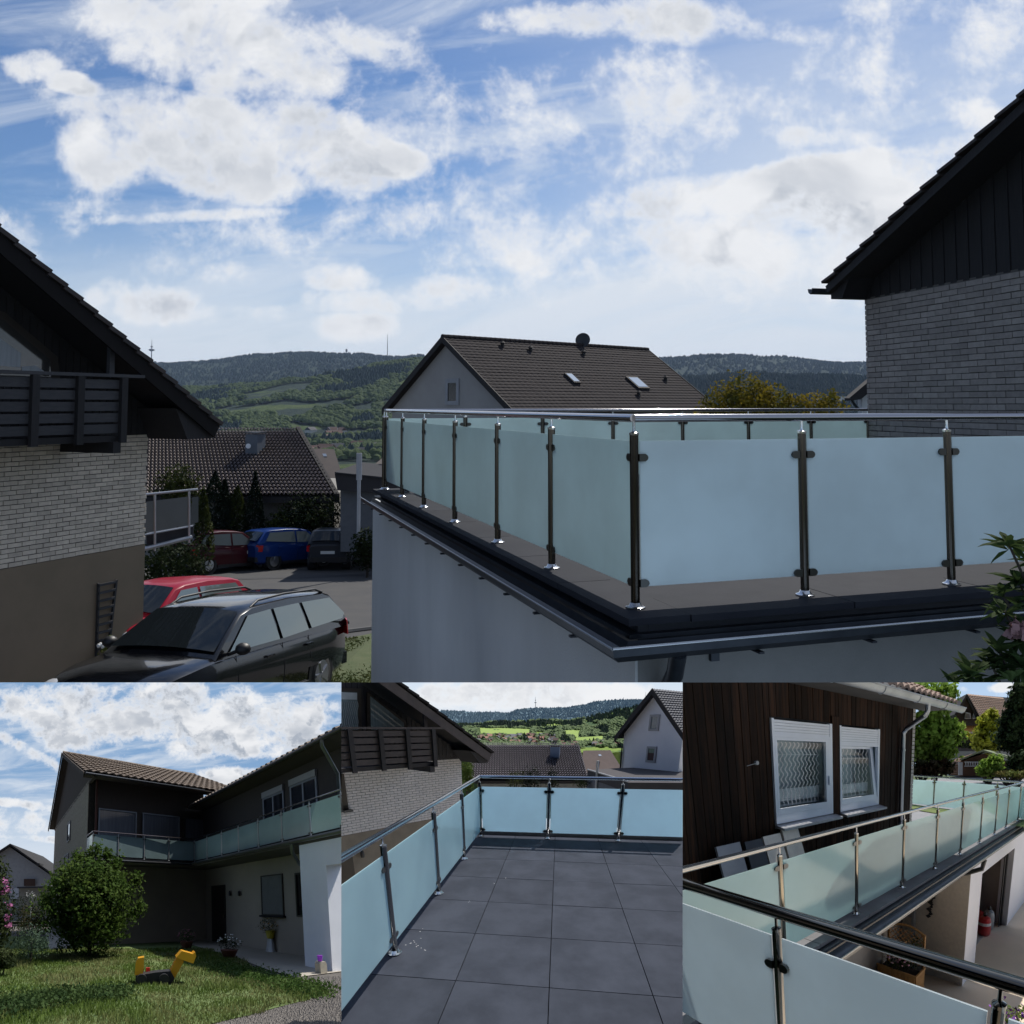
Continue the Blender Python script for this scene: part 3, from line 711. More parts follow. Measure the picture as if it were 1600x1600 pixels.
mb = MB(); mb.box(TF, -.022, .18, .0, 8.2, -3.6, -.203); obj(T, 'wall', mb, mat('render_shaded', (.27,.265,.255), .9, col2=(.20,.198,.19), sc=1.3, bump=.004, bs=110), par)  # front wall: shade put into a darker colour of the white render
mb = MB(); mb.tube([TF(-.28, .10, -.17), TF(-.20, .12, -.30), TF(-.10, .12, -.42), TF(-.10, .12, -1.8)], .045, 12); obj(T, 'downpipe', mb, zinc, par, smooth=50)
mb = MB(); mb.box(TF, -.05, -.022, .42, .47, -.30, -.22); obj(T, 'wall_clip', mb, zinc, par)
# ---------------- right house
CR = far[-1].copy(); CR.z = 0; RF = Fr(CR, -12.6)
rh = thing(T, 'brick_house', 'dark grey brick house with black timber gable at the right edge', 'house', RF(-4, 3, -3))
zt = RF.inv(T.P(1360, 464, CR, -12.6))[2]
mb = MB(); mb.box(RF, -5.6, -.012, .012, 6, -3, zt); obj(T, 'mortar_wall', mb, mortar, rh)
def visR(p):
    x, y = T.px(p); return p.y if -40 < y < 700 and x < 1640 and p.y > 2 else 1e6
bricks(T, rh, RF, (-5.5, 0, -1.1, zt), 0, .30, .068, brickg, brickg, visR, dep=.02)
pk0 = T.P(1285, 440, RF(0, -.55, 0), -12.6); pk1 = T.P(1600, 140, RF(0, -.55, 0), -12.6)
a0, _, z0 = RF.inv(pk0); a1, _, z1 = RF.inv(pk1); sl = (z1-z0)/(a1-a0)
mb = MB()
for i in range(46):   # vertical boards of the gable
    aL = -.02-i*.12; zz = zt-.02
    top = z0+sl*(aL-.06-a0)-.16
    if top > zz+.02: mb.box(RF, aL-.112, aL, .008+(.012 if i % 2 else 0), .05, zz, top)
obj(T, 'gable_board', mb, blackw, rh)
nst = 17; L_ = 9.6
up = RF.a*(-1)+Zd*(-sl)
for i in range(nst):  # verge tiles, course by course
    s0 = a0-i*.345; 
    P_ = RF(s0, -.55, z0+sl*(s0-a0)-.03)
    mb = MB(); n_ = (RF.a*(-sl)*-1+Zd).normalized(); n_ = V((up.x, up.y, up.z)).normalized().cross(RF.b).normalized()
    if n_.z < 0: n_ = -n_
    d = up.normalized()*.345*sqrt(1+sl*sl)
    mb.prism([P_-d*.06+n_*.052, P_+d+n_*.012, P_+d-n_*.03, P_-d*.06+n_*.012], RF.b*1.2)
    obj(T, 'verge_tile', mb, tiler, rh)
mb = MB(); slab(mb, RF(a0, -.5, z0-.07), RF.b*6.5, up.normalized()*5.8*sqrt(1+sl*sl), .12); obj(T, 'roof', mb, blackw, rh)
mb = MB(); mb.prism([RF(a0-.02, -.42, z0-.05), RF(a0-.02, -.42, zt-.0), RF(-.05, -.42, zt-.02), RF(-.35, -.42, z0+sl*(-.35-a0)-.1)], RF.b*6); obj(T, 'eaves_soffit', mb, blackw, rh)
g = T.P(1278, 454, RF(0, -.5, 0), -12.6); ga, gb, gzz = RF.inv(g)
mb = MB(); prof = [(.0, .03), (.02, -.03), (.07, -.06), (.12, -.03), (.14, .03), (.12, .03), (.07, -.04), (.03, -.02), (.015, .03)]
mb.prism([RF(ga-.14+o_+.1, -.62, gzz+z_) for o_, z_ in prof], RF.b*6.5); obj(T, 'gutter', mb, zinc, rh)
# small neighbour gable peeping out left of the brick wall
nb = thing(T, 'neighbour_house', 'sliver of a pale house with dark eaves, left of the grey brick wall', 'house', T.Y(1345, 660, 40))
NF = Fr(T.Y(1340, 640, 40), 10); q = lambda x, y, d=40.: T.Y(x, y, d)
mb = MB(); mb.prism([q(1347, 700), q(1347, 620), q(1390, 584), q(1400, 700)], V((0, .5, 0))); obj(T, 'wall', mb, white_r, nb)
mb = MB(); mb.prism([q(1327, 622, 39.6), q(1328, 626, 39.6), q(1345, 624, 39.6), q(1400, 580, 39.6), q(1400, 560, 39.6)], V((0, .6, 0))); obj(T, 'roof', mb, blackw, nb)
mb = MB(); mb.tube([q(1331, 626, 39.7), q(1343, 641, 39.8)], .06, 6); obj(T, 'downpipe', mb, zinc, nb)
# ---------------- left house
C1 = T.Y(229, 760, 17.); C1.z = 0; LF = Fr(C1, 24.7)
lh = thing(T, 'chalet_house', 'chalet house with pale brick, brown plinth and black timber gable at the left edge', 'house', LF(-5, -3, -4.4))
zt = LF.inv(T.P(232, 672, C1, 24.7))[2]; zb = LF.inv(T.P(229, 850, C1, 24.7))[2]
mb = MB(); mb.box(LF, -10.5, 0, -6, -.012, zb, zt+.1); obj(T, 'mortar_wall', mb, mortar, lh)
def visL(p):
    x, y = T.px(p) if p.y > 1 else (-99, 0); return (p.y if x > -15 and y < 900 else 1e6)
bricks(T, lh, LF, (-8.4, 0, zb+.01, zt), -.012, .235, .062, brickm, brickm, visL, dep=.02)
mb = MB(); mb.box(LF, -10.5, .0, -6, .0, -6, zb-.002); obj(T, 'plinth', mb, brownp, lh)
PO = LF(0, 1.0, 0)
e0 = LF.inv(T.P(341, 655, PO, 24.7)); e1 = LF.inv(T.P(0, 352, PO, 24.7)); sl = (e1[2]-e0[2])/(e1[0]-e0[0])
mb = MB(); mb.prism([LF(-.0, 0, zt-.05), LF(-10, 0, zt-.05), LF(-10, 0, e0[2]+sl*(-10-e0[0])-.25), LF(0, 0, e0[2]+sl*(-e0[0])-.25)], LF.b*-.2); obj(T, 'gable_wall', mb, blackw, lh)
for i in range(60):
    aL = -.0-i*.14; tp = e0[2]+sl*(aL-.07-e0[0])-.3
    if tp > zt: mb = MB(); mb.box(LF, aL-.128, aL, .0, .022, zt-.08, tp); obj(T, 'cladding_board', mb, blackw, lh)
up = (LF.a*-1+Zd*-sl).normalized(); ln = sqrt(1+sl*sl)
nr = up.cross(LF.b).normalized(); nr = nr if nr.z > 0 else -nr
mb = MB(); slab(mb, LF(e0[0], 1.0, e0[2]-.16), LF.b*-9, up*13, .05); obj(T, 'roof', mb, blackw, lh)
mb = MB(); mb.prism([LF(e0[0], 1.02, e0[2]-.16)-nr*.20, LF(e0[0], 1.02, e0[2]-.16)+nr*.04, LF(e0[0], 1.02, e0[2]-.16)+nr*.04+up*13, LF(e0[0], 1.02, e0[2]-.16)-nr*.20+up*13], LF.b*-.04); obj(T, 'barge_board', mb, mat('barge_black', (.018,.016,.016), .8, spec=.1), lh)
mb = MB(); mb.prism([LF(e0[0]+.02, .95, e0[2]-.2), LF(e0[0]-.1, .95, e0[2]-.35), LF(0, .95, e0[2]-.35), LF(-.3, .95, e0[2]-.3+sl*(-.3-e0[0])*.8)], LF.b*-8); obj(T, 'eaves_soffit', mb, blackw, lh)
for i in range(34):
    P_ = LF(e0[0]+.02, 1.06, e0[2]-.1)+up*(i*.34)
    mb = MB(); mb.prism([P_-up*.03+nr*.07, P_+up*.34+nr*.03, P_+up*.34-nr*.04, P_-up*.03+nr*.0], LF.b*-1.2); obj(T, 'verge_tile', mb, tiler, lh)
    mb = MB() if i == 0 else mb
mb = MB()
for i in range(34): 
    P_ = LF(e0[0]+.02, -.15, e0[2]-.1)+up*(i*.34); mb.prism([P_-up*.03+nr*.07, P_+up*.34+nr*.03, P_+up*.34-nr*.04, P_-up*.03], LF.b*-7)
obj(T, 'tile_courses', mb, tiler, lh, kind='stuff')
# gable window behind the balcony
def lw(px, py, b=.03): a, _, z = LF.inv(T.P(px, py, LF(0, b, 0), 24.7)); return a, z
pts = [lw(*p) for p in ((-60, 600), (92, 600), (88, 558), (5, 488), (-60, 470))]
mb = MB(); mb.prism([LF(a, .03, z) for a, z in pts], LF.b*.04); o = obj(T, 'window', mb, mat('window_frame_brown', (.035,.026,.02), .6), lh)
pts = [lw(*p, .075) for p in ((-60, 596), (80, 596), (78, 562), (6, 500), (-60, 485))]
mb = MB(); mb.face([LF(a, .075, z) for a, z in pts]); obj(T, 'pane', mb, mat('gable_glass', (.05,.048,.045), .06, var=.1, spec=1.), o)
pts = [lw(*p, .08) for p in ((-40, 568), (32, 574), (33, 552), (1, 529), (-40, 505))]
mb = MB(); mb.face([LF(a, .08, z) for a, z in pts]); obj(T, 'reflection_lace', mb, reflection_lace, o)  # pale patch painted for the light reflected in the gable glass
pts = [lw(*p, .08) for p in ((34, 582), (72, 582), (55, 571), (34, 573))]
mb = MB(); mb.face([LF(a, .08, z) for a, z in pts]); obj(T, 'reflection_lace', mb, reflection_lace, o)  # second pale patch, also a painted reflection in the glass
# balcony
B = 1.15; ba, _, bz = LF.inv(T.P(196, 590, LF(0, B, 0), 24.7)); _, _, bz0 = LF.inv(T.P(192, 680, LF(0, B, 0), 24.7)); hh = bz-bz0
for i in range(5):
    z0 = bz0+.04+i*hh*.19; mb = MB(); mb.box(LF, ba-9, ba+.0, B-.03, B, z0, z0+hh*.15); obj(T, 'balcony_board', mb, balw, lh)
    mb = MB(); mb.box(LF, ba-.03, ba, .03, B-.031, z0, z0+hh*.15); obj(T, 'balcony_board', mb, balw, lh)
mb = MB(); mb.box(LF, ba-9, ba+.35, B-.09, B+.06, bz, bz+.05); obj(T, 'balcony_handrail', mb, balw, lh)
for px in (-20, 52, 123, 191):
    a, _, z = LF.inv(T.P(px, 600, LF(0, B, 0), 24.7)); mb = MB(); mb.box(LF, a-.06, a+.06, B+.001, B+.07, bz0-.12, bz-.003); obj(T, 'balcony_post', mb, blackw, lh)
a, _, z = LF.inv(T.P(193, 640, LF(0, B, 0), 24.7)); mb = MB(); mb.box(LF, a-.05, a+.05, .80, .87, bz+.05, bz+.75); obj(T, 'balcony_post', mb, balw, lh)
mb = MB(); mb.box(LF, ba-9, ba-.02, .03, B-.035, bz0-.1, bz0); mb.box(LF, ba-.25, ba-.1, .0, B+.05, bz0-.28, bz0-.1); obj(T, 'balcony_floor', mb, blackw, lh)
# trellis with white flowers on the brown plinth
ta, _, tz0 = LF.inv(T.P(147, 1010, C1, 24.7)); tb = LF.inv(T.P(172, 1010, C1, 24.7))[0]; tz1 = LF.inv(T.P(147, 912, C1, 24.7))[2]; tz0 = LF.inv(T.P(147, 1030, C1, 24.7))[2]
tr = thing(T, 'trellis', 'narrow dark ladder trellis against the brown plinth wall', 'trellis', LF(ta, .04, tz0))
for s_, off in ((0, 0), (1, .04)):
    mb = MB(); a = ta if s_ == 0 else tb; mb.prism([LF(a+(0 if not s_ else -.10), .02, tz0), LF(a+.035+(0 if not s_ else -.10), .02, tz0), LF(a+.035+off, .02, tz1), LF(a+off, .02, tz1)], LF.b*.04); obj(T, 'upright', mb, balw, tr)
for i in range(9):
    z = tz0+.15+i*(tz1-tz0-.2)/8; mb = MB(); mb.box(LF, ta+.005, tb-.06+i*.011, .061, .08, z, z+.04); obj(T, 'rung', mb, balw, tr)
pt = thing(T, 'potted_plant', 'pot of white flowers hanging low on the trellis', 'plant', LF(ta+.3, .2, tz0-.1))
mb = MB(); mb.lathe(LF((ta+tb)/2, .22, tz0-.15), [(.09, 0), (.13, .2), (.14, .22)], 12); obj(T, 'pot', mb, mat('pot_dark', (.05,.05,.03), .8), pt)
mb = MB(); foliage(mb, LF((ta+tb)/2, .22, tz0+.15), .2, 130, .07); obj(T, 'foliage', mb, leafm('pot_leaves', (.05,.08,.02), (.09,.1,.03)), pt)
mb = MB()
for px, py in ((157, 1007), (170, 1006), (173, 1010), (154, 1009), (160, 1010)): mb.ball(T.P(px, py, LF(0, .4, 0), 24.7), .035, 7, 5, .3)
obj(T, 'blossom', mb, mat('white_petals', (.8,.8,.78), .7), pt)
# ---------------- grey gable house in the middle
AP = T.Y(691, 527, 45.); HF = Fr(V((AP.x, AP.y, 0)), 47.6); az = AP.z
mh = thing(T, 'gable_house', 'grey rendered gable house with dark tiled roof and satellite dish beyond the terrace', 'house', HF(6, 0, -8))
el = HF.inv(T.P(598, 640, HF(0, 0, 0), 47.6-90)); W_ = -el[1]; ez = el[2]; RL = HF.inv(T.P(1012, 547, HF(0, 0, 0), 47.6))[0]
W2 = W_; greyr = mat('render_grey_blue', (.36,.35,.335), .95, col2=(.30,.29,.28), sc=.8)
mb = MB(); mb.prism([HF(.35, -W_+.35, -9), HF(.35, -W_+.35, ez+.02), HF(.35, 0, az-.25), HF(.35, W2-.35, ez+.02), HF(.35, W2-.35, -9)], HF.a*(RL-.7)); obj(T, 'wall', mb, greyr, mh)
for sg in (-1, 1):
    ev = HF(0, 0, az)-HF(0, sg*W_, ez)
    if sg == 1: tileroof(T, mh, HF(0, sg*W_, ez), HF.a*RL, ev, 44, 24, tilem, .018, .028, seg=4)
    mb = MB(); slab(mb, HF(.0, sg*W_, ez), HF.a*RL, ev, .18); obj(T, 'roof', mb, tilem, mh)
    for a_ in (-.03, RL):
        mb = MB(); n_ = HF.a; d = ev.normalized(); u_ = Zd; mb.prism([HF(a_, sg*(W_+.05), ez-.28), HF(a_, sg*(W_+.05), ez+.06), HF(a_, 0, az+.07), HF(a_, 0, az-.25)], HF.a*.05); obj(T, 'barge_board', mb, blackw, mh)
for i in range(46):
    mb = MB(); a_ = i*RL/46; c0 = HF(a_, 0, az+.03); c1 = HF(a_+RL/46+.04, 0, az+.05); mb.tube([c0, c1], [.13, .10], 8); obj(T, 'ridge_tile', mb, tilem, mh)
def hwin(a0, a1, z0, z1): pass
wa = HF.inv(T.P(688, 592, HF(0, 0, 0), 47.6-90)); wb_ = HF.inv(T.P(709, 633, HF(0, 0, 0), 47.6-90))
GF = Fr(HF(.35, 0, 0), 47.6+90)
window(T, mh, GF, wa[1], wb_[1], 0, wb_[2], wa[2], mat('frame_grey', (.30,.31,.33), .6), dglass, out=-1*-1, fw=.2, depth=.06)
def onroof(px, py): 
    ev = HF(0, 0, az)-HF(0, W_, ez); n_ = ev.cross(HF.a).normalized(); P_ = HF(0, 0, az); p = T.on(px, py, P_, n_) ; return p
ev = (HF(0, 0, az)-HF(0, W_, ez)).normalized(); nrf = HF.a.cross(ev).normalized(); nrf = nrf if nrf.z > 0 else -nrf
skyg = mat('skylight_glass', (.55,.60,.64), .08, .5, var=.1, spec=1)
for (cx, cy, w_, h_) in ((893, 594, .50, .85), (995, 601, .95, 1.1)):
    c = onroof(cx, cy); mb = MB(); 
    mb.prism([c-HF.a*w_/2-ev*h_/2, c+HF.a*w_/2-ev*h_/2, c+HF.a*w_/2+ev*h_/2, c-HF.a*w_/2+ev*h_/2], nrf*.16); o = obj(T, 'skylight', mb, blackw, mh)
    mb = MB(); c2 = c+nrf*.165; w2, h2 = w_*.8, h_*.8; mb.prism([c2-HF.a*w2/2-ev*h2/2, c2+HF.a*w2/2-ev*h2/2, c2+HF.a*w2/2+ev*h2/2, c2-HF.a*w2/2+ev*h2/2], nrf*.01); obj(T, 'pane', mb, skyg, o)
for (cx, cy) in ((785, 543), (829, 550), (1040, 596), (998, 620), (912, 556)):
    c = onroof(cx, cy); mb = MB(); mb.lathe(c-Zd*.05, [(.10, 0), (.09, .25), (.16, .28), (.05, .38)], 8); obj(T, 'roof_vent', mb, blackw, mh)
c = HF.inv(T.P(911, 547, HF(0, 0, 0), 47.6)); dc = T.P(911, 532, HF(c[0], 0, 0), 47.6)
dish = mat('dish_dark', (.03,.032,.035), .6)
mb = MB(); mb.tube([HF(c[0], 0, az-.1), dc+V((0,.1,0))], .035, 8); obj(T, 'antenna_mast', mb, dish, mh)
nd = V((-.25,-.9,.25)).normalized(); x_ = nd.cross(Zd).normalized(); y_ = x_.cross(nd)
mb = MB(); mb.grid(lambda u, v: dc+(x_*cos(2*pi*u)+y_*sin(2*pi*u))*.42*(v)+nd*(.09*v*v), 20, 4); mb.tube([dc-y_*.3, dc+nd*.35-y_*.1], .012, 5); obj(T, 'satellite_dish', mb, dish, mh, smooth=60)
# ---------------- low house with the pantile roof
rl, rr_ = T.Y(150, 674, 44), T.Y(467, 668.5, 44); el_, er = T.Y(120, 800, 38.5), T.Y(529, 776, 38.5)
rr_.z = rl.z = (rl.z+rr_.z)/2
el_.z = er.z
lo = thing(T, 'low_house', 'low house with a wide brown pantile roof and a slate chimney beyond the parked cars', 'house', V((er.x-3, 41, -7)))
brt = mat('pantile_brown', (.17,.135,.125), .8, col2=(.11,.09,.085), sc=2, bump=.006, bs=25)
mb = MB(); n = 62
def rf(u, v):
    bot = el_+(er-el_)*u; tp = rl+(rr_-rl)*u; p = bot+(tp-bot)*v; return p+Zd*(.13*abs(sin(pi*u*n)) + .05*((1-v)*22 % 1))
vv = []
for j in range(22):
    v0, v1 = j/22, (j+1)/22
    mb.grid(lambda u, v: (lambda p: p+Zd*(.11*abs(sin(pi*u*n))+.07*(1-v)))((el_+(er-el_)*u)+((rl+(rr_-rl)*u)-(el_+(er-el_)*u))*(v0+(v1-v0)*v*1.02)), n*4, 1)
obj(T, 'tile_courses', mb, brt, lo, kind='stuff')
mb = MB(); mb.prism([el_-Zd*.05, er-Zd*.05, rr_-Zd*.05, rl-Zd*.05], -Zd*.2); obj(T, 'roof', mb, blackw, lo)
mb = MB(); mb.prism([er+V((.05,-.05,.12)), er+V((.05,0,-.25)), rr_+V((.05,0,-.2)), rr_+V((.05,0,.15))], V((-.2,0,0))); obj(T, 'barge_board', mb, blackw, lo)
mb = MB(); mb.prism([V((el_.x, 39.2, -8)), V((er.x-.3, 39.2, -8)), V((er.x-.3, 39.2, er.z)), V((el_.x, 39.2, er.z))], V((0, 9, 0))); obj(T, 'wall', mb, mat('render_beige', (.26,.25,.23), .95), lo)
c = T.Y(399, 700, 42); mb = MB(); FF = Fr(V((c.x, c.y, 0)), 15); mb.box(FF, -.35, .35, -.30, .30, c.z-.9, c.z+.62); obj(T, 'chimney', mb, mat('slate', (.11,.13,.16), .6, col2=(.08,.095,.115), sc=6), lo)
mb = MB(); mb.box(FF, -.4, .4, -.36, .36, c.z+.66, c.z+.72); obj(T, 'chimney_cap', mb, zinc, lo)
mb = MB(); c2 = T.Y(388, 697, 41.4); mb.disc(c2, V((0,-1,.2)), .11, .05); obj(T, 'satellite_dish', mb, pvc, lo)
# brown roofed house further down
bh = thing(T, 'brown_roof_house', 'house with a plain dark brown roof and roof window behind the low house', 'house', T.Y(520, 760, 60))
mb = MB(); mb.prism([T.Y(470, 775, 60), T.Y(545, 775, 60), T.Y(522, 702, 66), T.Y(475, 700, 66)], V((0,.2,-.2))); obj(T, 'roof', mb, mat('roof_brown', (.05,.035,.032), .8, col2=(.035,.026,.025), sc=2), bh)
mb = MB(); mb.prism([T.Y(478, 800, 61), T.Y(548, 800, 61), T.Y(548, 772, 61), T.Y(478, 772, 61)], V((0,6,0))); obj(T, 'wall', mb, greyr, bh)
mb = MB(); mb.prism([T.Y(506, 715, 64.2), T.Y(511, 715, 64.2), T.Y(510, 711, 64.4), T.Y(504, 711, 64.4)], V((0,-.1,.1))); obj(T, 'roof_window', mb, skyg, bh)
bh2 = thing(T, 'dark_roof_house', 'dark gabled roof tip showing beside the far left end of the glass railing', 'house', T.Y(585, 760, 52))
mb = MB(); mb.prism([T.Y(556, 748, 52), T.Y(640, 760, 52), T.Y(625, 712, 55), T.Y(597, 716, 55)], V((0,.3,-.3))); obj(T, 'roof', mb, mat('roof_brown2', (.05,.04,.038), .8), bh2)
mb = MB(); mb.prism([T.Y(562, 800, 53), T.Y(640, 800, 53), T.Y(640, 752, 53), T.Y(562, 748, 53)], V((0,6,0))); obj(T, 'wall', mb, greyr, bh2)
# garage shed and white pole
sh = thing(T, 'shed', 'dark flat roofed shed with grey side wall behind the dark small car', 'shed', T.Y(560, 870, 35))
mb = MB(); mb.prism([T.Y(532, 862, 35), T.Y(640, 862, 35), T.Y(640, 772, 35), T.Y(532, 764, 35)], V((0,5,0))); obj(T, 'wall', mb, mat('render_bluegrey', (.13,.14,.155), .9), sh)
mb = MB(); mb.prism([T.Y(527, 766, 34.6), T.Y(640, 774, 34.6), T.Y(640, 752, 34.6), T.Y(523, 740, 34.6)], V((0,6,0))); obj(T, 'fascia', mb, mat('shed_fascia', (.03,.028,.032), .7), sh)
mb = MB(); mb.prism([T.Y(523, 739.6, 34.5), T.Y(640, 752, 34.5), T.Y(640, 749.5, 34.5), T.Y(523, 737.6, 34.5)], V((0,6,0))); obj(T, 'roof', mb, mat('shed_roof_edge', (.05,.05,.055), .9, spec=.1), sh)
mb = MB(); p = T.Y(560, 833, 33); mb.tube([V((p.x, 33, T.Y(560, 845, 33).z)), V((p.x, 33, T.Y(560, 708, 33).z))], .065, 8); mb.tube([V((p.x, 33, T.Y(558, 750, 33).z)), V((p.x, 33, T.Y(558, 708, 33).z))], .10, 8)
obj(T, 'vent_pole', mb, mat('pole_grey', (.45,.46,.48), .5, .3), label='tall pale metal pole standing against the shed', cat='pole')
# ---------------- greenery round the parking
dkl = leafm('hedge_leaves', (.012,.020,.008), (.022,.032,.011), 1.5, .2); thl = leafm('thuja_leaves', (.008,.014,.009), (.016,.024,.013), 2, .15); gyl = leafm('olive_leaves', (.045,.055,.014), (.028,.038,.012), 1.5, .25)
def gbase(px, y): x = (px-800)/F0*y; return V((x, y, gz(x, y)))
for (px, r0, r1, y, wd, m_, lab) in ((340, 737, 875, 37.9, .75, thl, 'broad dark column thuja left of the parked cars'), (402, 737, 870, 38.1, .42, thl, 'slim pointed thuja above the blue car'), (375, 760, 870, 38.2, .6, gyl, 'yellowish thuja between two dark ones'), (322, 765, 880, 34, .4, gyl, 'olive green conifer right beside the glass balcony'), (355, 750, 870, 38.0, .5, thl, 'dark thuja behind the red and black car')):
    b_ = gbase(px, y); zt_ = (H0-r0)/F0*y; h = zt_-b_.z
    t = thing(T, 'thuja', lab, 'conifer', b_, 'thujas by the parked cars'); mb = MB(); mb.tube([b_, b_+Zd*h*.8], [.1, .03], 6); obj(T, 'trunk', mb, barkm, t)
    mb = MB()
    for k in range(int(1500)):
        u = R.random()**.8; rad = wd*(1-u**2.2)*(.75+.4*R.random())*(1+.2*mn.noise(V((u*5, px, 1)))); an = R.random()*6.28; mb.leaf(b_+V((rad*cos(an), rad*sin(an), .1+u*h*.98)), .16, .5)
    obj(T, 'crown', mb, m_, t)
for (px, pr, y, rx, rz, m_, lab) in ((278, 752, 31, .65, .55, gyl, 'yellow green bush top behind the glass balcony'), (468, 800, 38.2, .9, .75, dkl, 'round dark shrub behind the blue car'), (500, 800, 38.0, 1.0, .8, dkl, 'big dark shrub left of the shed'), (440, 815, 38.2, .7, .5, gyl, 'low olive shrub in front of the beige wall'), (250, 872, 27, .9, .75, dkl, 'dark green hedge below the glass balcony, leftmost'), (282, 868, 29, .75, .6, dkl, 'dark green hedge below the glass balcony, beside the red and black car'), (574, 850, 33, .55, .6, dkl, 'dark clipped hedge beside the small dark car')):
    c = T.Y(px, pr, y); tree(T, 'shrub', lab, V((c.x, y, gz(c.x, y))), 1, [(c, (rx, rx*.8, rz)), (c-Zd*rz*.6, (rx*1.1, rx*.9, rz*.9))], 1600, .13, m_, barkm, cat='shrub', tr=.05, limbs=3)
# yellow tree beyond the terrace
ylm = leafm('yellow_leaves', (.24,.18,.02), (.10,.10,.02), 1.2, .35)
cs = []
for px, py, r in ((1130, 622, .75), (1162, 606, .85), (1185, 618, .8), (1150, 635, .9), (1215, 625, .8), (1245, 634, .7), (1280, 632, .7), (1295, 622, .6), (1185, 640, 1.0), (1110, 640, .6)): cs.append((T.Y(px, py+10, 32), (r, r*.8, r*.95)))
tree(T, 'yellow_tree', 'yellow leaved tree standing behind the far railing', gbase(1180, 32), 5, cs, 6500, .15, ylm, barkm, tr=.15)
# ---------------- glass balcony behind the left house corner
GB = T.Y(270, 860, 21.5); gbl = thing(T, 'glass_balcony', 'small balcony of grey glass and white posts behind the corner of the left house', 'balcony', GB)
def G(px, py): 
    return T.P(px, py, T.Y(240, 700, 22), 52)
alu = mat('aluminium', (.45,.47,.49), .35, .6)
for a, b, nm, r in (((224, 773), (309, 764.5), 'handrail', .028), ((224, 858), (300, 839), 'floor_edge', .05), ((224, 836), (301, 822), 'lower_rail', .02)):
    mb = MB(); mb.tube([G(*a), G(*b)], r, 8); obj(T, nm, mb, alu, gbl)
for x, y0, y1 in ((242, 770, 861), (295.5, 764, 848)):
    mb = MB(); mb.tube([G(x, y0), G(x, y1)], .028, 8); obj(T, 'post', mb, alu, gbl)
mb = MB(); mb.prism([G(228, 832), G(293, 820), G(294, 776), G(228, 784)], V((.01,.01,0))); obj(T, 'glass_pane', mb, mat('glass_grey', (.16,.18,.18), .3, col2=(.12,.14,.14), sc=1), gbl)
mb = MB(); mb.prism([G(300, 818), G(309, 816), G(309, 776), G(300, 777)], V((.01,.01,0))); obj(T, 'glass_pane', mb, mat('glass_grey2', (.10,.12,.12), .3), gbl)
mb = MB(); mb.prism([G(226, 857)+V((0,.1,0)), G(300, 841)+V((0,.1,0)), G(300, 823)+V((0,.1,0)), G(226, 836)+V((0,.1,0))], V((-.1,.3,0))); obj(T, 'floor_slab', mb, fascm, gbl)
# ---------------- cars
def carpaint(n, c): return mat(n, c, .3, 0, var=.05, coat=.2, spec=.15)
def slopeF(P, az):
    F = Fr(P, az); 
    a = F.a.copy(); a.z = -.095*a.y; b = F.b.copy(); b.z = -.095*b.y; F.a = a; F.b = b; return F
rw = V((-2.83, 14.0, 0)); d17 = dirv(17)
ctr = rw + d17*(-2.3+.95-.0) - dirv(107)*.86; 
def place_car(c, az): return slopeF(V((c.x, c.y, gz(c.x, c.y))), az)
car(T, 'black estate car with roof rails parked nearest, nose to the camera', place_car(ctr, 197), 'estate', mat('paint_black', (.003,.0035,.005), .18, 0, var=.05, coat=.8, spec=.3), rail=True, group='cars parked in the yard')
c = V(((270-800)/F0*18.6, 18.6, 0)); car(T, 'red hatchback parked behind the black estate car', place_car(c, 199), 'hatch', carpaint('paint_red', (.30,.012,.03)), group='cars parked in the yard')
c = V(((452-800)/F0*37, 37, 0)); car(T, 'bright blue hatchback parked in front of the thujas', place_car(c, 38), 'hatch', carpaint('paint_blue', (.006,.03,.15)), group='cars parked in the yard')
c = V(((352-800)/F0*35.3, 35.3, 0)); car(T, 'dark car with red tail light parked left of the blue one', place_car(c, 35), 'mini', carpaint('paint_dark', (.055,.008,.012)), group='cars parked in the yard')
c = V(((525-800)/F0*37, 37, 0)); car(T, 'small dark grey car seen from behind beside the shed', place_car(c, -4), 'mini', carpaint('paint_grey', (.03,.033,.04)), group='cars parked in the yard')
c = V(((524-800)/F0*42, 42, 0)); car(T, 'white car mostly hidden behind the small dark grey car', place_car(c, -3), 'hatch', carpaint('paint_white', (.7,.72,.75)), group='cars parked in the yard', plate=False)
# ---------------- rhododendron at the right
rl_ = leafm('rhododendron_leaves', (.028,.05,.016), (.05,.075,.022), 5, .25)
rh_ = thing(T, 'rhododendron', 'rhododendron with long dark leaves and a fading pink flower at the lower right', 'shrub', T.Y(1590, 1150, 4.2))
def lancet(mb, base, d, L, w_):
    d = d.normalized(); s_ = d.cross(Zd); s_ = s_.normalized() if s_.length > .1 else V((1,0,0)); n_ = s_.cross(d)
    ps = [base, base+d*L*.35+s_*w_*.5+n_*.01, base+d*L*.75+s_*w_*.42-n_*L*.03, base+d*L-n_*L*.14, base+d*L*.75-s_*w_*.42-n_*L*.03, base+d*L*.35-s_*w_*.5+n_*.01]
    i = len(mb.v); mid1 = base+d*L*.35-n_*.006; mid2 = base+d*L*.75-n_*(L*.03+.006)
    mb.v += ps+[mid1, mid2]
    for f in ((0,1,6), (0,6,5), (1,2,7,6), (6,7,4,5), (2,3,7), (7,3,4)): mb.f.append(tuple(i+k for k in f)); mb.mi.append(0)
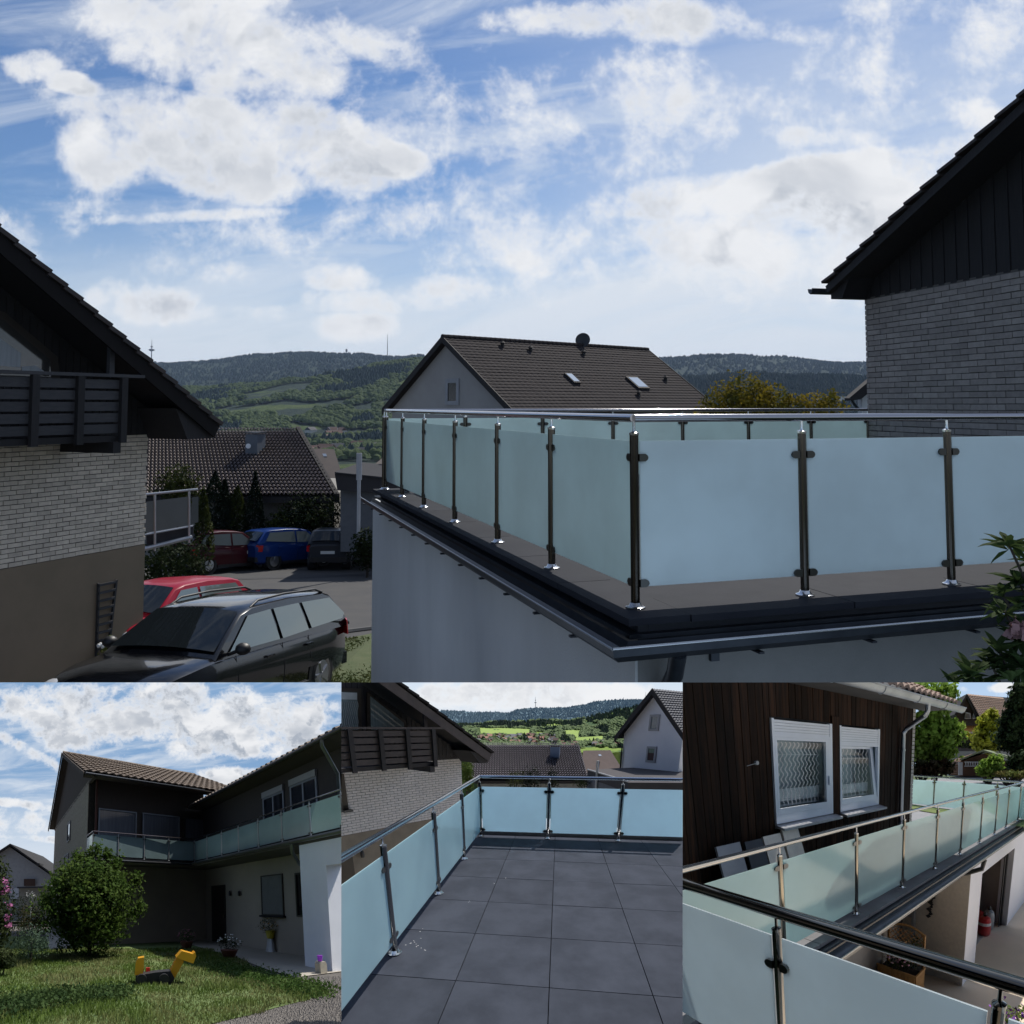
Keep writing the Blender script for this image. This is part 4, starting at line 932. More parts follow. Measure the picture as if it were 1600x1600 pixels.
stems = MB(); spots = [((1576, 850), 4.3, 9), ((1590, 905), 4.35, 8), ((1570, 955), 4.2, 7), ((1515, 1050), 4.0, 8), ((1560, 1015), 4.1, 8), ((1592, 990), 4.2, 8), ((1548, 1035), 4.1, 7), ((1600, 1040), 4.0, 8), ((1580, 1060), 4.0, 8), ((1495, 1078), 4.0, 7), ((1620, 930), 4.3, 8), ((1620, 870), 4.4, 8), ((1535, 1075), 4.0, 7), ((1566, 925), 4.4, 5), ((1610, 1010), 4.3, 8), ((1585, 1035), 4.2, 8)]
root = T.Y(1660, 1250, 4.2)
for (pp, y, nl) in spots:
    c = T.Y(pp[0], pp[1], y)
    stems.tube([root+V((R.uniform(-.2,.1), 0, 0)), c+V((.12, .03, -.25)), c], [.012, .008, .005], 6)
    for k in range(nl*2):
        an = 2*pi*k/nl+R.random()*.5; el = R.uniform(-.7, .9) if k % 2 else R.uniform(.1, 1.1)
        mb = MB(); lancet(mb, c-Zd*R.random()*.03, V((cos(an)*cos(el), sin(an)*cos(el), sin(el))), R.uniform(.09, .15)*(.8 if el > .6 else 1), .035); obj(T, 'leaf', mb, rl_, rh_)
obj(T, 'stem', stems, barkm, rh_)
mb = MB(); c = T.Y(1590, 984, 4.1)
for _ in range(70): mb.leaf(c+V((R.gauss(0,.016), R.gauss(0,.016), R.gauss(0,.018))), .045, .8)
obj(T, 'flower', mb, mat('faded_pink', (.35,.20,.20), .8, trans=.2), rh_)
# ================================================================== THE GARDEN SIDE of the house (lower left)
A = Place(570., 266.5, 1332.5, 1415., .044); PLN[id(A)] = 'b'
def zA(x, y): return (x/3., 1066+y/3.)
def AZ(x, y, z=-1.5): return A.Z(*zA(x, y), z)
def AP_(x, y, P, az): return A.P(*zA(x, y), P, az)
def AY(x, y, d): return A.Y(*zA(x, y), d)
S1 = A.s
def u1(px, py, rx, ry, rot=0, wt=1.): px, py = zA(px, py); return ((px-266)/570., (1415-py)/570., rx/3/570., ry/3/570., radians(rot), wt)
bl1 = [u1(200, 60, 260, 110, 0, .9), u1(330, 200, 190, 90, 0, .8), u1(560, 90, 200, 120, 0, .9), u1(760, 60, 260, 130, 0, 1.), u1(1000, 130, 330, 150, 0, 1.), u1(1300, 150, 330, 130, 10, 1.), u1(900, 270, 120, 65), u1(1130, 270, 130, 55), u1(1420, 260, 160, 50, 15), u1(1100, 420, 160, 42), u1(90, 290, 190, 26, -30, .5), u1(60, 560, 220, 18, -8, .5), u1(40, 670, 120, 50, 0, .3), u1(150, 730, 200, 14, -5, .4), u1(430, 130, 90, 60)]
skA = skymat('sky_garden', A, bl1, (.22, .38, .62), (.52, .64, .78), .85, 11., .5, 7., .62, .8, .05, .42)
mb = MB(); mb.grid(lambda u, v: V((-70+140*u, 62, -22+75*v)), 20, 10); obj(A, 'sky', mb, skA, kind='structure')
lawn = mat('lawn', (.085,.14,.03), .95, col2=(.13,.175,.055), sc=1.3, var=.2, bump=.03, bs=25, s=S1)
conc = mat('concrete_path', (.42,.38,.32), .9, col2=(.36,.33,.28), sc=1.2, bump=.004, bs=60, s=S1)
grav = mat('gravel', (.15,.135,.12), .95, col2=(.09,.082,.075), sc=22, var=.2, bump=.02, bs=60, s=S1)
mb = MB(); mb.grid(lambda u, v: V(((-60+120*u)*(.25+.75*v), 2.5+58*v, -1.515-.6*v*v)), 8, 16); obj(A, 'ground', mb, grav, kind='structure')
mb = MB(); mb.face([AZ(*p, z=-1.507) for p in ((-900, 1620), (880, 1625), (1160, 1560), (1390, 1500), (1545, 1462), (1400, 1420), (1190, 1335), (1110, 1290), (880, 1225), (600, 1180), (350, 1190), (-300, 1190))]); obj(A, 'lawn', mb, lawn, kind='structure')
mb = MB(); mb.face([AZ(*p, z=-1.503) for p in ((560, 1180), (880, 1225), (1110, 1290), (1250, 1345), (1385, 1382), (1520, 1366), (1640, 1350), (1500, 1240), (1100, 1170), (800, 1165))]); obj(A, 'paved_path', mb, conc, kind='structure')
mb = MB(); mb.face([AZ(*p, z=-1.501) for p in ((205, 1150), (300, 1148), (330, 1248), (232, 1250))]); obj(A, 'garden_path', mb, mat('pale_path', (.6,.55,.48), .9, bump=.004, s=S1), kind='structure')
gA = leafm('lawn_blades', (.10,.155,.03), (.19,.195,.08), .8, .3)
mb = MB(); lawnpts = [zA(*p) for p in ((-100, 1640), (880, 1640), (1160, 1565), (1390, 1505), (1545, 1465), (1400, 1420), (1190, 1335), (1110, 1290), (880, 1225), (500, 1190), (-100, 1200))]
def inside(pts, x, y):
    c = False; j = len(pts)-1
    for i in range(len(pts)):
        if (pts[i][1] > y) != (pts[j][1] > y) and x < (pts[j][0]-pts[i][0])*(y-pts[i][1])/(pts[j][1]-pts[i][1])+pts[i][0]: c = not c
        j = i
    return c
k = 0
while k < 52000:
    y = 4.2+9*R.random()**1.4; x = R.uniform(-.60, .42)*y
    p = V((x, y, -1.505)); q = A.px(p)
    k += 1
    if not inside(lawnpts, q[0]+mn.noise(V((x*2, y*2, 0)))*9, q[1]+mn.noise(V((x*2, y*2, 5)))*6): continue
    h = (.035+.03*R.random())*(1+.9*mn.noise(V((x*1.2, y*1.2, 4))))
    if h < .01: continue
    an = R.random()*3.14; d = V((cos(an), sin(an), 0))*.008*(y/5); t_ = V((R.gauss(0,.3), R.gauss(0,.3), 1))*h*1.3
    mb.face([p-d, p+d, p+t_])
obj(A, 'grass', mb, gA, label='short green lawn grass in front of the shaded house', cat='grass', kind='stuff')
mb = MB(); cgl = leafm('clover_leaves', (.03,.06,.018), (.06,.10,.03), 2, .25)
for _ in range(5200):
    u = R.random(); x0, y0 = -20+610*u, 1540-75*u+60*sin(u*3)*-.3; p = AZ(x0+R.gauss(0, 30), y0+R.gauss(0, 26)*(1.1-u*.6), -1.49); mb.leaf(p+Zd*R.uniform(0, .12), .05, .7)
obj(A, 'ground_cover', mb, cgl, label='dark clover patch in the lawn at the lower left', cat='ground cover', kind='stuff')
mb = MB()
for _ in range(4200):
    u = R.random(); x0, y0 = 1000+520*u, 1330+125*u; p = AZ(x0+R.gauss(0, 38), y0+R.gauss(0, 18), -1.49); mb.leaf(p+Zd*R.uniform(0, .07), .06, .6)
obj(A, 'ground_cover', mb, leafm('weed_leaves', (.05,.095,.02), (.08,.13,.035), 2, .3), label='low leafy weeds along the gravel edge of the lawn', cat='ground cover', kind='stuff')
mb = MB()
for _ in range(9000):
    p = AZ(R.uniform(850, 1640), R.uniform(1380, 1640), -1.512); q = A.px(p)
    if inside(lawnpts, *q): continue
    s_ = R.uniform(.008, .022); mb.face([p+V((s_, 0, 0)), p+V((-s_*.6, s_, 0)), p+V((0, 0, s_*1.1))]); mb.face([p+V((-s_*.6, s_, 0)), p+V((-s_*.5, -s_, 0)), p+V((0, 0, s_*1.1))]); mb.face([p+V((-s_*.5, -s_, 0)), p+V((s_, 0, 0)), p+V((0, 0, s_*1.1))])
obj(A, 'loose_gravel', mb, mat('gravel_stones', (.22,.20,.18), .9, col2=(.10,.09,.085), sc=30, var=.3), label='grey gravel scattered at the lower right of the lawn', cat='gravel', kind='stuff')
# ---------------- the house
GA = Fr(AZ(1428, 1330), -24.8); G0 = GA.P.copy(); G0.z = 0; GA = Fr(G0, -24.8); GA.b = -GA.b
ka = GA.inv(AP_(905, 800, G0, -24.8))[0]; KC = GA(ka, 0, 0); GB_ = Fr(KC, 65.2)
kl = GB_.inv(AP_(436, 800, KC, 65.2))[0]
ho = thing(A, 'dark_house', 'L shaped house in deep shade with tiled roof and timber upper floor behind the lawn', 'house', GA(4, -1, -1.5))
dwood = mat('dark_cladding', (.040,.032,.027), .85, col2=(.060,.047,.038), sc=8, stretch=(5,5,.3), rnd=.12); shw = mat('render_tan', (.42,.37,.31), .95, col2=(.35,.31,.26), sc=1, bump=.004, bs=50, s=S1)
whr = mat('render_bright', (.86,.87,.90), .9, col2=(.78,.79,.83), sc=1.5, bump=.008, bs=45, s=S1)
def za(x, y, b=0): p = AP_(x, y, GA(0, b, 0), -24.8); return GA.inv(p)
def zb_(x, y, b=0): p = AP_(x, y, GB_(0, b, 0), 65.2); return GB_.inv(p)
zsl = zb_(905, 862)[2]; zfl = zsl+.16
# ground floor walls: A wing set back 1.2 m, B wing set back too
sb = -1.3
mb = MB(); mb.box(GA, 0.0, ka+3, sb-.2, sb, -1.6, zsl); obj(A, 'wall', mb, shw, ho)
mb = MB(); mb.box(GB_, kl+.4, 1.3, -1.45, -1.25, -1.6, zsl); obj(A, 'wall', mb, shw, ho)
# garage volume
mb = MB(); a1 = za(1528, 900)[0]; top_op = za(1528, 858)[2]
mb.box(GA, a1, 0, -1.3+.0, -.02, -1.6, zsl-.02); mb.box(GA, -6, a1-.001, -.9, -.02, top_op, zsl-.021); obj(A, 'garage_wall', mb, whr, ho)
mb = MB(); mb.box(GA, -6, a1-.001, -.95, -.85, -1.6, top_op-.001); obj(A, 'garage_door', mb, mat('garage_door_dark', (.02,.022,.024), .6), ho)
# balcony slab and gutter
mb = MB(); mb.box(GA, -7, ka, -1.3, -.04, zsl, zfl-.03); mb.box(GB_, kl, -.0, -1.25, -.04, zsl, zfl-.031); mb.box(GA, ka+.002, ka+1.6, -1.7, -.05, zsl+.004, zfl-.04); obj(A, 'balcony_slab', mb, mat('slab_soffit', (.11,.10,.09), .9), ho)  # inner corner box added to stop sun leaking onto the wall below
mb = MB(); mb.box(GA, -7, ka-.0, -1.25, .03, zfl-.029, zfl); mb.box(GB_, kl-.05, -.03, -1.2, .03, zfl-.028, zfl+.001); obj(A, 'balcony_edge', mb, fascm, ho)
gzz = za(1380, 745, .12)[2]
mb = MB(); mb.tube([GA(ka-.1, .09, gzz), GA(-7, .09, gzz)], .055, 10); obj(A, 'gutter', mb, mat('zinc_garden', (.25,.26,.28), .3, .9, s=S1), ho, smooth=60)
mb = MB(); mb.tube([GB_(-.1, .09, zsl+.05), GB_(kl-.1, .09, zsl+.05)], .05, 10); obj(A, 'gutter', mb, mat('zinc_shade', (.06,.062,.07), .4, .7), ho, smooth=60)
dp = mat('downpipe_grey', (.17,.18,.19), .4, .7)
a_, _, z_ = za(1372, 760, .05); mb = MB(); mb.tube([GA(a_, .09, z_), GA(a_, .07, z_-.22), GA(a_+.15, -.3, z_-.5), GA(.2, -.85, z_-.75)], .05, 10); obj(A, 'downpipe', mb, dp, ho, smooth=60)
# upper walls
sw = -1.15; eA = za(1040, 515, -.35); eA2 = za(1597, 222, -.35); ze = (eA[2]+eA2[2])/2
eB = zb_(400, 425, -.45); eB2 = zb_(1030, 512, -.45); zeB = (eB[2]+eB2[2])/2; 
mb = MB(); mb.box(GA, -7, ka+1.2, sw-.15, sw, zfl, ze+.05); obj(A, 'upper_wall', mb, dwood, ho)
wl = zb_(462, 600, sw)[0]
mb = MB(); mb.box(GB_, wl-.1, 1.2, sw-.15, sw, zfl, zeB+.05); obj(A, 'upper_wall', mb, dwood, ho)
mb = MB(); mb.box(GB_, wl-.14, wl-.06, sw, sw+.06, zfl, zeB); obj(A, 'corner_post', mb, mat('red_wood', (.09,.035,.025), .8), ho)
# brick part of the gable end
brk = mat('brick_tan', (.42,.38,.31), .9, col2=(.27,.245,.20), sc=10, s=S1, bump=.01, bs=30)
gx = eB[0]+.35; GE = Fr(GB_(gx, -.45, 0), -24.8); far_ = GE.inv(AP_(262, 665, GE.P, -24.8))
glen = GE.inv(AP_(258, 665, GE.P, -24.8))[0]
mb = MB(); mb.box(GE, .9, glen-.3, .0, 3., -1.6, zeB+.1); obj(A, 'wall', mb, mortar, ho)
rest = MB(); zz = -1.0; r_ = 0
while zz < zeB:
    aa = .9-(.12 if r_ % 2 else 0)
    while aa < glen-.3:
        rest.box(GE, max(.9, aa), min(aa+.23, glen-.3), -.02, .0, zz, zz+.062); aa += .245
    zz += .076; r_ += 1
obj(A, 'brick_courses', rest, brk, ho, kind='stuff')
for x0, x1, y0, y1 in ((318, 336, 640, 775), (304, 326, 790, 870)):
    p0 = GE.inv(AP_(x1, y0, GE.P, -24.8)); p1 = GE.inv(AP_(x0, y1, GE.P, -24.8)); FF = Fr(GE.P, GE.az)
    window(A, ho, FF, p0[0], p1[0], -.03, p0[2]-1.1, p0[2]-.1, mat('frame_pale', (.35,.36,.38), .6), dglass, out=-1, fw=.06)
# roofs
hgt = (GE.inv(AP_(325, 337, GE.P, -24.8))[2])-zeB
ridx = GE.inv(AP_(325, 337, GE.P, -24.8))[0]
rtile = mat('roof_tile_ochre', (.20,.155,.115), .8, col2=(.11,.085,.07), sc=4, bump=.01, bs=20, s=S1, var=.25)
R0 = GE(0, -.35, zeB+.02); evB = GE.a*ridx+Zd*(hgt); RLn = 8.2
tileroof(A, ho, R0, GB_.a*RLn, evB, 27, 13, rtile, .05, .045, seg=4)
mb = MB(); slab(mb, R0-Zd*.02, GB_.a*RLn, evB, .08); slab(mb, GE(glen, -.35, zeB), GB_.a*RLn, GE.a*(ridx-glen)+Zd*hgt, .08); obj(A, 'roof', mb, dwood, ho)
mb = MB()
for i in range(24): c0 = R0+evB+GB_.a*(i*.345)+Zd*.02; mb.tube([c0, c0+GB_.a*.37+Zd*.02], [.09, .075], 7)
obj(A, 'ridge_tiles', mb, rtile, ho, kind='stuff')
mb = MB(); mb.prism([GE(.0, .1, zeB-.12), GE(glen, .1, zeB-.12), GE(ridx, .1, zeB+hgt-.1)], GB_.a*-.12); obj(A, 'gable_cladding', mb, dwood, ho)
for p, q in ((GE(0, -.38, zeB-.06), GE(ridx, -.38, zeB+hgt-.04)), (GE(glen, -.38, zeB-.06), GE(ridx, -.38, zeB+hgt-.04))):
    mb = MB(); mb.prism([p-Zd*.14, p+Zd*.06, q+Zd*.06, q-Zd*.14], GB_.a*-.05); obj(A, 'barge_board', mb, dwood, ho)
mb = MB(); mb.tube([R0-Zd*.08-GE.a*.06, R0-Zd*.08-GE.a*.06+GB_.a*5.2], .05, 8); obj(A, 'gutter', mb, mat('zinc_shade', (.06,.062,.07), .4, .7), ho, smooth=60)
mb = MB(); mb.box(GB_, eB[0]-.0, 2., -.9, -.42, zeB-.06, zeB-.02); obj(A, 'eaves_soffit', mb, dwood, ho)
# A wing roof seen from below: eaves, gutter, tile ends
mb = MB(); mb.box(GA, -7, ka+1.0, sw, -.32, ze-.02, ze+.03); obj(A, 'eaves_soffit', mb, dwood, ho)
mb = MB(); slab(mb, GA(-7, -.30, ze+.03), GA.a*(ka+7.9), GA.b*-3.2+Zd*1.35, .06); obj(A, 'roof', mb, dwood, ho)
mb = MB(); mb.tube([GA(-7, -.26, ze+.0), GA(ka+.8, -.26, ze+.0)], .06, 10); obj(A, 'gutter', mb, mat('zinc_shade2', (.09,.09,.10), .35, .8), ho, smooth=60)
mb = MB()
for i in range(58): c0 = GA(-6.5+i*.235, -.30, ze+.075); mb.tube([c0, c0-GA.b*.4+Zd*.17], [.07, .07], 6)
obj(A, 'tile_ends', mb, rtile, ho, kind='stuff')
a_, _, z_ = za(1512, 275, -.3); mb = MB(); p1 = za(1580, 380, sw+.08)
mb.tube([GA(a_, -.27, ze-.02), GA(a_, -.27, ze-.2), GA(p1[0], sw+.08, ze-.75), GA(p1[0], sw+.08, zfl)], .05, 10); obj(A, 'downpipe', mb, dp, ho, smooth=60)
# upper windows
fpale = mat('frame_grey_blue', (.25,.27,.30), .6); gshade = mat('glass_reflect', (.10,.11,.13), .12, col2=(.16,.17,.19), sc=2, stretch=(8,8,.4), spec=1)
def ubox(F, inv, pts, b, **kw):
    p0 = inv(pts[0], pts[1], b); p1 = inv(pts[2], pts[3], b); a0, a1 = sorted((p0[0], p1[0])); return a0, a1, max(p0[2], p1[2])
for (x0, y0, x1, y1) in ((462, 590, 640, 640), (668, 612, 840, 650), (862, 632, 966, 660), (988, 632, 1040, 650)):
    p0 = zb_(x0, y0, sw); p1 = zb_(x1, y0, sw); window(A, ho, GB_, p0[0], p1[0], sw, zfl+.25, p0[2], mat('frame_dark', (.05,.045,.04), .6) if x0 > 800 else fpale, gshade, fw=.05)
shut = mat('shutter_box', (.36,.36,.36), .5)
for (x0, y0, x1, y1) in ((1235, 545, 1333, 510), (1362, 490, 1487, 440)):
    p0 = za(x0, y0, sw); p1 = za(x1, y1, sw); a0, a1 = sorted((p0[0], p1[0])); zt = (p0[2]+p1[2])/2
    window(A, ho, GA, a0, a1, sw, zt-1.25, zt-.001, fpale, dglass, fw=.06, mull=((a0+a1)/2,)); mb = MB(); mb.box(GA, a0, a1, sw, sw+.09, zt, zt+.2); obj(A, 'shutter_box', mb, shut, ho)
# ground floor openings
def gw(x0, y0, x1, y1):
    p0 = za(x0, y0, sb); p1 = za(x1, y1, sb); a0, a1 = sorted((p0[0], p1[0])); return a0, a1, p0[2], p1[2]
a0, a1, zt, z2 = gw(1225, 908, 1335, 1095)
o = window(A, ho, GA, a0, a1, sb, z2, zt, mat('frame_dark', (.05,.045,.04), .6), mat('shutter_slats', (.20,.21,.22), .6), fw=.04)
for i in range(20):
    z = z2+.06+i*(zt-z2-.1)/20; mb = MB(); mb.box(GA, a0+.05, a1-.05, sb+.02, sb+.035, z, z+(zt-z2-.1)/20*.8); obj(A, 'shutter_slat', mb, mat('shutter_slats', (.20,.21,.22), .6), o)
mb = MB(); mb.box(GA, a0-.05, a1+.05, sb, sb+.12, z2-.06, z2); obj(A, 'window_sill', mb, slabm, ho)
a0, a1, zt, z2 = gw(1385, 895, 1430, 1100); window(A, ho, GA, a0, a1, sb, z2, zt, mat('frame_dark', (.05,.045,.04), .6), dglass, fw=.05)
a0, a1, zt, z2 = gw(993, 955, 1062, 1190); mb = MB(); mb.box(GA, a0, a1, sb, sb+.03, -1.5, zt); o = obj(A, 'door', mb, mat('door_dark', (.018,.015,.013), .6), ho)
mb = MB(); mb.box(GA, a0+.08, a0+.12, sb+.03, sb+.07, -.5, -.35); obj(A, 'handle', mb, bsteel, o)
for x in (1085, 1128):
    a_, _, z_ = za(x, 990, sb); mb = MB(); mb.lathe(GA(a_, sb+.08, z_-.1), [(.04, 0), (.05, .05), (.05, .15), (.02, .2)], 8); mb.tube([GA(a_, sb, z_+.1), GA(a_, sb+.08, z_+.1)], .01, 5)
    obj(A, 'wall_lamp', mb, fascm, ho)
# ---------------- balcony railing
def ap(x, b=0): return GA(za(x, 800)[0], b-.06, zfl)
runA = [GA(za(x, 700)[0], -.06, zfl) for x in (905, 963, 1031, 1110, 1203, 1314, 1448, 1600)]
sp_ = runA[-1]-runA[-2]; runA += [runA[-1]+sp_, runA[-1]+sp_*2]
runB = [GB_(zb_(x, 750)[0], -.06, zfl) for x in (437, 557, 679, 794)]+[runA[0]]
rtn = [GE(.7, 0, zfl)]
c0 = runB[0]; dA = GA.a; runC = [c0+dA*1.05, c0]
asteel = mat('post_alu', (.50,.52,.54), .35, .6); arail = mat('rail_bright', (.5,.48,.5), .12, 1)
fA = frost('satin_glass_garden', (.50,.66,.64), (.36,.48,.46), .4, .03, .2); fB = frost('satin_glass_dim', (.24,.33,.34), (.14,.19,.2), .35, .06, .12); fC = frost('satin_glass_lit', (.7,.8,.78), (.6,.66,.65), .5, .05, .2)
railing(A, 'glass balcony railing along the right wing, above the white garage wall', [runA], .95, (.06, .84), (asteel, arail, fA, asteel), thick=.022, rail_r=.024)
railing(A, 'glass balcony railing across the left wing, in the shade', [runB], .95, (.06, .84), (asteel, mat('rail_shaded', (.22,.18,.18), .25, 1), fB, asteel), thick=.02, rail_r=.022)  # shaded run: glass and rail get darker copies of their colours
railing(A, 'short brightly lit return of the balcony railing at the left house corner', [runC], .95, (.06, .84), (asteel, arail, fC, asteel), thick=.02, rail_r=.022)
# ---------------- neighbour, plants
nh = thing(A, 'neighbour_house', 'pale gabled neighbour house at the left behind the flower shrubs', 'house', AY(100, 1100, 34))
nw = mat('render_neighbour', (.34,.34,.34), .9)
mb = MB(); mb.prism([AY(-130, 1120, 34), AY(-130, 880, 34), AY(45, 772, 34), AY(238, 905, 34), AY(238, 1120, 34)], V((0,8,0))); obj(A, 'wall', mb, nw, nh)
for p, q in (((-130, 880), (47, 765)), ((47, 765), (250, 908))):
    mb = MB(); mb.prism([AY(*p, 33.7), AY(*q, 33.7), AY(q[0], q[1]-9, 33.7), AY(p[0], p[1]-9, 33.7)], V((0,9,0))); obj(A, 'roof', mb, blackw, nh)
mb = MB(); mb.prism([AY(168, 858, 33.5), AY(186, 858, 33.5), AY(186, 848, 33.5), AY(168, 848, 33.5)], V((0,1,0))); obj(A, 'chimney', mb, blackw, nh)
mb = MB(); mb.prism([AY(113, 955, 33.95), AY(165, 955, 33.95), AY(165, 922, 33.95), AY(113, 922, 33.95)], V((0,-.05,0))); obj(A, 'window', mb, mat('shutter_brown', (.06,.03,.02), .8), nh)
mb = MB(); mb.prism([AY(52, 1015, 33.95), AY(88, 1015, 33.95), AY(88, 965, 33.95), AY(52, 965, 33.95)], V((0,-.05,0))); obj(A, 'window', mb, mat('garage_pale', (.5,.52,.55), .6), nh)
gsh = thing(A, 'garden_shed', 'low beige outbuilding in front of the neighbour house', 'shed', AY(150, 1100, 30)); mb = MB()
mb.prism([AY(90, 1100, 30), AY(250, 1100, 30), AY(250, 962, 30), AY(90, 962, 30)], V((0,3,0))); obj(A, 'wall', mb, mat('beige_wall', (.24,.235,.2), .9), gsh)
mb = MB(); mb.prism([AY(80, 966, 29.8), AY(260, 962, 29.8), AY(260, 955, 29.8), AY(80, 959, 29.8)], V((0,3.3,0))); obj(A, 'roof', mb, fascm, gsh)
bl = leafm('bush_leaves', (.045,.085,.016), (.085,.13,.028), 2.0, .4)
c = AY(425, 1040, 11.2); rr_ = 1.42
tree(A, 'laurel_bush', 'large round green bush on the lawn in front of the house', V((c.x, c.y, -1.5)), 1, [(c, (1.45, 1.2, 1.25)), (c+V((-.2,0,.45)), (1.15, 1.0, 1.0)), (c+V((-.1,.1,-.75)), (1.15, 1.0, .85)), (c+V((.2,.2,-.2)), (1.15, 1.1, 1.0)), (c+V((-.7,0,-.1)), (.7,.7,.7)), (c+V((.7,.1,.65)), (.55,.5,.5)), (c+V((-.6,0,.9)), (.45,.45,.4)), (c+V((.1,-.1,.65)), (.8, .8, .75))], 21000, .11, bl, barkm, cat='bush', tr=.07, limbs=8)
for sx, sz, r_ in ((-1.05, .75, .28), (-.45, 1.45, .25), (.15, 1.62, .3), (.75, 1.3, .26), (1.35, .75, .26), (-1.4, .1, .24), (1.5, -.1, .22), (-.1, 1.5, .2), (.45, 1.55, .18)):
    mb = MB(); foliage(mb, c+V((sx, .1, sz)), (r_, r_, r_*1.25), 260, .11, hollow=.1); obj(A, 'shoot', mb, bl, bpy.data.objects['laurel_bush'])
dk = leafm('shrub_leaves', (.022,.035,.014), (.045,.06,.02), 2, .25)
c = AY(-45, 1060, 9.0)
t = tree(A, 'flowering_rhododendron', 'tall dark rhododendron with pink flowers at the left border', V((c.x, c.y, -1.5)), 1, [(c, (.62, .5, .8)), (c+V((.0,0,.7)), (.42, .4, .6)), (c-Zd*.6, (.6, .5, .5))], 4200, .1, dk, barkm, cat='shrub', tr=.05, limbs=4)
mb = MB()
for x, y in ((40, 972), (50, 1045), (25, 935), (30, 1100), (12, 990), (44, 1140)):
    q = AY(x, y, 8.75)
    for _ in range(26): mb.leaf(q+V((R.gauss(0,.04), R.gauss(0,.04), R.gauss(0,.04))), .05, .8)
obj(A, 'blossom', mb, mat('pink_petals', (.5,.16,.36), .8, trans=.3), t)
for (x, y, d, r, m_, lab) in ((150, 1110, 10.5, .42, leafm('reddish_leaves', (.08,.06,.03), (.03,.04,.015), 4, .3), 'reddish dark shrub between lawn and path'), (150, 1200, 9.8, .42, leafm('lavender_leaves', (.07,.11,.08), (.05,.08,.04), 4, .3), 'grey green lavender clump on the lawn edge'), (180, 1085, 13, .5, dk, 'dark shrub behind the reddish one'), (90, 1050, 16, .6, leafm('spring_leaves', (.08,.12,.02), (.06,.09,.02), 4, .3), 'bright green low shrub by the neighbour'), (20, 1290, 8.2, .22, dk, 'small dark plant at the left edge of the lawn')):
    c = AY(x, y, d); tree(A, 'shrub', lab, V((c.x, c.y, -1.5)), 1, [(c, (r*1.1, r, r)), (c-Zd*r*.5, (r*1.2, r, r*.7))], 1500, .06, m_, barkm, cat='shrub', tr=.02, limbs=3)
hd = AY(148, 1000, 11)
mb = MB(); 
for _ in range(70): mb.leaf(hd+V((R.gauss(0,.07), 0, R.gauss(0,.06))), .06, .35)
mb.tube([V((hd.x, hd.y, -1.5)), hd], .012, 5); obj(A, 'garden_windmill', mb, mat('windmill_white', (.6,.6,.6), .5), label='white pinwheel on a stick left of the big bush', cat='pinwheel')
def potplant(pl, lab, c, r, h, mp, ml, fl=None, n=420, cat='potted plant', ls=.05):
    t = thing(pl, 'potted_plant', lab, cat, c); mb = MB(); mb.lathe(c, [(r*.6, 0), (r*.85, h*.6), (r, h), (r*.9, h-.01)], 12); obj(pl, 'pot', mb, mp, t, smooth=50)
    mb = MB(); foliage(mb, c+Zd*(h+r*.7), (r*1.35, r*1.2, r*.95), n, ls); obj(pl, 'foliage', mb, ml, t)
    if fl:
        mb = MB()
        for _ in range(26): d = V((R.gauss(0,1), R.gauss(0,1), abs(R.gauss(0,.8)))).normalized(); mb.ball(c+Zd*(h+r*.7)+V((d.x*r*1.3, d.y*r*1.2, d.z*r)), .022, 6, 4)
        obj(pl, 'blossom', mb, fl, t)
    return t
terra = mat('terracotta', (.16,.05,.03), .8); pinkf = mat('pink_petals', (.5,.16,.36), .8); whf = mat('white_petals', (.8,.8,.78), .7)
potplant(A, 'bowl of white and orange flowers on the lawn edge', AZ(1075, 1290), .26, .22, terra, dk, whf)
potplant(A, 'shaded pink flowering pot by the wall left of the bowl', AZ(875, 1248), .24, .25, terra, dk, mat('pink_dim', (.3,.1,.14), .8))
potplant(A, 'dark leafy pot beside the front door', AZ(1060, 1215), .3, .3, fascm, dk)
c = AZ(1270, 1262); t = thing(A, 'pedestal_planter', 'yellow pot with flowers on a tall white vase against the wall', 'planter', c)
mb = MB(); mb.lathe(c, [(.17, 0), (.13, .2), (.10, .42)], 14); obj(A, 'vase', mb, mat('vase_white', (.5,.52,.55), .4), t, smooth=60)
mb = MB(); mb.lathe(c+Zd*.421, [(.11, 0), (.16, .24), (.17, .26)], 14); obj(A, 'pot', mb, mat('pot_yellow', (.6,.5,.03), .5), t, smooth=60)
mb = MB(); foliage(mb, c+Zd*.85, (.38, .3, .26), 600, .05); obj(A, 'foliage', mb, dk, t)
mb = MB()
for _ in range(24): mb.ball(c+Zd*.87+V((R.gauss(0,.2), R.gauss(0,.15), R.gauss(0,.12))), .02, 6, 4)
obj(A, 'blossom', mb, mat('orange_petals', (.5,.25,.05), .8), t)
c = AZ(715, 1215); t = thing(A, 'garden_bench', 'garden bench covered with a red cloth in the shade', 'bench', c); F = Fr(c, 65)
mb = MB(); mb.box(F, -.75, .75, -.25, .25, .42, .46); mb.box(F, -.75, .75, .22, .25, .2, .42); obj(A, 'seat_cloth', mb, mat('red_cloth', (.16,.02,.02), .9, col2=(.25,.06,.05), sc=9), t)
mb = MB(); mb.box(F, -.75, .75, -.30, -.26, .3, .8); obj(A, 'backrest', mb, mat('red_cloth', (.16,.02,.02), .9), t)
for a in (-.65, .65):
    for b in (-.2, .2): mb = MB(); mb.box(F, a-.03, a+.03, b-.03, b+.03, 0, .42); obj(A, 'leg', mb, fascm, t)
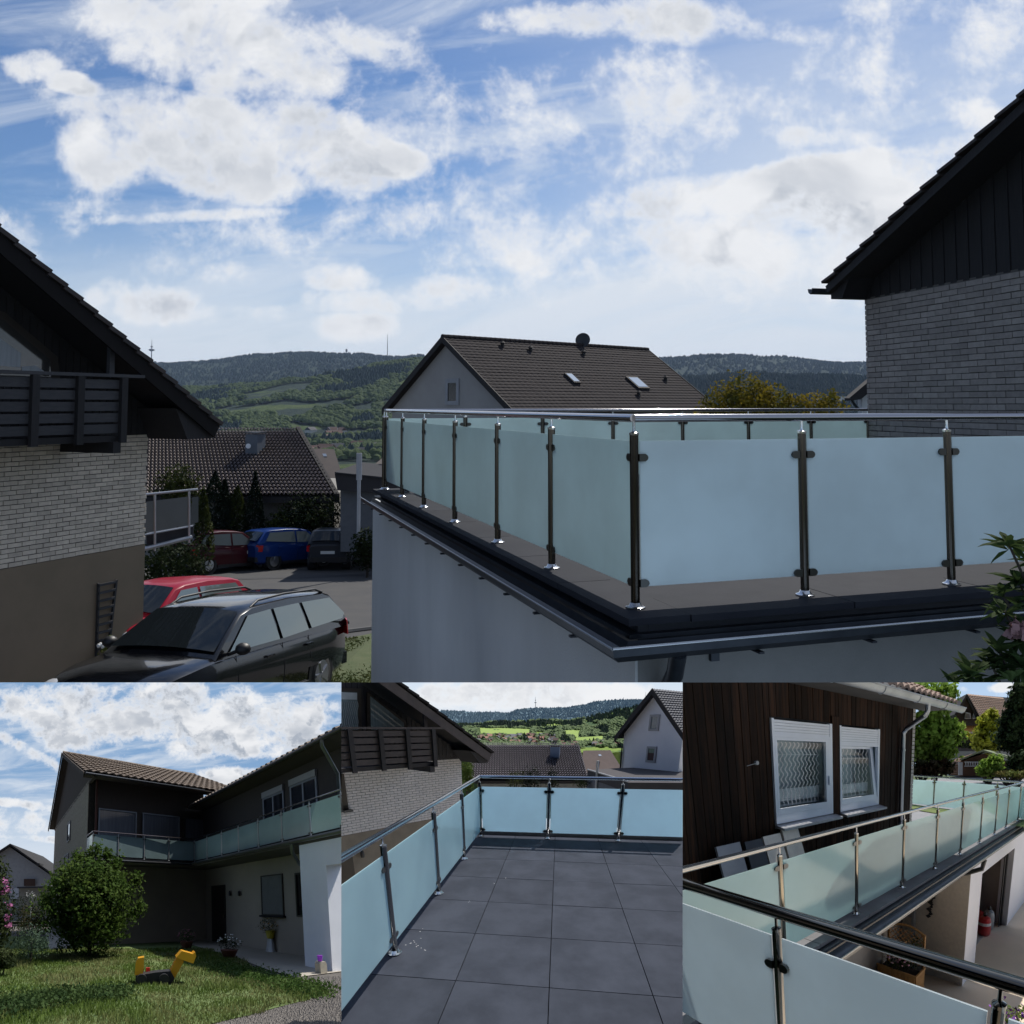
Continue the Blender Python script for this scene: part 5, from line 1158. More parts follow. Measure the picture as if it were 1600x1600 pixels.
c = AZ(790, 1190); t = thing(A, 'garden_chair', 'dark blue garden chair beside the red bench', 'chair', c); F = Fr(c, 65); mb = MB(); mb.box(F, -.25, .25, -.25, .25, .4, .45); obj(A, 'seat', mb, mat('blue_cloth', (.02,.03,.07), .8), t); mb = MB(); mb.box(F, -.25, .25, -.3, -.26, .45, 1.05); obj(A, 'backrest', mb, mat('blue_cloth', (.02,.03,.07), .8), t)
for a in (-.2, .2):
    for b in (-.2, .2): mb = MB(); mb.box(F, a-.02, a+.02, b-.02, b+.02, 0, .4); obj(A, 'leg', mb, fascm, t)
# toy excavator
c = AZ(755, 1408); ty = thing(A, 'toy_excavator', 'yellow and black ride-on toy digger lying on the lawn', 'toy', c); F = Fr(c, 86); yel = mat('toy_yellow', (.75,.36,.01), .35, var=.1); tbk = mat('toy_black', (.012,.012,.013), .6)
mb = MB(); mb.prism([F(-.50, -.12, .0), F(-.50, -.12, .16), F(-.1, -.12, .22), F(.18, -.12, .24), F(.26, -.12, .10), F(.2, -.12, 0)], F.b*.26); obj(A, 'chassis', mb, tbk, ty)
for a in (-.38, .05):
    for b in (-.16, .17): mb = MB(); mb.disc(F(a, b, .10), F.b, .10, .07, 14); obj(A, 'wheel', mb, tbk, ty, smooth=40)
mb = MB(); mb.prism([F(-.52, -.13, .16), F(-.50, -.13, .40), F(-.46, -.13, .48), F(-.34, -.13, .50), F(-.34, -.13, .30), F(-.36, -.13, .18)], F.b*.24); obj(A, 'cab', mb, yel, ty)
mb = MB(); mb.box(F, -.47, -.40, -.137, -.131, .30, .36); obj(A, 'sticker', mb, mat('sticker', (.05,.06,.08), .5), ty)
mb = MB(); mb.box(F, -.30, -.22, -.14, -.10, .14, .27); obj(A, 'lever', mb, mat('toy_red', (.6,.03,.03), .5), ty)
mb = MB(); mb.prism([F(.10, -.09, .08), F(.22, -.09, .02), F(.44, -.09, .40), F(.42, -.09, .50), F(.30, -.09, .48)], F.b*.18); obj(A, 'arm', mb, yel, ty)
for i in range(5): mb = MB(); mb.box(F, .20+i*.035, .215+i*.035, -.105, -.091, .14+i*.06, .17+i*.06); obj(A, 'rib', mb, mat('toy_orange', (.55,.22,.01), .5), ty)
mb = MB(); mb.prism([F(.29, -.14, .50), F(.40, -.14, .62), F(.62, -.14, .56), F(.66, -.14, .60), F(.68, -.14, .52), F(.62, -.14, .38), F(.44, -.14, .44)], F.b*.30); obj(A, 'bucket', mb, yel, ty)
c = AZ(1508, 1362); sl_ = thing(A, 'garden_light', 'small stone block with a purple cup at the foot of the white garage wall', 'lamp', c); F = Fr(c, 65)
mb = MB(); mb.prism([F(-.10, -.09, 0), F(.10, -.09, 0), F(.10, -.09, .20), F(.06, -.09, .25), F(-.07, -.09, .25), F(-.10, -.09, .20)], F.b*.16); obj(A, 'stone', mb, mat('sandstone', (.42,.38,.30), .9, s=S1, bump=.01), sl_)
mb = MB(); mb.lathe(F(-.03, 0, .255), [(.045, 0), (.06, .13), (.055, .13)], 10); obj(A, 'cup', mb, mat('purple_plastic', (.5,.12,.75), .4, trans=.4), sl_)
# ================================================================== ON THE ROOF TERRACE (lower middle)
B_ = Place(590., 800., 1332.5, 1140., .0039); PLN[id(B_)] = 'c'
def zB(x, y): return (533+x/3., 1066+y/3.)
FLZ = -1.64
def BZ(x, y, z=FLZ): return B_.Z(*zB(x, y), z)
def BP(x, y, P, az): return B_.P(*zB(x, y), P, az)
def BY(x, y, d): return B_.Y(*zB(x, y), d)
def u2(px, py, rx, ry, rot=0, wt=1.):
    r = B_.ray(*zB(px, py)); return (r.x/r.y, r.z/r.y, rx/3/590., ry/3/590., radians(rot), wt)
skB = skymat('sky_terrace', B_, [u2(420, 40, 60, 25, 0, .6), u2(600, 60, 300, 40, 0, .8), u2(900, 60, 500, 60, 0, 1.2)], (.62, .74, .88), (.80, .88, .95), .8, 9., .5, 12., .25, 1., .0, .15)
mb = MB(); mb.grid(lambda u, v: V((-60+120*u, 56, -25+45*v)), 10, 5); obj(B_, 'sky', mb, skB, kind='structure')
CB = BZ(655, 722); DF = Fr(CB, 6.8)
# tiles
tl = mat('terrace_tile', (.027,.032,.045), .8, col2=(.046,.053,.072), sc=3.5, var=.22, bump=.001, bs=20, s=B_.s, rnd=.08, spec=.12)
fl = thing(B_, 'terrace_floor', None, None, DF(-2, 2, -.05), kind='structure'); 
mb = MB(); mb.box(DF, -8, .25, -.35, 12, -.25, -.045); obj(B_, 'floor_bed', mb, mat('joint_dark', (.012,.012,.014), .9), fl)
js = [DF.inv(BZ(x, 733))[1] for x in (812, 1003, 1203, 1400)]; w_ = (js[-1]-js[0])/3
bs_ = [-.13, js[0], js[1], js[2], js[3]]+[js[3]+w_*i for i in range(1, 9)]
ja = [.12]+[DF.inv(BZ(x, y))[0] for x, y in ((1003, 735), (1003, 840), (1002, 930), (1000, 1045), (997, 1200), (993, 1433), (990, 1830))]
ja = sorted(ja, reverse=True); st_ = (ja[1]-ja[-2])/5
while ja[-1] > -7: ja.append(ja[-1]-st_)
for i in range(len(ja)-1):
    for j in range(len(bs_)-1):
        jz = R.uniform(-.001, .001); mb = MB(); mb.box(DF, ja[i+1]+.003, ja[i]-.003, bs_[j]+.003, bs_[j+1]-.003, -.02+jz, jz); obj(B_, 'tile', mb, tl, fl)
mb = MB()
for x, y in ((770, 917), (716, 942), (608, 1030), (360, 1172), (308, 1226), (378, 1256), (350, 1212), (345, 1240)):
    p = BZ(x, y, FLZ+.003)
    for _ in range(3): q = p+V((R.gauss(0,.015), R.gauss(0,.02), 0)); s_ = R.uniform(.004, .011); mb.face([q, q+V((s_*1.2, s_*.3, 0)), q+V((s_*.6, s_*.6, .002))])
obj(B_, 'plaster_crumbs', mb, mat('crumbs', (.7,.7,.7), .9), label='white plaster crumbs scattered on the terrace tiles', cat='crumbs', kind='stuff')
# railings
bst = mat('steel_terrace', (.34,.345,.35), .2, 1, col2=(.2,.2,.2), sc=6, stretch=(1,1,.2)); brl = mat('rail_terrace', (.50,.55,.62), .12, 1, var=.1)
gB1 = frost('satin_glass_terrace', (.74,.88,.95), (.60,.76,.86), .5, .0, .3); gB2 = frost('satin_glass_terrace_side', (.74,.94,.97), (.62,.88,.95), .45, .03, .3)
lp = [BZ(268, 1270), BZ(463, 990), BZ(578, 828)]; lp = [DF(DF.inv(p)[0], 0, 0) for p in lp]
sp0 = lp[0]-lp[1]
runL = [DF(0, 0, 0)]+lp[::-1]+[lp[0]+sp0, lp[0]+sp0*2]
fr_ = [DF(0, DF.inv(BZ(x, y))[1], 0) for x, y in ((968, 735), (1297, 742))]; sp1 = fr_[1]-fr_[0]
runF = [DF(0, 0, 0)]+fr_+[fr_[1]+sp1*i for i in range(1, 4)]
railing(B_, 'far glass railing of the tiled terrace below the low pantile roof', [runF], .95, (.09, .80), (bst, brl, gB1, bsteel), thick=.024, rail_r=.025, clampz=(.12, .74))
railing(B_, 'glass railing along the left side of the tiled terrace, running to the camera', [runL], .95, (.09, .80), (bst, brl, gB2, bsteel), thick=.024, rail_r=.025, clampz=(.14, .70))
mb = MB(); mb.box(DF, .13, .3, -.3, 10, -.6, .07); obj(B_, 'parapet', mb, mat('parapet_grey', (.20,.195,.20), .9), label='low grey parapet upstand behind the far glass panes', cat='parapet')
# ---------------- chalet house at the left
C2 = BY(563, 400, 13.); C2.z = 0; LG = Fr(C2, 44.4)
lh = thing(B_, 'chalet_house', 'pale brick chalet with dark balcony and steep roof, left of the tiled terrace', 'house', LG(-4, -2, -5))
def lg(x, y, b=0): return LG.inv(BP(x, y, LG(0, b, 0), 44.4))
zt = lg(563, 345)[2]; zb = (lg(400, 648)[2]+lg(60, 708)[2])/2
mb = MB(); mb.box(LG, -9, 0, -6, -.012, zb, zt+.1); obj(B_, 'mortar_wall', mb, mortar, lh)
brw = mat('brick_white', (.88,.80,.76), .9, col2=(.72,.65,.62), sc=7, bump=.01, bs=30, s=B_.s)
rest = MB(); z = zb+.01; r_ = 0
while z < zt:
    a = -8.6-(.12 if r_ % 2 else 0)
    while a < 0: rest.box(LG, a, min(a+.235, 0), -.012, .008, z, z+.062); a += .247
    z += .074; r_ += 1
obj(B_, 'brick_courses', rest, brw, lh, kind='stuff')
mb = MB(); mb.box(LG, -9, 0, -6, .0, -7, zb-.002); obj(B_, 'plinth', mb, mat('plinth_taupe', (.30,.24,.18), .95), lh)
e0 = lg(700, 322, 1.0); e1 = lg(270, 0, 1.0); sl = (e1[2]-e0[2])/(e1[0]-e0[0])
mb = MB(); mb.prism([LG(0, 0, zt-.05), LG(-9, 0, zt-.05), LG(-9, 0, e0[2]+sl*(-9-e0[0])-.3), LG(0, 0, e0[2]+sl*(-e0[0])-.3)], LG.b*-.2)
bw2 = mat('black_wood_terrace', (.018,.017,.022), .8, col2=(.035,.03,.034), sc=6, rnd=.25, stretch=(6,6,.5)); bwd2 = mat('balcony_wood_terrace', (.06,.048,.05), .75, col2=(.09,.07,.07), sc=6, rnd=.2)
obj(B_, 'gable_wall', mb, bw2, lh)
for i in range(48):
    aL = -i*.15; tp = e0[2]+sl*(aL-.07-e0[0])-.32
    if tp > zt: mb = MB(); mb.box(LG, aL-.138, aL, .0, .022, zt-.08, tp); obj(B_, 'cladding_board', mb, bw2, lh)
up = (LG.a*-1+Zd*-sl).normalized(); nr = up.cross(LG.b).normalized(); nr = nr if nr.z > 0 else -nr
P_ = LG(e0[0], 1.0, e0[2]-.12)
mb = MB(); slab(mb, P_, LG.b*-9, up*12, .06); obj(B_, 'roof', mb, bw2, lh)
mb = MB(); mb.prism([P_-nr*.22, P_+nr*.02, P_+nr*.02+up*12, P_-nr*.22+up*12], LG.b*.04); obj(B_, 'barge_board', mb, bwd2, lh)
for i in range(30):
    q = LG(e0[0]+.02, 1.08, e0[2]-.08)+up*(i*.34); mb = MB(); mb.prism([q-up*.03+nr*.09, q+up*.34+nr*.06, q+up*.34-nr*.0, q-up*.03+nr*.03], LG.b*-9); obj(B_, 'tile_course', mb, tilem, lh)
mb = MB(); mb.prism([LG(e0[0]+.02, .97, e0[2]-.2), LG(e0[0]-.1, .97, e0[2]-.36), LG(0, .97, e0[2]-.36), LG(-.4, .97, e0[2]-.35+sl*(-.4-e0[0])*.8)], LG.b*-8); obj(B_, 'eaves_soffit', mb, bw2, lh)
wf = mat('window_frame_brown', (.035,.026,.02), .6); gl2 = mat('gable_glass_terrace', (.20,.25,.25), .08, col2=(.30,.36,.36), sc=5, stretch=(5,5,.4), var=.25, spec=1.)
for poly, inner, cc in ((((-90, 235), (95, 235), (90, 30), (-90, 25)), ((-90, 222), (80, 222), (75, 48), (-90, 42)), 1), (((120, 235), (305, 235), (302, 185), (118, 45)), ((140, 222), (296, 222), (294, 190), (136, 65)), 0)):
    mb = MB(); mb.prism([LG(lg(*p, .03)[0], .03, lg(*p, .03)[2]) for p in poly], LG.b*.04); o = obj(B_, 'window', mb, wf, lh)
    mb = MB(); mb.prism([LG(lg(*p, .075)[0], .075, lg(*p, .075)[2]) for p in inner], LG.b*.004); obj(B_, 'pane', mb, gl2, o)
    if cc:
        mb = MB(); mb.prism([LG(lg(*p, .082)[0], .082, lg(*p, .082)[2]) for p in ((-90, 78), (74, 82), (74, 50), (-90, 44))], LG.b*.004); obj(B_, 'reflected_sky_strip', mb, mat('sky_reflection_pale', (.6,.64,.66), .5), o)  # pale strip paints the sky's reflection on the pane
        for i in range(16):
            x = -60+i*9; mb = MB(); mb.tube([LG(lg(x+4*sin(k*.9), 90+k*11, .085)[0], .086, lg(x, 90+k*11, .085)[2]) for k in range(13)], .012, 4); obj(B_, 'lace_cord', mb, reflection_lace, o)
BB = 1.15; ba, _, bz = lg(437, 220, BB); bz0 = lg(437, 375, BB)[2]; hh = bz-bz0
for i in range(5):
    z0 = bz0+.04+i*hh*.19; mb = MB(); mb.box(LG, ba-7, ba, BB-.03, BB, z0, z0+hh*.15); obj(B_, 'balcony_board', mb, bwd2, lh)
    mb = MB(); mb.box(LG, ba-.03, ba, .03, BB-.031, z0, z0+hh*.15); obj(B_, 'balcony_board', mb, bwd2, lh)
mb = MB(); mb.box(LG, ba-7, ba+.3, BB-.09, BB+.06, bz, bz+.05); obj(B_, 'balcony_handrail', mb, bwd2, lh)
for x in (40, 182, 308, 430): a = lg(x, 250, BB)[0]; mb = MB(); mb.box(LG, a-.055, a+.055, BB+.001, BB+.07, bz0-.12, bz-.003); obj(B_, 'balcony_post', mb, bw2, lh)
mb = MB(); mb.box(LG, ba-7, ba-.02, .03, BB-.035, bz0-.1, bz0); mb.box(LG, ba-.25, ba-.1, .0, BB+.05, bz0-.26, bz0-.1); obj(B_, 'balcony_floor', mb, bw2, lh)
a = lg(425, 200, BB)[0]; mb = MB(); mb.box(LG, a-.05, a+.05, .80, .87, bz+.05, bz+.6); obj(B_, 'balcony_post', mb, bwd2, lh)
# lower left window
p = lg(-20, 430); q = lg(32, 595); window(B_, lh, LG, p[0], q[0], .009, q[2], p[2], wf, gl2, fw=.12)
mb = MB(); mb.box(LG, p[0], q[0]+.08, .009, .15, q[2]-.06, q[2]); obj(B_, 'window_sill', mb, zinc, lh)
p = lg(-10, 820); q = lg(60, 890); mb = MB(); mb.box(LG, p[0]-1, q[0], .0, .06, q[2]-1, p[2]); obj(B_, 'door', mb, wf, lh)
mb = MB(); c = BP(100, 808, LG(0, .1, 0), 44.4); mb.lathe(c, [(.05, -.08), (.06, 0), (.05, .08), (.02, .12)], 8); obj(B_, 'wall_lamp', mb, fascm, lh)
# ---------------- low pantile house, other roofs
lo = thing(B_, 'low_house', 'low house with brown pantile roof and chimney behind the far glass railing', 'house', BY(890, 470, 21))
rl, rq = BY(610, 296, 24), BY(1115, 290, 24); el_, er = BY(590, 462, 20.5), BY(1163, 458, 20.5)
rl.z = rq.z; el_.z = er.z
mb = MB(); n = 46; br2 = mat('pantile_terrace', (.20,.18,.20), .8, col2=(.12,.11,.125), sc=3)
for j in range(18):
    v0 = j/18; mb.grid(lambda u, v: (lambda p: p+Zd*(.09*abs(sin(pi*u*n))+.07*(1-v)))((el_+(er-el_)*u)+((rl+(rq-rl)*u)-(el_+(er-el_)*u))*(v0+v/18*1.02)), n*4, 1)
obj(B_, 'tile_courses', mb, br2, lo, kind='stuff')
mb = MB(); mb.prism([el_-Zd*.05, er-Zd*.05, rq-Zd*.05, rl-Zd*.05], -Zd*.15); obj(B_, 'roof', mb, bw2, lo)
mb = MB(); mb.prism([BY(640, 520, 21), BY(1158, 520, 21), BY(1158, 455, 21), BY(640, 458, 21)], V((0,2.5,0))); obj(B_, 'wall', mb, mat('render_beige_terrace', (.32,.31,.30), .95), lo)
c = BY(1006, 340, 22.6); FF = Fr(V((c.x, c.y, 0)), 12); mb = MB(); mb.box(FF, -.22, .22, -.3, .22, c.z-.7, BY(1006, 303, 22.6).z); obj(B_, 'chimney', mb, mat('slate_terrace', (.18,.25,.36), .6), lo)
zc = BY(1006, 303, 22.6).z; mb = MB(); mb.box(FF, -.27, .27, -.35, .27, zc+.04, zc+.09); obj(B_, 'chimney_cap', mb, zinc, lo)
bh = thing(B_, 'brown_roof_house', 'house with dark brown roof right of the low pantile house', 'house', BY(1220, 420, 27))
mb = MB(); mb.prism([BY(1120, 425, 22.5), BY(1330, 425, 22.5), BY(1262, 318, 23.8), BY(1135, 320, 23.8)], V((0,.1,-.15))); obj(B_, 'roof', mb, mat('roof_brown_terrace', (.09,.06,.055), .8), bh)
mb = MB(); mb.prism([BY(1120, 470, 22.8), BY(1330, 470, 22.8), BY(1330, 424, 22.8), BY(1120, 424, 22.8)], V((0,.6,0))); obj(B_, 'wall', mb, mat('render_beige_terrace', (.32,.31,.30), .95), bh)
mb = MB(); mb.prism([BY(1206, 349, 23.3), BY(1219, 349, 23.3), BY(1216, 341, 23.4), BY(1204, 341, 23.4)], V((0,-.1,.05))); obj(B_, 'roof_window', mb, skyg, bh)
# flat roof and pole
fr2 = thing(B_, 'flat_roof_building', 'dark flat roofed garage in front of the white gable house', 'building', BY(1400, 500, 17))
pts = [BY(1158, 412, 21), BY(1310, 405, 24), BY(1460, 397, 24), BY(1700, 430, 19), BY(1700, 478, 14), BY(1300, 462, 15.5)]
mb = MB(); zf = -3.35
pz = [B_.Z(*zB(x, y), -1.85) for x, y in ((1155, 412), (1300, 402), (1460, 398), (1720, 425), (1720, 472), (1345, 470))]
mb.prism(pz, -Zd*.35); obj(B_, 'roof', mb, mat('roofing_felt', (.055,.05,.055), .9, col2=(.07,.065,.07), sc=2), fr2)
mb = MB(); mb.tube([pz[0]+Zd*.03, pz[5]+Zd*.03], .035, 6); obj(B_, 'roof_edge_trim', mb, mat('trim_pale', (.45,.46,.48), .5), fr2)
mb = MB(); mb.prism([p-Zd*.36 for p in pz], -Zd*1.5); obj(B_, 'wall', mb, mat('wall_blue_grey', (.17,.18,.20), .9), fr2)
p = BY(1197, 470, 17); mb = MB(); mb.tube([V((p.x, 17, BY(1197, 520, 17).z)), V((p.x, 17, BY(1197, 368, 17).z))], .06, 8); obj(B_, 'vent_pole', mb, mat('pole_pale', (.6,.63,.66), .5), label='pale pole rising behind the middle of the far railing', cat='pole')
# white gable house
wh = thing(B_, 'white_gable_house', 'white rendered gable house with dark roof at the upper right of the tiled terrace', 'house', BY(1450, 400, 19))
wD = 19.; WA = BY(1478, 38, wD); WF = Fr(V((WA.x, WA.y, 0)), 47-90+0); 
WP = WF.P; azw = -35.; WF = Fr(WP, azw); 
def wp(x, y, off=0): return WF.inv(BP(x, y, WF(0, off, 0), azw))
ap_ = wp(1478, 38); le = wp(1303, 258); lw_ = wp(1322, 300); lb = wp(1318, 406)
wren = mat('render_white_terrace', (.86,.86,.90), .9, col2=(.76,.76,.80), sc=.8, bump=.004, bs=40, s=B_.s)
hw_ = abs(le[0]); wl_ = abs(lw_[0])
mb = MB(); mb.prism([WF(wl_, 0, -5), WF(wl_, 0, le[2]+.3), WF(0, 0, ap_[2]-.1), WF(-wl_, 0, le[2]+.3), WF(-wl_, 0, -5)], WF.b*7); obj(B_, 'wall', mb, wren, wh)
for sg in (1, -1):
    evw = V(WF(0, 0, ap_[2])-WF(sg*hw_, 0, le[2])); 
    mb = MB(); slab(mb, WF(sg*hw_, -.3, le[2]+.02), WF.b*7.5, evw, .12); obj(B_, 'roof', mb, tilem, wh)
    mb = MB(); mb.prism([WF(sg*(hw_+.03), -.34, le[2]-.2), WF(sg*(hw_+.03), -.34, le[2]+.07), WF(0, -.34, ap_[2]+.08), WF(0, -.34, ap_[2]-.2)], WF.b*.04); obj(B_, 'barge_board', mb, bw2, wh)
tileroof(B_, wh, WF(-hw_, -.3, le[2]+.03), WF.b*7.5, WF(0, 0, ap_[2])-WF(-hw_, 0, le[2]), 34, 20, mat('tile_blue_grey', (.09,.095,.12), .7, col2=(.06,.065,.08), sc=3), .03, .04)
mb = MB(); mb.tube([WF(hw_-.02, -.3, le[2]), WF(hw_-.02, -.3, le[2]-.18), WF(wl_, -.08, le[2]-.5), WF(wl_, -.08, -3)], .04, 6); obj(B_, 'downpipe', mb, bw2, wh)
for (x0, y0, x1, y1, nm) in ((1450, 152, 1488, 228, 0), (1436, 300, 1473, 378, 1)):
    p = wp(x0, y0); q = wp(x1, y1); a0, a1 = sorted((p[0], q[0])); o = window(B_, wh, WF, a0, a1, 0, q[2], p[2], mat('frame_terrace', (.42,.42,.44), .6), gl2, out=-1, fw=.1)
    if nm: mb = MB(); mb.box(WF, a0+.1, a1-.1, -.035, -.03, q[2]+.1, q[2]+(p[2]-q[2])*.6); obj(B_, 'blind', mb, mat('blind_brown', (.09,.05,.045), .8), o)
# hedges
for (x, y, d, rx, rz, m_, lab) in ((820, 445, 19, .55, .35, gyl, 'yellow green hedge top behind the far railing, left'), (905, 440, 19, .35, .5, thl, 'dark pointed thuja behind the far railing'), (870, 448, 19.3, .35, .4, thl, 'dark thuja between the hedge and the pointed one'), (992, 445, 19, .3, .45, thl, 'slim dark thuja right of the pointed one'), (1130, 470, 18, .4, .25, dkl, 'dark round bush beside the pale pole')):
    c = BY(x, y, d); tree(B_, 'thuja', lab, c-Zd*1.2, 1, [(c, (rx, rx, rz)), (c-Zd*.6, (rx*1.2, rx, rz*1.2))], 900, .08, m_, barkm, cat='shrub', tr=.04, limbs=2)
for (x, y, d, r, lab) in ((585, 385, 17, .5, 'light green tree just beyond the chalet corner'), (600, 420, 16.5, .35, 'dark green bush beyond the chalet corner')):
    c = BY(x, y, d); tree(B_, 'tree', lab, c-Zd*1.3, 1, [(c, (r*.6, r, r*1.1)), (c-Zd*.5, (r*.6, r, r))], 900, .08, leafm('fresh_leaves', (.06,.10,.02), (.09,.13,.03), 3, .3), barkm, tr=.05, limbs=2)
# ---------------- valley and hills
rdg = [(300,140), (480,133), (560,136), (640,141), (720,140), (780,146), (830,128), (880,122), (960,120), (1050,118), (1120,108), (1200,90), (1260,84), (1350,82), (1430,84), (1560,92), (1700,100)]
mid = [(300,205), (480,205), (640,200), (700,190), (860,186), (960,178), (1060,182), (1130,172), (1230,150), (1310,125), (1400,112), (1600,105), (1700,105)]
lay = [(23.6, lambda x: 640), (24.4, lambda x: 330), (27, lambda x: 300), (30, lambda x: 262), (33, lambda x: 235), (37, lambda x: 212 if x < 1000 else 212-(x-1000)*.10), (41, lambda x: lerp_tab(mid, x)), (43, lambda x: lerp_tab(mid, x)+16), (50, lambda x: lerp_tab(rdg, x))]
def hillp(x, t):
    i = min(int(t), len(lay)-2); u = t-i
    p = BY(x, lay[i][1](x), lay[i][0]); q = BY(x, lay[i+1][1](x), lay[i+1][0]); return p+(q-p)*u
m = bpy.data.materials.new('land_terrace'); m.use_nodes = True; nt = NT(m.node_tree); b = nt.n['Principled BSDF']
a = nt.add('ShaderNodeAttribute', attribute_name='lp'); v = a.outputs['Vector']; sp = nt.add('ShaderNodeSeparateXYZ'); nt.l.new(v, sp.inputs[0])
n1 = nt.noise(v, .22, 4, .5); n2 = nt.noise(v, 3, 7, .7)
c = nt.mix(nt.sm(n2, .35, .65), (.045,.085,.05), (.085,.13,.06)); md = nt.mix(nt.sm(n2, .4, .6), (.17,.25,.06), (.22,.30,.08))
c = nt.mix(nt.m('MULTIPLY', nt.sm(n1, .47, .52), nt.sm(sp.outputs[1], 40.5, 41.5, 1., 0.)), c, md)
c = nt.mix(nt.sm(sp.outputs[1], 42.5, 43.5), c, nt.mix(nt.sm(n2, .35, .65), (.13,.20,.25), (.17,.245,.28)))  # far ridge: distance haze put into the ground colour
nt.l.new(c, b.inputs['Base Color']); b.inputs['Roughness'].default_value = .95; b.inputs['Specular IOR Level'].default_value = .05
mb = MB(); NL = (len(lay)-1)*4
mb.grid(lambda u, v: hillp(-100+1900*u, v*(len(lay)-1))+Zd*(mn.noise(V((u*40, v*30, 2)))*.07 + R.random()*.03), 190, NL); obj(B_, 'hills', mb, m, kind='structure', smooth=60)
mb = MB()
for poly in (((655, 243), (880, 247), (885, 220), (760, 214), (650, 216)), ((960, 208), (1035, 210), (1030, 198), (965, 197)), ((1055, 245), (1110, 262), (1120, 225), (1050, 228)), ((1100, 285), (1230, 272), (1225, 255), (1100, 262))):
    mb.face([BY(x, y, lerp_tab([(190, 40), (212, 36.6), (235, 32.6), (262, 29.6), (300, 26.6)], y))+Zd*.05 for x, y in poly])
obj(B_, 'meadow', mb, mat('meadow_bright', (.22,.33,.06), .9, col2=(.27,.36,.08), sc=1), kind='structure')
wa, wb2, wc = MB(), MB(), MB(); rr = random.Random(5)
for _ in range(9000):
    x = rr.uniform(470, 1420); t = rr.uniform(1.6, 6.0); p = hillp(x, t); q = B_.px(p); zx, zy = (q[0]-533)*3, (q[1]-1066)*3
    if any(inside(pl_, zx, zy) for pl_ in (((650, 250), (885, 250), (890, 222), (760, 218), (645, 218)), ((955, 212), (1040, 212), (1035, 200), (960, 200)), ((1050, 250), (1115, 265), (1125, 228), (1045, 230)), ((1095, 288), (1235, 275), (1230, 258), (1095, 265)))): continue
    n_ = mn.noise(V((x/60, t*2, 3)))
    if 630 < x < 1020 and 2.2 < t < 3.4 and rr.random() < .7: continue
    dark = (abs(t-5.3) < .35 and x < 1130) or n_ > .25 or (x > 1150 and t > 5.2)
    s_ = rr.uniform(.7, 1.3)*.15
    if dark: cone(wa, p-Zd*.05, s_*.8, s_*2.2)
    elif n_ > -.22 or x < 640: blob(wb2, p-Zd*.05, s_*1.1, s_*1.7)
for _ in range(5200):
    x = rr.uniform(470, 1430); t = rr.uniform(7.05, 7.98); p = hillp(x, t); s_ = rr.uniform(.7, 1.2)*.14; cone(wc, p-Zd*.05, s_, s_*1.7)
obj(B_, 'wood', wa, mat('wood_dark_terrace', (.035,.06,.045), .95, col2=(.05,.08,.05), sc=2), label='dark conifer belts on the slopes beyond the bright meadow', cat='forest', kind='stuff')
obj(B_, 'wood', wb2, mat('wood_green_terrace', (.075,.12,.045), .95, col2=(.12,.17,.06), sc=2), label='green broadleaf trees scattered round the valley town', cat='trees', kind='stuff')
obj(B_, 'wood', wc, mat('wood_hazed_terrace', (.13,.20,.25), .95, col2=(.165,.235,.27), sc=2), label='forest covering the far ridge under the masts, tinted haze blue', cat='forest', kind='stuff')  # air haze painted into the ridge forest's colour
wallt = mat('house_wall_town', (.62,.58,.54), .9, var=.1); rooft = [mat('town_roof_red', (.34,.18,.14), .9), mat('town_roof_grey', (.17,.17,.19), .9), mat('town_roof_brown', (.15,.10,.08), .9)]
for i in range(110):
    x = rr.uniform(640, 1010) if i < 92 else rr.uniform(1010, 1300); p = BY(x, rr.uniform(252, 288) if i < 92 else rr.uniform(270, 300), 28); t = rr.uniform(2.3, 3.3) if i < 92 else rr.uniform(1.9, 2.4); p = hillp(x, t); s_ = rr.uniform(.13, .21)
    F = Fr(p-Zd*.05, rr.uniform(0, 180)); mb = MB(); mb.box(F, -s_, s_, -s_*.7, s_*.7, 0, s_*.9); mb.cur = 1; mb.prism([F(-s_*1.1, -s_*.85, s_*.8), F(-s_*1.1, s_*.85, s_*.8), F(-s_*1.1, 0, s_*1.6)], F.a*(2.2*s_))
    ri = rr.randrange(3); obj(B_, 'house', mb, [wallt, rooft[ri]], label='tiny %s roofed house of the valley town between pantile roof and green meadow' % ('red', 'grey', 'brown')[ri], cat='house', group='town houses beyond the tiled terrace')
mst = mat('mast_pale', (.35,.33,.36), .7)
for x, y0, y1, lab, wd in ((911, 121, 68, 'tall radio mast with platforms on the blue ridge beyond the terrace', .03), (1324, 84, 70, 'short stubby mast on the ridge right of the tall one', .03), (1427, 86, 45, 'thin mast beside the roof of the white gable house', .02)):
    d = 50.; t = MB(); p, q = BY(x, y0+4, d), BY(x, y1, d); t.tube([p, (p+q)/2, q], [wd*1.5, wd, wd*.4], 6)
    if x == 911: t.lathe(BY(x, 98, d), [(.02, 0), (.14, .04), (.14, .09), (.03, .13)], 8); t.lathe(BY(x, 86, d), [(.02, 0), (.07, .03), (.07, .06), (.02, .09)], 8)
    obj(B_, 'radio_mast', t, mst, label=lab, cat='mast')
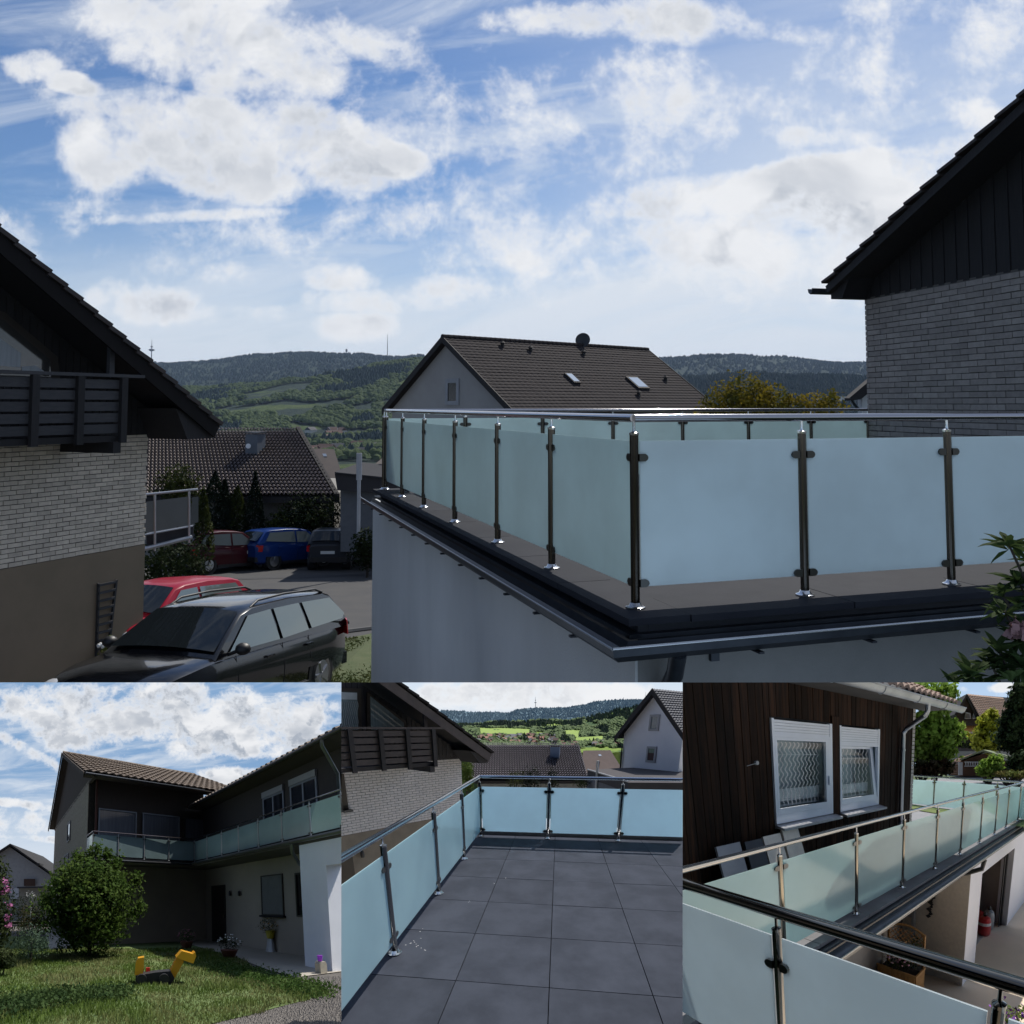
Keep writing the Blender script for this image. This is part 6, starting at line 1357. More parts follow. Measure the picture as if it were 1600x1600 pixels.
# ================================================================== ALONG THE BALCONY (lower right)
D_ = Place(600., 1333., 1332.5, 1179., .030); PLN[id(D_)] = 'd'
def zD(x, y): return (1066.5+x/3., 1066+y/3.)
FD = -1.63
def DZ(x, y, z=FD): return D_.Z(*zD(x, y), z)
def DP(x, y, P, az): return D_.P(*zD(x, y), P, az)
def DY(x, y, d): return D_.Y(*zD(x, y), d)
RZ = -.67
q1, q2 = DZ(1165, 579, RZ), DZ(790, 672, RZ); p1, p2 = DZ(0, 942, RZ), DZ(1480, 1395, RZ)
AZB = 35.2; d1 = dirv(AZB); d2 = (p2-p1).normalized()
# corner of the two rails
den = d1.x*d2.y-d1.y*d2.x; t = ((p1.x-q2.x)*d2.y-(p1.y-q2.y)*d2.x)/den
K = q2+d1*t; K.z = FD; BF = Fr(K, AZB)
def u3(px, py, rx, ry, rot=0, wt=1.):
    r = D_.ray(*zD(px, py)); return (r.x/r.y, r.z/r.y, rx/3/600., ry/3/600., radians(rot), wt)
skD = skymat('sky_balcony', D_, [u3(1500, 22, 60, 16, 5, .7), u3(1310, 40, 25, 14, 0, .4)], (.16, .36, .75), (.42, .62, .88), .25, 9., .5, 15., .2, .3, .1, .35)
mb = MB(); mb.grid(lambda u, v: V((-60+120*u, 50, -25+50*v)), 10, 5); obj(D_, 'sky', mb, skD, kind='structure')
# ---------------- yard below
cz, ca = None, None
g_ = BF.inv(DP(1310, 1425, BF(0, .05, 0), AZB)); AG, ZG = g_[0], g_[2]+FD
zg = ZG
mb = MB(); mb.grid(lambda u, v: V((-25+60*u, .8+49*v, zg-.01)), 6, 6); obj(D_, 'ground', mb, mat('yard_gravel', (.56,.50,.42), .95, col2=(.38,.355,.31), sc=2.5, var=.25, bump=.02, bs=30, s=D_.s), kind='structure')
mb = MB(); zf = lambda a, b: BF(a, b, zg-FD); mb.face([zf(-2, -1.6)+Zd*.004, zf(40, -1.6)+Zd*.004, zf(40, 1.15)+Zd*.004, zf(AG+1.4, 1.15)+Zd*.004, zf(AG+.2, 2.3)+Zd*.004, zf(-2, 3)+Zd*.004]); obj(D_, 'apron', mb, mat('apron_concrete', (.80,.66,.50), .9, col2=(.70,.58,.44), sc=1.5, bump=.004, bs=30, s=D_.s), kind='structure')
mb = MB()
for i in range(26):
    a = AG+1.5+i*.42; c = zf(a, 1.2+.1*mn.noise(V((i*.7, 0, 0))))+Zd*.01; w_ = R.uniform(.05, .14)
    if R.random() < .35: continue
    mb.face([c+BF.a*(-.2)+BF.b*-w_, c+BF.a*.22-BF.b*w_*.6, c+BF.a*.2+BF.b*w_, c-BF.a*.17+BF.b*w_*.8])
obj(D_, 'lime_patches', mb, mat('lime_white', (.75,.72,.66), .9), label='broken white line of lime along the edge of the apron', cat='stain', kind='stuff')
mb = MB()
for _ in range(1500): p = zf(AG+5+R.random()*12, 1.25+abs(R.gauss(0,.35))); mb.leaf(p+Zd*R.uniform(0,.12), .12, .4)
obj(D_, 'grass', mb, leafm('yard_weeds', (.10,.15,.03), (.14,.19,.05), 2, .3), label='green weeds growing along the edge of the yard', cat='grass', kind='stuff')
# ---------------- house, facade of vertical boards
hs = thing(D_, 'timber_house', 'house clad in dark brown vertical boards above white garages', 'house', BF(3, -2, zg-FD))
FB = -1.22
def fp(x, y, b=FB): return BF.inv(DP(x, y, BF(0, b, 0), AZB))
ac = fp(1070, 400)[0]; zE = (fp(870, 8, FB+.55)[2]+fp(1140, 98, FB+.55)[2])/2
brd = mat('brown_board', (.042,.019,.010), .85, col2=(.009,.006,.005), sc=5, var=.2, spec=.08, rnd=.55, stretch=(7,7,.35), bump=.002, bs=30, s=D_.s)
W1 = [(410, 165), (683, 197), (706, 632), (430, 688)]; W2 = [(727, 203), (908, 219), (920, 585), (733, 628)]
wins = []
for w__ in (W1, W2):
    q = [fp(*p) for p in w__]; wins.append(((q[0][0]+q[3][0])/2, (q[1][0]+q[2][0])/2, (q[2][2]+q[3][2])/2, (q[0][2]+q[1][2])/2))
mb = MB(); 
a = -2.2; segs = []
while a < ac:
    a1 = min(a+.105, ac); cuts = [(-.05, zE)]
    for (x0, x1, z0, z1) in wins:
        if a < x0 < a1-.02 and a1-x0 > .002: a1 = x0+.004
        if a < x1 < a1-.02: a1 = x1+.004
    mid_ = (a+a1)/2
    for (x0, x1, z0, z1) in wins:
        if x0 < mid_ < x1: cuts = [(-.05, z0-.02), (z1+.02, zE)]
    for (z0, z1) in cuts: mb = MB(); jb = R.uniform(0, .008); mb.box(BF, a+.004, a1-.004, FB-.02, FB+jb, z0, z1); obj(D_, 'board', mb, brd, hs)
    a = max(a1, a+.01)
mb = MB(); mb.box(BF, -2.2, ac, FB-.5, FB-.46, -.05, zE)
wallbk = obj(D_, 'wall', mb, mat('board_gap', (.006,.005,.005), .9), hs)
mb = MB(); mb.box(BF, wins[0][1]+.005, wins[1][0]-.005, FB, FB+.03, wins[0][2]-.05, wins[0][3]+.1); obj(D_, 'mullion_board', mb, brd, hs)
# pale brick edge at the far corner
for i in range(34):
    mb = MB(); mb.box(BF, ac+.001, ac+.10, FB-.12-(.03 if i % 2 else 0), FB+.01, .0+i*.072, .06+i*.072); obj(D_, 'brick', mb, mat('brick_cream', (.42,.39,.35), .9), hs)
mb = MB(); mb.box(BF, ac, ac+.09, FB-6, FB-.15, -.1, zE); obj(D_, 'end_wall', mb, mat('brick_cream', (.42,.39,.35), .9), hs)
# eaves, roof, gutter, downpipe
sof = mat('soffit_grey', (.05,.048,.05), .8)
mb = MB(); mb.box(BF, -2.2, ac+.55, FB+.001, FB+.5, zE-.02, zE+.04); obj(D_, 'eaves_soffit', mb, sof, hs)
rb = mat('roof_tile_brown', (.30,.20,.15), .8, col2=(.2,.135,.105), sc=5)
mb = MB(); slab(mb, BF(-2.2, FB+.52, zE+.05), BF.a*(ac+2.8), BF.b*-4+Zd*1.75, .07); obj(D_, 'roof', mb, sof, hs)
tileroof(D_, hs, BF(-2.2, FB+.56, zE+.05), BF.a*(ac+2.85), BF.b*-4+Zd*1.75, int((ac+2.8)/.19), 12, rb, .05, .05, seg=6)
zn = mat('zinc_light', (.45,.50,.56), .35, .7, col2=(.28,.32,.37), sc=3)
mb = MB(); gb = FB+.62; n = 12
mb.grid(lambda u, v: BF(-2.2+(ac+3.0)*u, gb+.075*cos(pi+pi*v), zE+.02-.085*sin(pi*v)), 24, 10); mb.grid(lambda u, v: BF(-2.2+(ac+3.0)*u, gb+.070*cos(pi+pi*v), zE+.02-.08*sin(pi*v)), 24, 10); o = obj(D_, 'gutter', mb, zn, hs, smooth=60)
mb = MB(); mb.tube([BF(-2.2, gb+.078, zE+.02), BF(ac+.8, gb+.078, zE+.02)], .012, 6); mb.tube([BF(ac+.8, gb-.07, zE+.02), BF(ac+.8, gb-.05, zE-.04), BF(ac+.8, gb, zE-.066), BF(ac+.8, gb+.05, zE-.04), BF(ac+.8, gb+.07, zE+.02)], .008, 5); obj(D_, 'gutter_bead', mb, zn, hs, smooth=60)
for i in range(6):
    aa = .4+i*(ac/5.5); mb = MB(); mb.tube([BF(aa, gb+.08*cos(pi+pi*k/8), zE+.02-.09*sin(pi*k/8)) for k in range(9)], .008, 5); obj(D_, 'gutter_hook', mb, zn, hs)
dpa = fp(1030, 400, FB+.07)[0]; o_ = fp(1150, 110, gb)[0]
ztp = fp(1040, 240, FB+.07)[2]
mb = MB(); mb.tube([BF(o_, gb, zE-.03), BF(o_, gb, zE-.16), BF(o_-.03, gb-.02, zE-.22), BF(dpa+.05, FB+.1, ztp+.08), BF(dpa, FB+.07, ztp), BF(dpa, FB+.07, ztp-.1), BF(dpa, FB+.07, -.05)], .042, 12); obj(D_, 'downpipe', mb, zn, hs, smooth=50)
for z in (ztp-.3, .4): mb = MB(); mb.lathe(BF(dpa, FB+.07, z), [(.048, 0), (.05, .02), (.048, .04)], 12); obj(D_, 'pipe_clamp', mb, zn, hs)
# windows
wfm = mat('window_white', (.80,.84,.92), .35, var=.1); sillm = mat('sill_marble', (.5,.5,.52), .5, col2=(.38,.38,.4), sc=12, var=.2)
wgl = bpy.data.materials.new('pane_glass'); wgl.use_nodes = True; nt = NT(wgl.node_tree); b = nt.n['Principled BSDF']; b.inputs['Base Color'].default_value = (.01,.012,.014,1); b.inputs['Roughness'].default_value = .02; b.inputs['Specular IOR Level'].default_value = 1.
tp = nt.add('ShaderNodeBsdfTransparent'); mx = nt.add('ShaderNodeMixShader'); mx.inputs[0].default_value = .85; nt.l.new(b.outputs[0], mx.inputs[1]); nt.l.new(tp.outputs[0], mx.inputs[2]); nt.l.new(mx.outputs[0], nt.n['Material Output'].inputs[0])
lace = mat('lace', (.92,.92,.92), .9, trans=.1); dim = mat('room_dark', (.30,.40,.43), .9, col2=(.45,.55,.58), sc=2)
for k, (x0, x1, z0, z1) in enumerate(wins):
    wd, ht = x1-x0, z1-z0; sh_ = .17 if k == 0 else .24
    mb = MB(); 
    for q in ((x0, x0+.035, z0+.06, z1), (x1-.05, x1, z0+.06, z1), (x0+.035, x1-.05, z0+.06, z0+.16), (x0+.035, x1-.05, z1-sh_-.03, z1-sh_)): mb.box(BF, q[0], q[1], FB-.02, FB+.035, q[2], q[3])
    w_ = obj(D_, 'window', mb, wfm, hs)
    for i in range(5 if k == 0 else 7):
        hS = (sh_-.01)/(5 if k == 0 else 7); mb = MB(); mb.box(BF, x0+.036, x1-.051, FB, FB+.03, z1-sh_+i*hS, z1-sh_+i*hS+hS*.88); obj(D_, 'shutter_slat', mb, wfm, w_)
    tl_ = .0 if k == 0 else .10
    sx0, sx1, sz0, sz1 = x0+.036, x1-.052, z0+.161, z1-sh_-.031
    def tb(z): return FB+.036-(z-sz0)/(sz1-sz0)*tl_
    def bar(a0, a1, z0_, z1_, th=.04):
        mb = MB(); mb.hexa([BF(a0, tb(z0_)-th, z0_), BF(a1, tb(z0_)-th, z0_), BF(a1, tb(z0_), z0_), BF(a0, tb(z0_), z0_), BF(a0, tb(z1_)-th, z1_), BF(a1, tb(z1_)-th, z1_), BF(a1, tb(z1_), z1_), BF(a0, tb(z1_), z1_)]); return mb
    for q in ((sx0, sx0+.03, sz0, sz1), (sx1-.09, sx1, sz0, sz1), (sx0+.031, sx1-.091, sz0, sz0+.075), (sx0+.031, sx1-.091, sz1-.035, sz1)): obj(D_, 'sash', bar(*q), wfm, w_)
    obj(D_, 'pane', bar(sx0+.03, sx1-.09, sz0+.075, sz1-.035, .006), wgl, w_)
    mb = MB(); mb.box(BF, x0+.0, x1, FB-.30, FB-.29, z0, z1-.05); mb.box(BF, x0-.01, x0+.0, FB-.3, FB-.021, z0, z1); mb.box(BF, x1, x1+.01, FB-.3, FB-.021, z0, z1); mb.box(BF, x0, x1, FB-.3, FB-.021, z0, z0+.02); obj(D_, 'room', mb, dim, w_)
    ncd = 12 if k == 0 else 8
    for i in range(ncd):
        aa = sx0+.03+(sx1-.12-sx0)*(i+.5)/ncd; L_ = sz1-sz0; mb = MB()
        pts = []
        for j in range(61):
            u = j/60; amp = .022 if u > .28 else .010; pts.append((aa+amp*sin(2*pi*u*6.5), sz0+.08+L_*.86*u))
        for (xa, za_), (xb, zb__) in zip(pts, pts[1:]): mb.face([BF(xa-.010, FB-.09, za_), BF(xa+.010, FB-.09, za_), BF(xb+.010, FB-.09, zb__), BF(xb-.010, FB-.09, zb__)])
        obj(D_, 'lace_cord', mb, lace, w_)
    for (u0, u1) in ((.03, .055), (.10, .27), (.72, .735)):
        mb = MB(); mb.box(BF, sx0+.02, sx1-.09, FB-.095, FB-.093, sz0+(sz1-sz0)*u0+.05, sz0+(sz1-sz0)*u1+.05); obj(D_, 'lace_band', mb, mat('lace_band', (.62,.70,.72), .9), w_)
    if k == 0: mb = MB(); mb.box(BF, sx1-.05, sx1-.035, FB+.037, FB+.06, sz0+.30, sz0+.42); obj(D_, 'handle', mb, wfm, w_)
    mb = MB(); mb.prism([BF(x0-.0, FB-.02, z0+.055), BF(x0-.0, FB+.16, z0+.02), BF(x0-.0, FB+.16, z0-.01), BF(x0-.0, FB-.02, z0+.02)], BF.a*(wd+.06)); obj(D_, 'window_sill', mb, sillm, hs)
kn = fp(340, 378); mb = MB(); mb.disc(BF(kn[0], FB+.02, kn[2]), BF.b, .022, .04); mb.tube([BF(kn[0], FB+.04, kn[2]), BF(kn[0]-.06, FB+.05, kn[2]-.01), BF(kn[0]-.14, FB+.03, kn[2]-.03)], .003, 4); obj(D_, 'cable_outlet', mb, mat('plug_grey', (.4,.4,.4), .6), hs)
# ---------------- balcony floor, edge, gutter
es = mat('edge_slab', (.20,.20,.21), .7, col2=(.145,.14,.14), sc=3, bump=.002, bs=30, s=D_.s, spec=.2)
mb = MB(); mb.box(BF, -.25, 40, FB, -.26, -.06, -.02); mb.box(BF, ac+.1, 40, -9, FB, -.061, -.021); obj(D_, 'balcony_floor', mb, mat('floor_grey', (.20,.20,.215), .8, col2=(.25,.25,.26), sc=2), kind='structure')
aa = -.3
while aa < 22: mb = MB(); mb.box(BF, aa+.003, aa+.797, -.25, .12, -.035, 0); obj(D_, 'edge_slab', mb, es, hs); aa += .8
bb = .12
while bb < 3.4: mb = MB(); mb.box(BF, -.16, .14, bb+.003, bb+.797, -.036, -.001); bb += .8
mb = MB(); mb.box(BF, -.3, 22, -.2, .04, -.28, -.037); obj(D_, 'fascia', mb, fascm, hs)
mb = MB(); mb.box(BF, -.3, 22, .041, .17, -.075, -.05); obj(D_, 'drip_edge', mb, mat('zinc_edge', (.12,.13,.15), .4, .8), hs)
mb = MB(); mb.grid(lambda u, v: BF(-.2+22*u, .24+.075*cos(pi+pi*v), -.10-.085*sin(pi*v)), 30, 8); obj(D_, 'gutter', mb, mat('zinc_gutter', (.16,.18,.21), .4, .8, col2=(.10,.11,.13), sc=8, var=.25), hs, smooth=60)
mb = MB(); mb.tube([BF(-.2, .318, -.098), BF(21.8, .318, -.098)], .010, 6); obj(D_, 'gutter_bead', mb, mat('zinc_bead', (.5,.5,.48), .3, .9), hs, smooth=60)
# ---------------- garages under the balcony
G = zg-FD
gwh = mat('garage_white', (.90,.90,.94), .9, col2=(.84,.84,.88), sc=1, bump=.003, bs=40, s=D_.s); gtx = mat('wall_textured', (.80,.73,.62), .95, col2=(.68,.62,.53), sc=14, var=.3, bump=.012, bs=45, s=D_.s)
o1 = BF.inv(DP(1385, 1130, BF(0, .05, 0), AZB))[0]; o2 = BF.inv(DP(1545, 900, BF(0, .05, 0), AZB))[0]; ot = BF.inv(DP(1390, 907, BF(0, .05, 0), AZB))[2]; ot2 = BF.inv(DP(1600, 745, BF(0, .05, 0), AZB))[2]; ot = (ot+ot2)/2
mb = MB(); mb.box(BF, AG+.002, o1, -.25, .05, G, -.2805); mb.box(BF, o1+.001, o2-.001, -.25, .05, ot, -.2805); mb.box(BF, o2, 22, -.25, .05, G, -.281); obj(D_, 'garage_front', mb, gwh, hs)
mb = MB(); mb.box(BF, AG-.0, AG+.25, -5, .048, G, -.2815); obj(D_, 'garage_end_wall', mb, gtx, hs)
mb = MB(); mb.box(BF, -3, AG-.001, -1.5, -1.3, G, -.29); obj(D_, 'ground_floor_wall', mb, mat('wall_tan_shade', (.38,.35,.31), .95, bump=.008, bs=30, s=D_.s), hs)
mb = MB(); mb.box(BF, o1-.2, o2+.2, -4., -3.8, G, -.3); mb.box(BF, o2+.05, o2+.2, -3.8, -.26, G, -.3); obj(D_, 'garage_inner_wall', mb, mat('garage_inside', (.5,.45,.4), .9), hs)
mb = MB(); mb.box(BF, o1+.05, o2, -3.8, -.26, G+.001, G+.012); obj(D_, 'garage_floor', mb, mat('garage_floor', (.5,.49,.47), .9), hs)
mb = MB(); x_ = o2-.06; mb.tube([BF(x_, -.1, G), BF(x_, -.1, ot)], .03, 6); mb.tube([BF(x_-.12, -.12, G), BF(x_-.12, -.12, ot)], .02, 6); obj(D_, 'door_rail', mb, fascm, hs)
sg_ = BF.inv(DP(990, 1150, BF(0, -1.25, 0), AZB))[0]; mb = MB(); mb.tube([BF(AG-.1, -1.0, G), BF(AG-.1, -1.0, -.3)], .045, 8); obj(D_, 'downpipe', mb, zn, hs)
mb = MB(); mb.tube([BF(AG+.0, .27, -.17), BF(AG+.0, .24, -.34), BF(AG-.05, .0, -.45), BF(AG-.06, -.4, -.55), BF(AG-.06, -.9, -.5)], .045, 8); obj(D_, 'downpipe', mb, mat('zinc_dark', (.05,.055,.06), .5, .6), hs)
EW = Fr(BF(AG, 0, 0), AZB-90)      # end wall frame: a runs back along the wall, b towards the camera side
def ew(x, y): return EW.inv(DP(x, y, EW.P, EW.az))
orn = mat('iron_black', (.02,.02,.022), .6)
t = thing(D_, 'wall_ornament', 'dark twisted iron ornament hanging on the textured garage end wall', 'wall decoration', BF(AG, -.3, G+1.5))
for i in range(13):
    x = 1180-20*(i/12)+6*sin(i*1.9); y = 965+128*i/12; p = ew(x, y); c = EW(p[0], -.03, p[2]); s_ = .045+.015*sin(i*2.3); mb = MB(); mb.prism([c+EW.a*-s_, c+Zd*s_*.7, c+EW.a*s_, c-Zd*s_*.7], BF.a*-.02); obj(D_, 'iron_leaf', mb, orn, t)
p0 = ew(1182, 960); p1_ = ew(1158, 1095); mb = MB(); mb.tube([EW(p0[0], -.02, p0[2]), EW(p1_[0], -.02, p1_[2])], .012, 5); obj(D_, 'stem', mb, orn, t)
p = ew(1068, 1045); t = thing(D_, 'wall_lantern', 'small black square lantern on the shaded garage end wall', 'lantern', EW(p[0], -.1, p[2])); 
mb = MB()
for q in ((-.09, -.07, -.1, .1), (.07, .09, -.1, .1), (-.07, .07, .08, .1), (-.07, .07, -.1, -.08)): mb.box(EW, p[0]+q[0], p[0]+q[1], -.12, -.0, p[2]+q[2], p[2]+q[3])
obj(D_, 'frame', mb, orn, t); mb = MB(); mb.box(EW, p[0]-.06, p[0]+.06, -.03, -.001, p[2]-.25, p[2]-.14); obj(D_, 'lamp_plate', mb, mat('plate_pale', (.5,.5,.5), .7), t)
# things inside the garage
GI = thing(D_, 'storage_shelf', 'wooden shelf with boxes at the back of the open garage', 'shelf', BF(o2-1., -2.5, G))
wood = mat('pine_wood', (.50,.27,.09), .7, col2=(.38,.19,.06), sc=5); 
def gi(x, y, b): q = BF.inv(DP(x, y, BF(0, b, 0), AZB)); return q
for z in (.4, .8, 1.25): mb = MB(); mb.box(BF, o2-2.0, o2-.1, -1.1, -.7, G+z, G+z+.04); obj(D_, 'shelf_board', mb, wood, GI)
for a in (o2-1.95, o2-1.05, o2-.15): mb = MB(); mb.box(BF, a-.03, a+.03, -.75, -.695, G, G+1.9); obj(D_, 'shelf_post', mb, wood, GI)
for a, z, c in ((o2-1.9, .44, (.35,.05,.05)), (o2-1.4, .44, (.5,.5,.5)), (o2-.8, .84, (.5,.4,.3)), (o2-.4, .44, (.4,.4,.42)), (o2-1.7, .84, (.3,.3,.32))):
    mb = MB(); mb.box(BF, a-.18, a+.18, -1.05, -.72, G+z, G+z+.28); obj(D_, 'box', mb, mat('box_%d' % int(a*100), c, .8), label='storage box on the garage shelf, %s' % {.44: 'lower board', .84: 'upper board'}[z]+(' left' if a < o2-1.2 else ' right')+(' end' if abs(a-o2+1.1) > .6 else ' middle'), cat='box')
for (x, y, lab, c, r, h, nm) in ((1416, 1045, 'red round tank standing in the open garage', (.5,.03,.035), .16, .5, 'red_tank'), (1468, 1045, 'grey gas bottle leaning beside the red tank', (.30,.33,.35), .14, .55, 'gas_bottle')):
    p = BF(o2-(.85 if nm == 'red_tank' else .5), -.3, G); t = thing(D_, nm, lab, 'tank', p); mb = MB(); mb.lathe(p, [(r*.8, 0), (r, .05), (r, h*.7), (r*.8, h*.9), (r*.3, h)], 14); obj(D_, 'tank_body', mb, mat(nm+'_paint', c, .4), t, smooth=50)
    mb = MB(); mb.lathe(p+Zd*h, [(r*.3, 0), (r*.35, .05), (r*.1, .1)], 8); obj(D_, 'valve', mb, orn, t)
    if nm == 'red_tank': mb = MB(); mb.lathe(p, [(r*1.01, h*.55), (r*1.01, h*.7)], 14); obj(D_, 'band', mb, pvc, t)
p = BF(o2-.3, -.85, G); t = thing(D_, 'red_machine', 'red and white garden machine at the back of the open garage', 'machine', p); F = Fr(p, 80)
mb = MB(); mb.prism([F(-.2, 0, .15), F(.2, 0, .15), F(.25, 0, .35), F(.0, 0, .55), F(-.2, 0, .4)], F.b*.3); obj(D_, 'housing', mb, mat('machine_red', (.5,.03,.03), .4), t); mb = MB(); mb.disc(F(.15, -.02, .3), F.b, .12, .04); obj(D_, 'wheel', mb, pvc, t); mb = MB(); mb.box(F, -.15, .1, .05, .25, .0, .15); obj(D_, 'foot', mb, orn, t)
# planter with trellis
pc = DZ(1035, 1500, zg); PF = Fr(pc, EW.az+180); PF.P.z = zg
c_ = pc; t = thing(D_, 'trellis_planter', 'light wooden planter box with lattice trellis and pink flowers', 'planter', c_)
def pe(x, y): return PF.inv(DP(x, y, pc, PF.az))
xa, xb = sorted((pe(1010, 1400)[0], pe(1103, 1400)[0])); zb0 = pe(1050, 1372)[2]
wdt = .62; xa, xb = -wdt*.9, wdt*.35; htop = pe(1040, 1195)[2]; 
for i in range(11):
    a = xa+(xb-xa)*i/11; mb = MB(); mb.box(PF, a+.004, a+(xb-xa)/11-.004, -.0, .02, 0, zb0); obj(D_, 'board', mb, wood, t)
    mb = MB(); mb.box(PF, xb-.0, xb+.02, -.35+.032*i+.003, -.35+.032*(i+1), 0, zb0); obj(D_, 'board', mb, wood, t)
mb = MB(); mb.box(PF, xa, xb-.001, -.35, -.002, 0, zb0-.06); obj(D_, 'soil', mb, mat('soil', (.03,.02,.015), .95), t)
mb = MB(); mb.box(PF, xa-.02, xb+.03, .0, .03, zb0, zb0+.04); mb.box(PF, xb-.0, xb+.03, -.36, -.001, zb0, zb0+.04); obj(D_, 'rim', mb, wood, t)
for a in (xa, xb-.04): mb = MB(); mb.box(PF, a, a+.04, -.37, -.33, 0, htop-.06); obj(D_, 'trellis_post', mb, wood, t)
mb = MB(); mb.tube([PF(xa+(xb-xa)*u, -.35, htop-.06+.12*sin(pi*u)) for u in [k/8 for k in range(9)]], .022, 6); obj(D_, 'trellis_arch', mb, wood, t)
nl = 7
for k in range(-nl, nl*2):
    for s_ in (1, -1):
        a0_ = xa+(xb-xa)*k/nl; H_ = htop-zb0-.08; L2 = H_; p = []
        u0, u1 = (a0_, a0_+L2) if s_ > 0 else (a0_, a0_-L2)
        lo_, hi_ = xa+.02, xb-.02
        def clipu(u): return max(0, min(1, u))
        t0, t1 = 0., 1.
        d_ = u1-u0
        ta_, tb_ = (lo_-u0)/d_, (hi_-u0)/d_; ta_, tb_ = min(ta_, tb_), max(ta_, tb_); t0, t1 = max(0, ta_), min(1, tb_)
        if t1-t0 < .05: continue
        mb = MB(); mb.tube([PF(u0+d_*t0, -.345-.006*s_, zb0+.04+H_*t0), PF(u0+d_*t1, -.345-.006*s_, zb0+.04+H_*t1)], .008, 4); obj(D_, 'lattice_slat', mb, wood, t)
mb = MB(); foliage(mb, PF((xa+xb)/2+.05, -.18, zb0+.12), (.33, .2, .14), 420, .05); foliage(mb, PF(xb-.12, -.2, zb0+.4), (.16, .14, .3), 300, .05); obj(D_, 'foliage', mb, dk, t)
mb = MB()
for _ in range(46):
    q = PF((xa+xb)/2+R.gauss(0,.17), -.1+R.gauss(0,.08), zb0+.2+abs(R.gauss(0,.06)))
    for _k in range(4): mb.leaf(q+V((R.gauss(0,.01), R.gauss(0,.01), R.gauss(0,.01))), .035, .8)
obj(D_, 'blossom', mb, mat('petunia_pink', (.55,.12,.28), .8, col2=(.85,.75,.8), sc=14, trans=.2), t)
c = DZ(1585, 1590, zg+.6); tree(D_, 'flower_box_plant', 'violet and yellow flowers peeking in at the lower right corner', c-Zd*.5, 1, [(c, (.35, .3, .2))], 500, .07, leafm('yard_weeds', (.10,.15,.03), (.14,.19,.05)), barkm, cat='flowers', tr=.02, limbs=2)
mb = MB()
for _ in range(40): mb.leaf(c+V((R.gauss(-.1,.15), R.gauss(0,.15), .15+R.gauss(0,.04))), .06, .8)
obj(D_, 'blossom', mb, mat('violet_petals', (.25,.06,.45), .8), label='violet petals in the lower right corner flower box', cat='flowers')
# leaning boards on the balcony
lb_ = mat('weathered_board', (.85,.76,.66), .85, col2=(.68,.6,.53), sc=4, stretch=(3,3,.4)); 
for (x0, x1, y, lab, m_) in ((198, 308, 820, 'grey weathered board leaning behind the railing, leftmost', mat('weathered_grey', (.35,.35,.38), .85, col2=(.25,.25,.28), sc=4)), (330, 410, 800, 'dark blue grey board leaning between two paler ones', mat('weathered_dark', (.05,.055,.07), .8)), (415, 495, 775, 'pale board leaning left of the warm lit one', lb_), (503, 575, 745, 'sunlit pale board leaning against the facade, rightmost', lb_)):
    pA, pB = BF.inv(DP(x0, y+20, BF(0, -1.0, 0), AZB)), BF.inv(DP(x1, y, BF(0, -1.0, 0), AZB)); zt_ = BF.inv(DP((x0+x1)/2, y-62, BF(0, -1.1, 0), AZB))[2]
    mb = MB(); mb.hexa([BF(pA[0]-.05, -.85, 0), BF(pB[0]-.05, -.85, 0), BF(pB[0]-.05, -.82, 0), BF(pA[0]-.05, -.82, 0), BF(pA[0], -1.15, zt_), BF(pB[0], -1.15, zt_), BF(pB[0], -1.12, zt_+.01), BF(pA[0], -1.12, zt_+.01)]); obj(D_, 'leaning_board', mb, m_, label=lab, cat='board')
# ---------------- railings
pst = mat('post_balcony', (.42,.38,.30), .16, 1, col2=(.2,.18,.15), sc=6, stretch=(1,1,.2)); prl = mat('rail_balcony', (.55,.56,.58), .13, 1, var=.1)
bks = mat('black_steel', (.03,.032,.04), .1, 1, col2=(.05,.045,.03), sc=3)
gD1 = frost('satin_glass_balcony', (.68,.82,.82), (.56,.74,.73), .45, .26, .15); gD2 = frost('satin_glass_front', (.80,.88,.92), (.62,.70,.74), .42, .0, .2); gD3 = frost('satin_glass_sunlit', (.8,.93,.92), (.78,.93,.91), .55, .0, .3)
as_ = [BF.inv(DP(455, 790, BF(0, 0, 0), AZB))[0]]+[BF.inv(DZ(x, y))[0] for x, y in ((790, 1080), (1005, 958), (1155, 870), (1270, 803), (1355, 750), (1425, 710), (1485, 680), (1537, 648))]
stp = (as_[-1]-as_[1])/7
as_ = [as_[0]-stp]+as_+[as_[-1]+stp*i for i in range(1, 7)]
railing(D_, 'long glass balcony railing running away above the garages beside the timber house', [[BF(a, 0, 0) for a in as_]], .95, (.06, .82), (pst, prl, gD1, bsteel), thick=.021, rail_r=.022, ends=(.6, .3))
az2 = math.degrees(atan2(d2.x, d2.y)); FF = Fr(V((p1.x, p1.y, FD)), az2)
f1 = FF.inv(DP(440, 1150, FF.P, az2))[0]; f2 = FF.inv(DP(1487, 1480, FF.P, az2))[0]; gp_ = f2-f1
railing(D_, 'near dark railing crossing the foreground with black handrail and frosted panes', [[FF(f1-gp_, 0, 0), FF(f1, 0, 0), FF(f2, 0, 0), FF(f2+gp_, 0, 0)]], .96, (.10, .84), (bks, bks, gD2, bks), thick=.021, rail_r=.029, ends=(.3, .5), clampz=(.13, .70))
far3 = [DZ(x, y, RZ) for x, y in ((1075, 436), (1183, 441), (1323, 448), (1478, 458), (1640, 470))]
for p in far3: p.z = FD
railing(D_, 'far glass railing with bright mint panes in the sun beyond the house corner', [far3], .95, (.02, .82), (pst, prl, gD3, bsteel), thick=.024, rail_r=.026)
mb = MB(); e_ = (far3[-1]-far3[0]).normalized(); nn_ = V((e_.y, -e_.x, 0)); nn_ = nn_ if nn_.y < 0 else -nn_
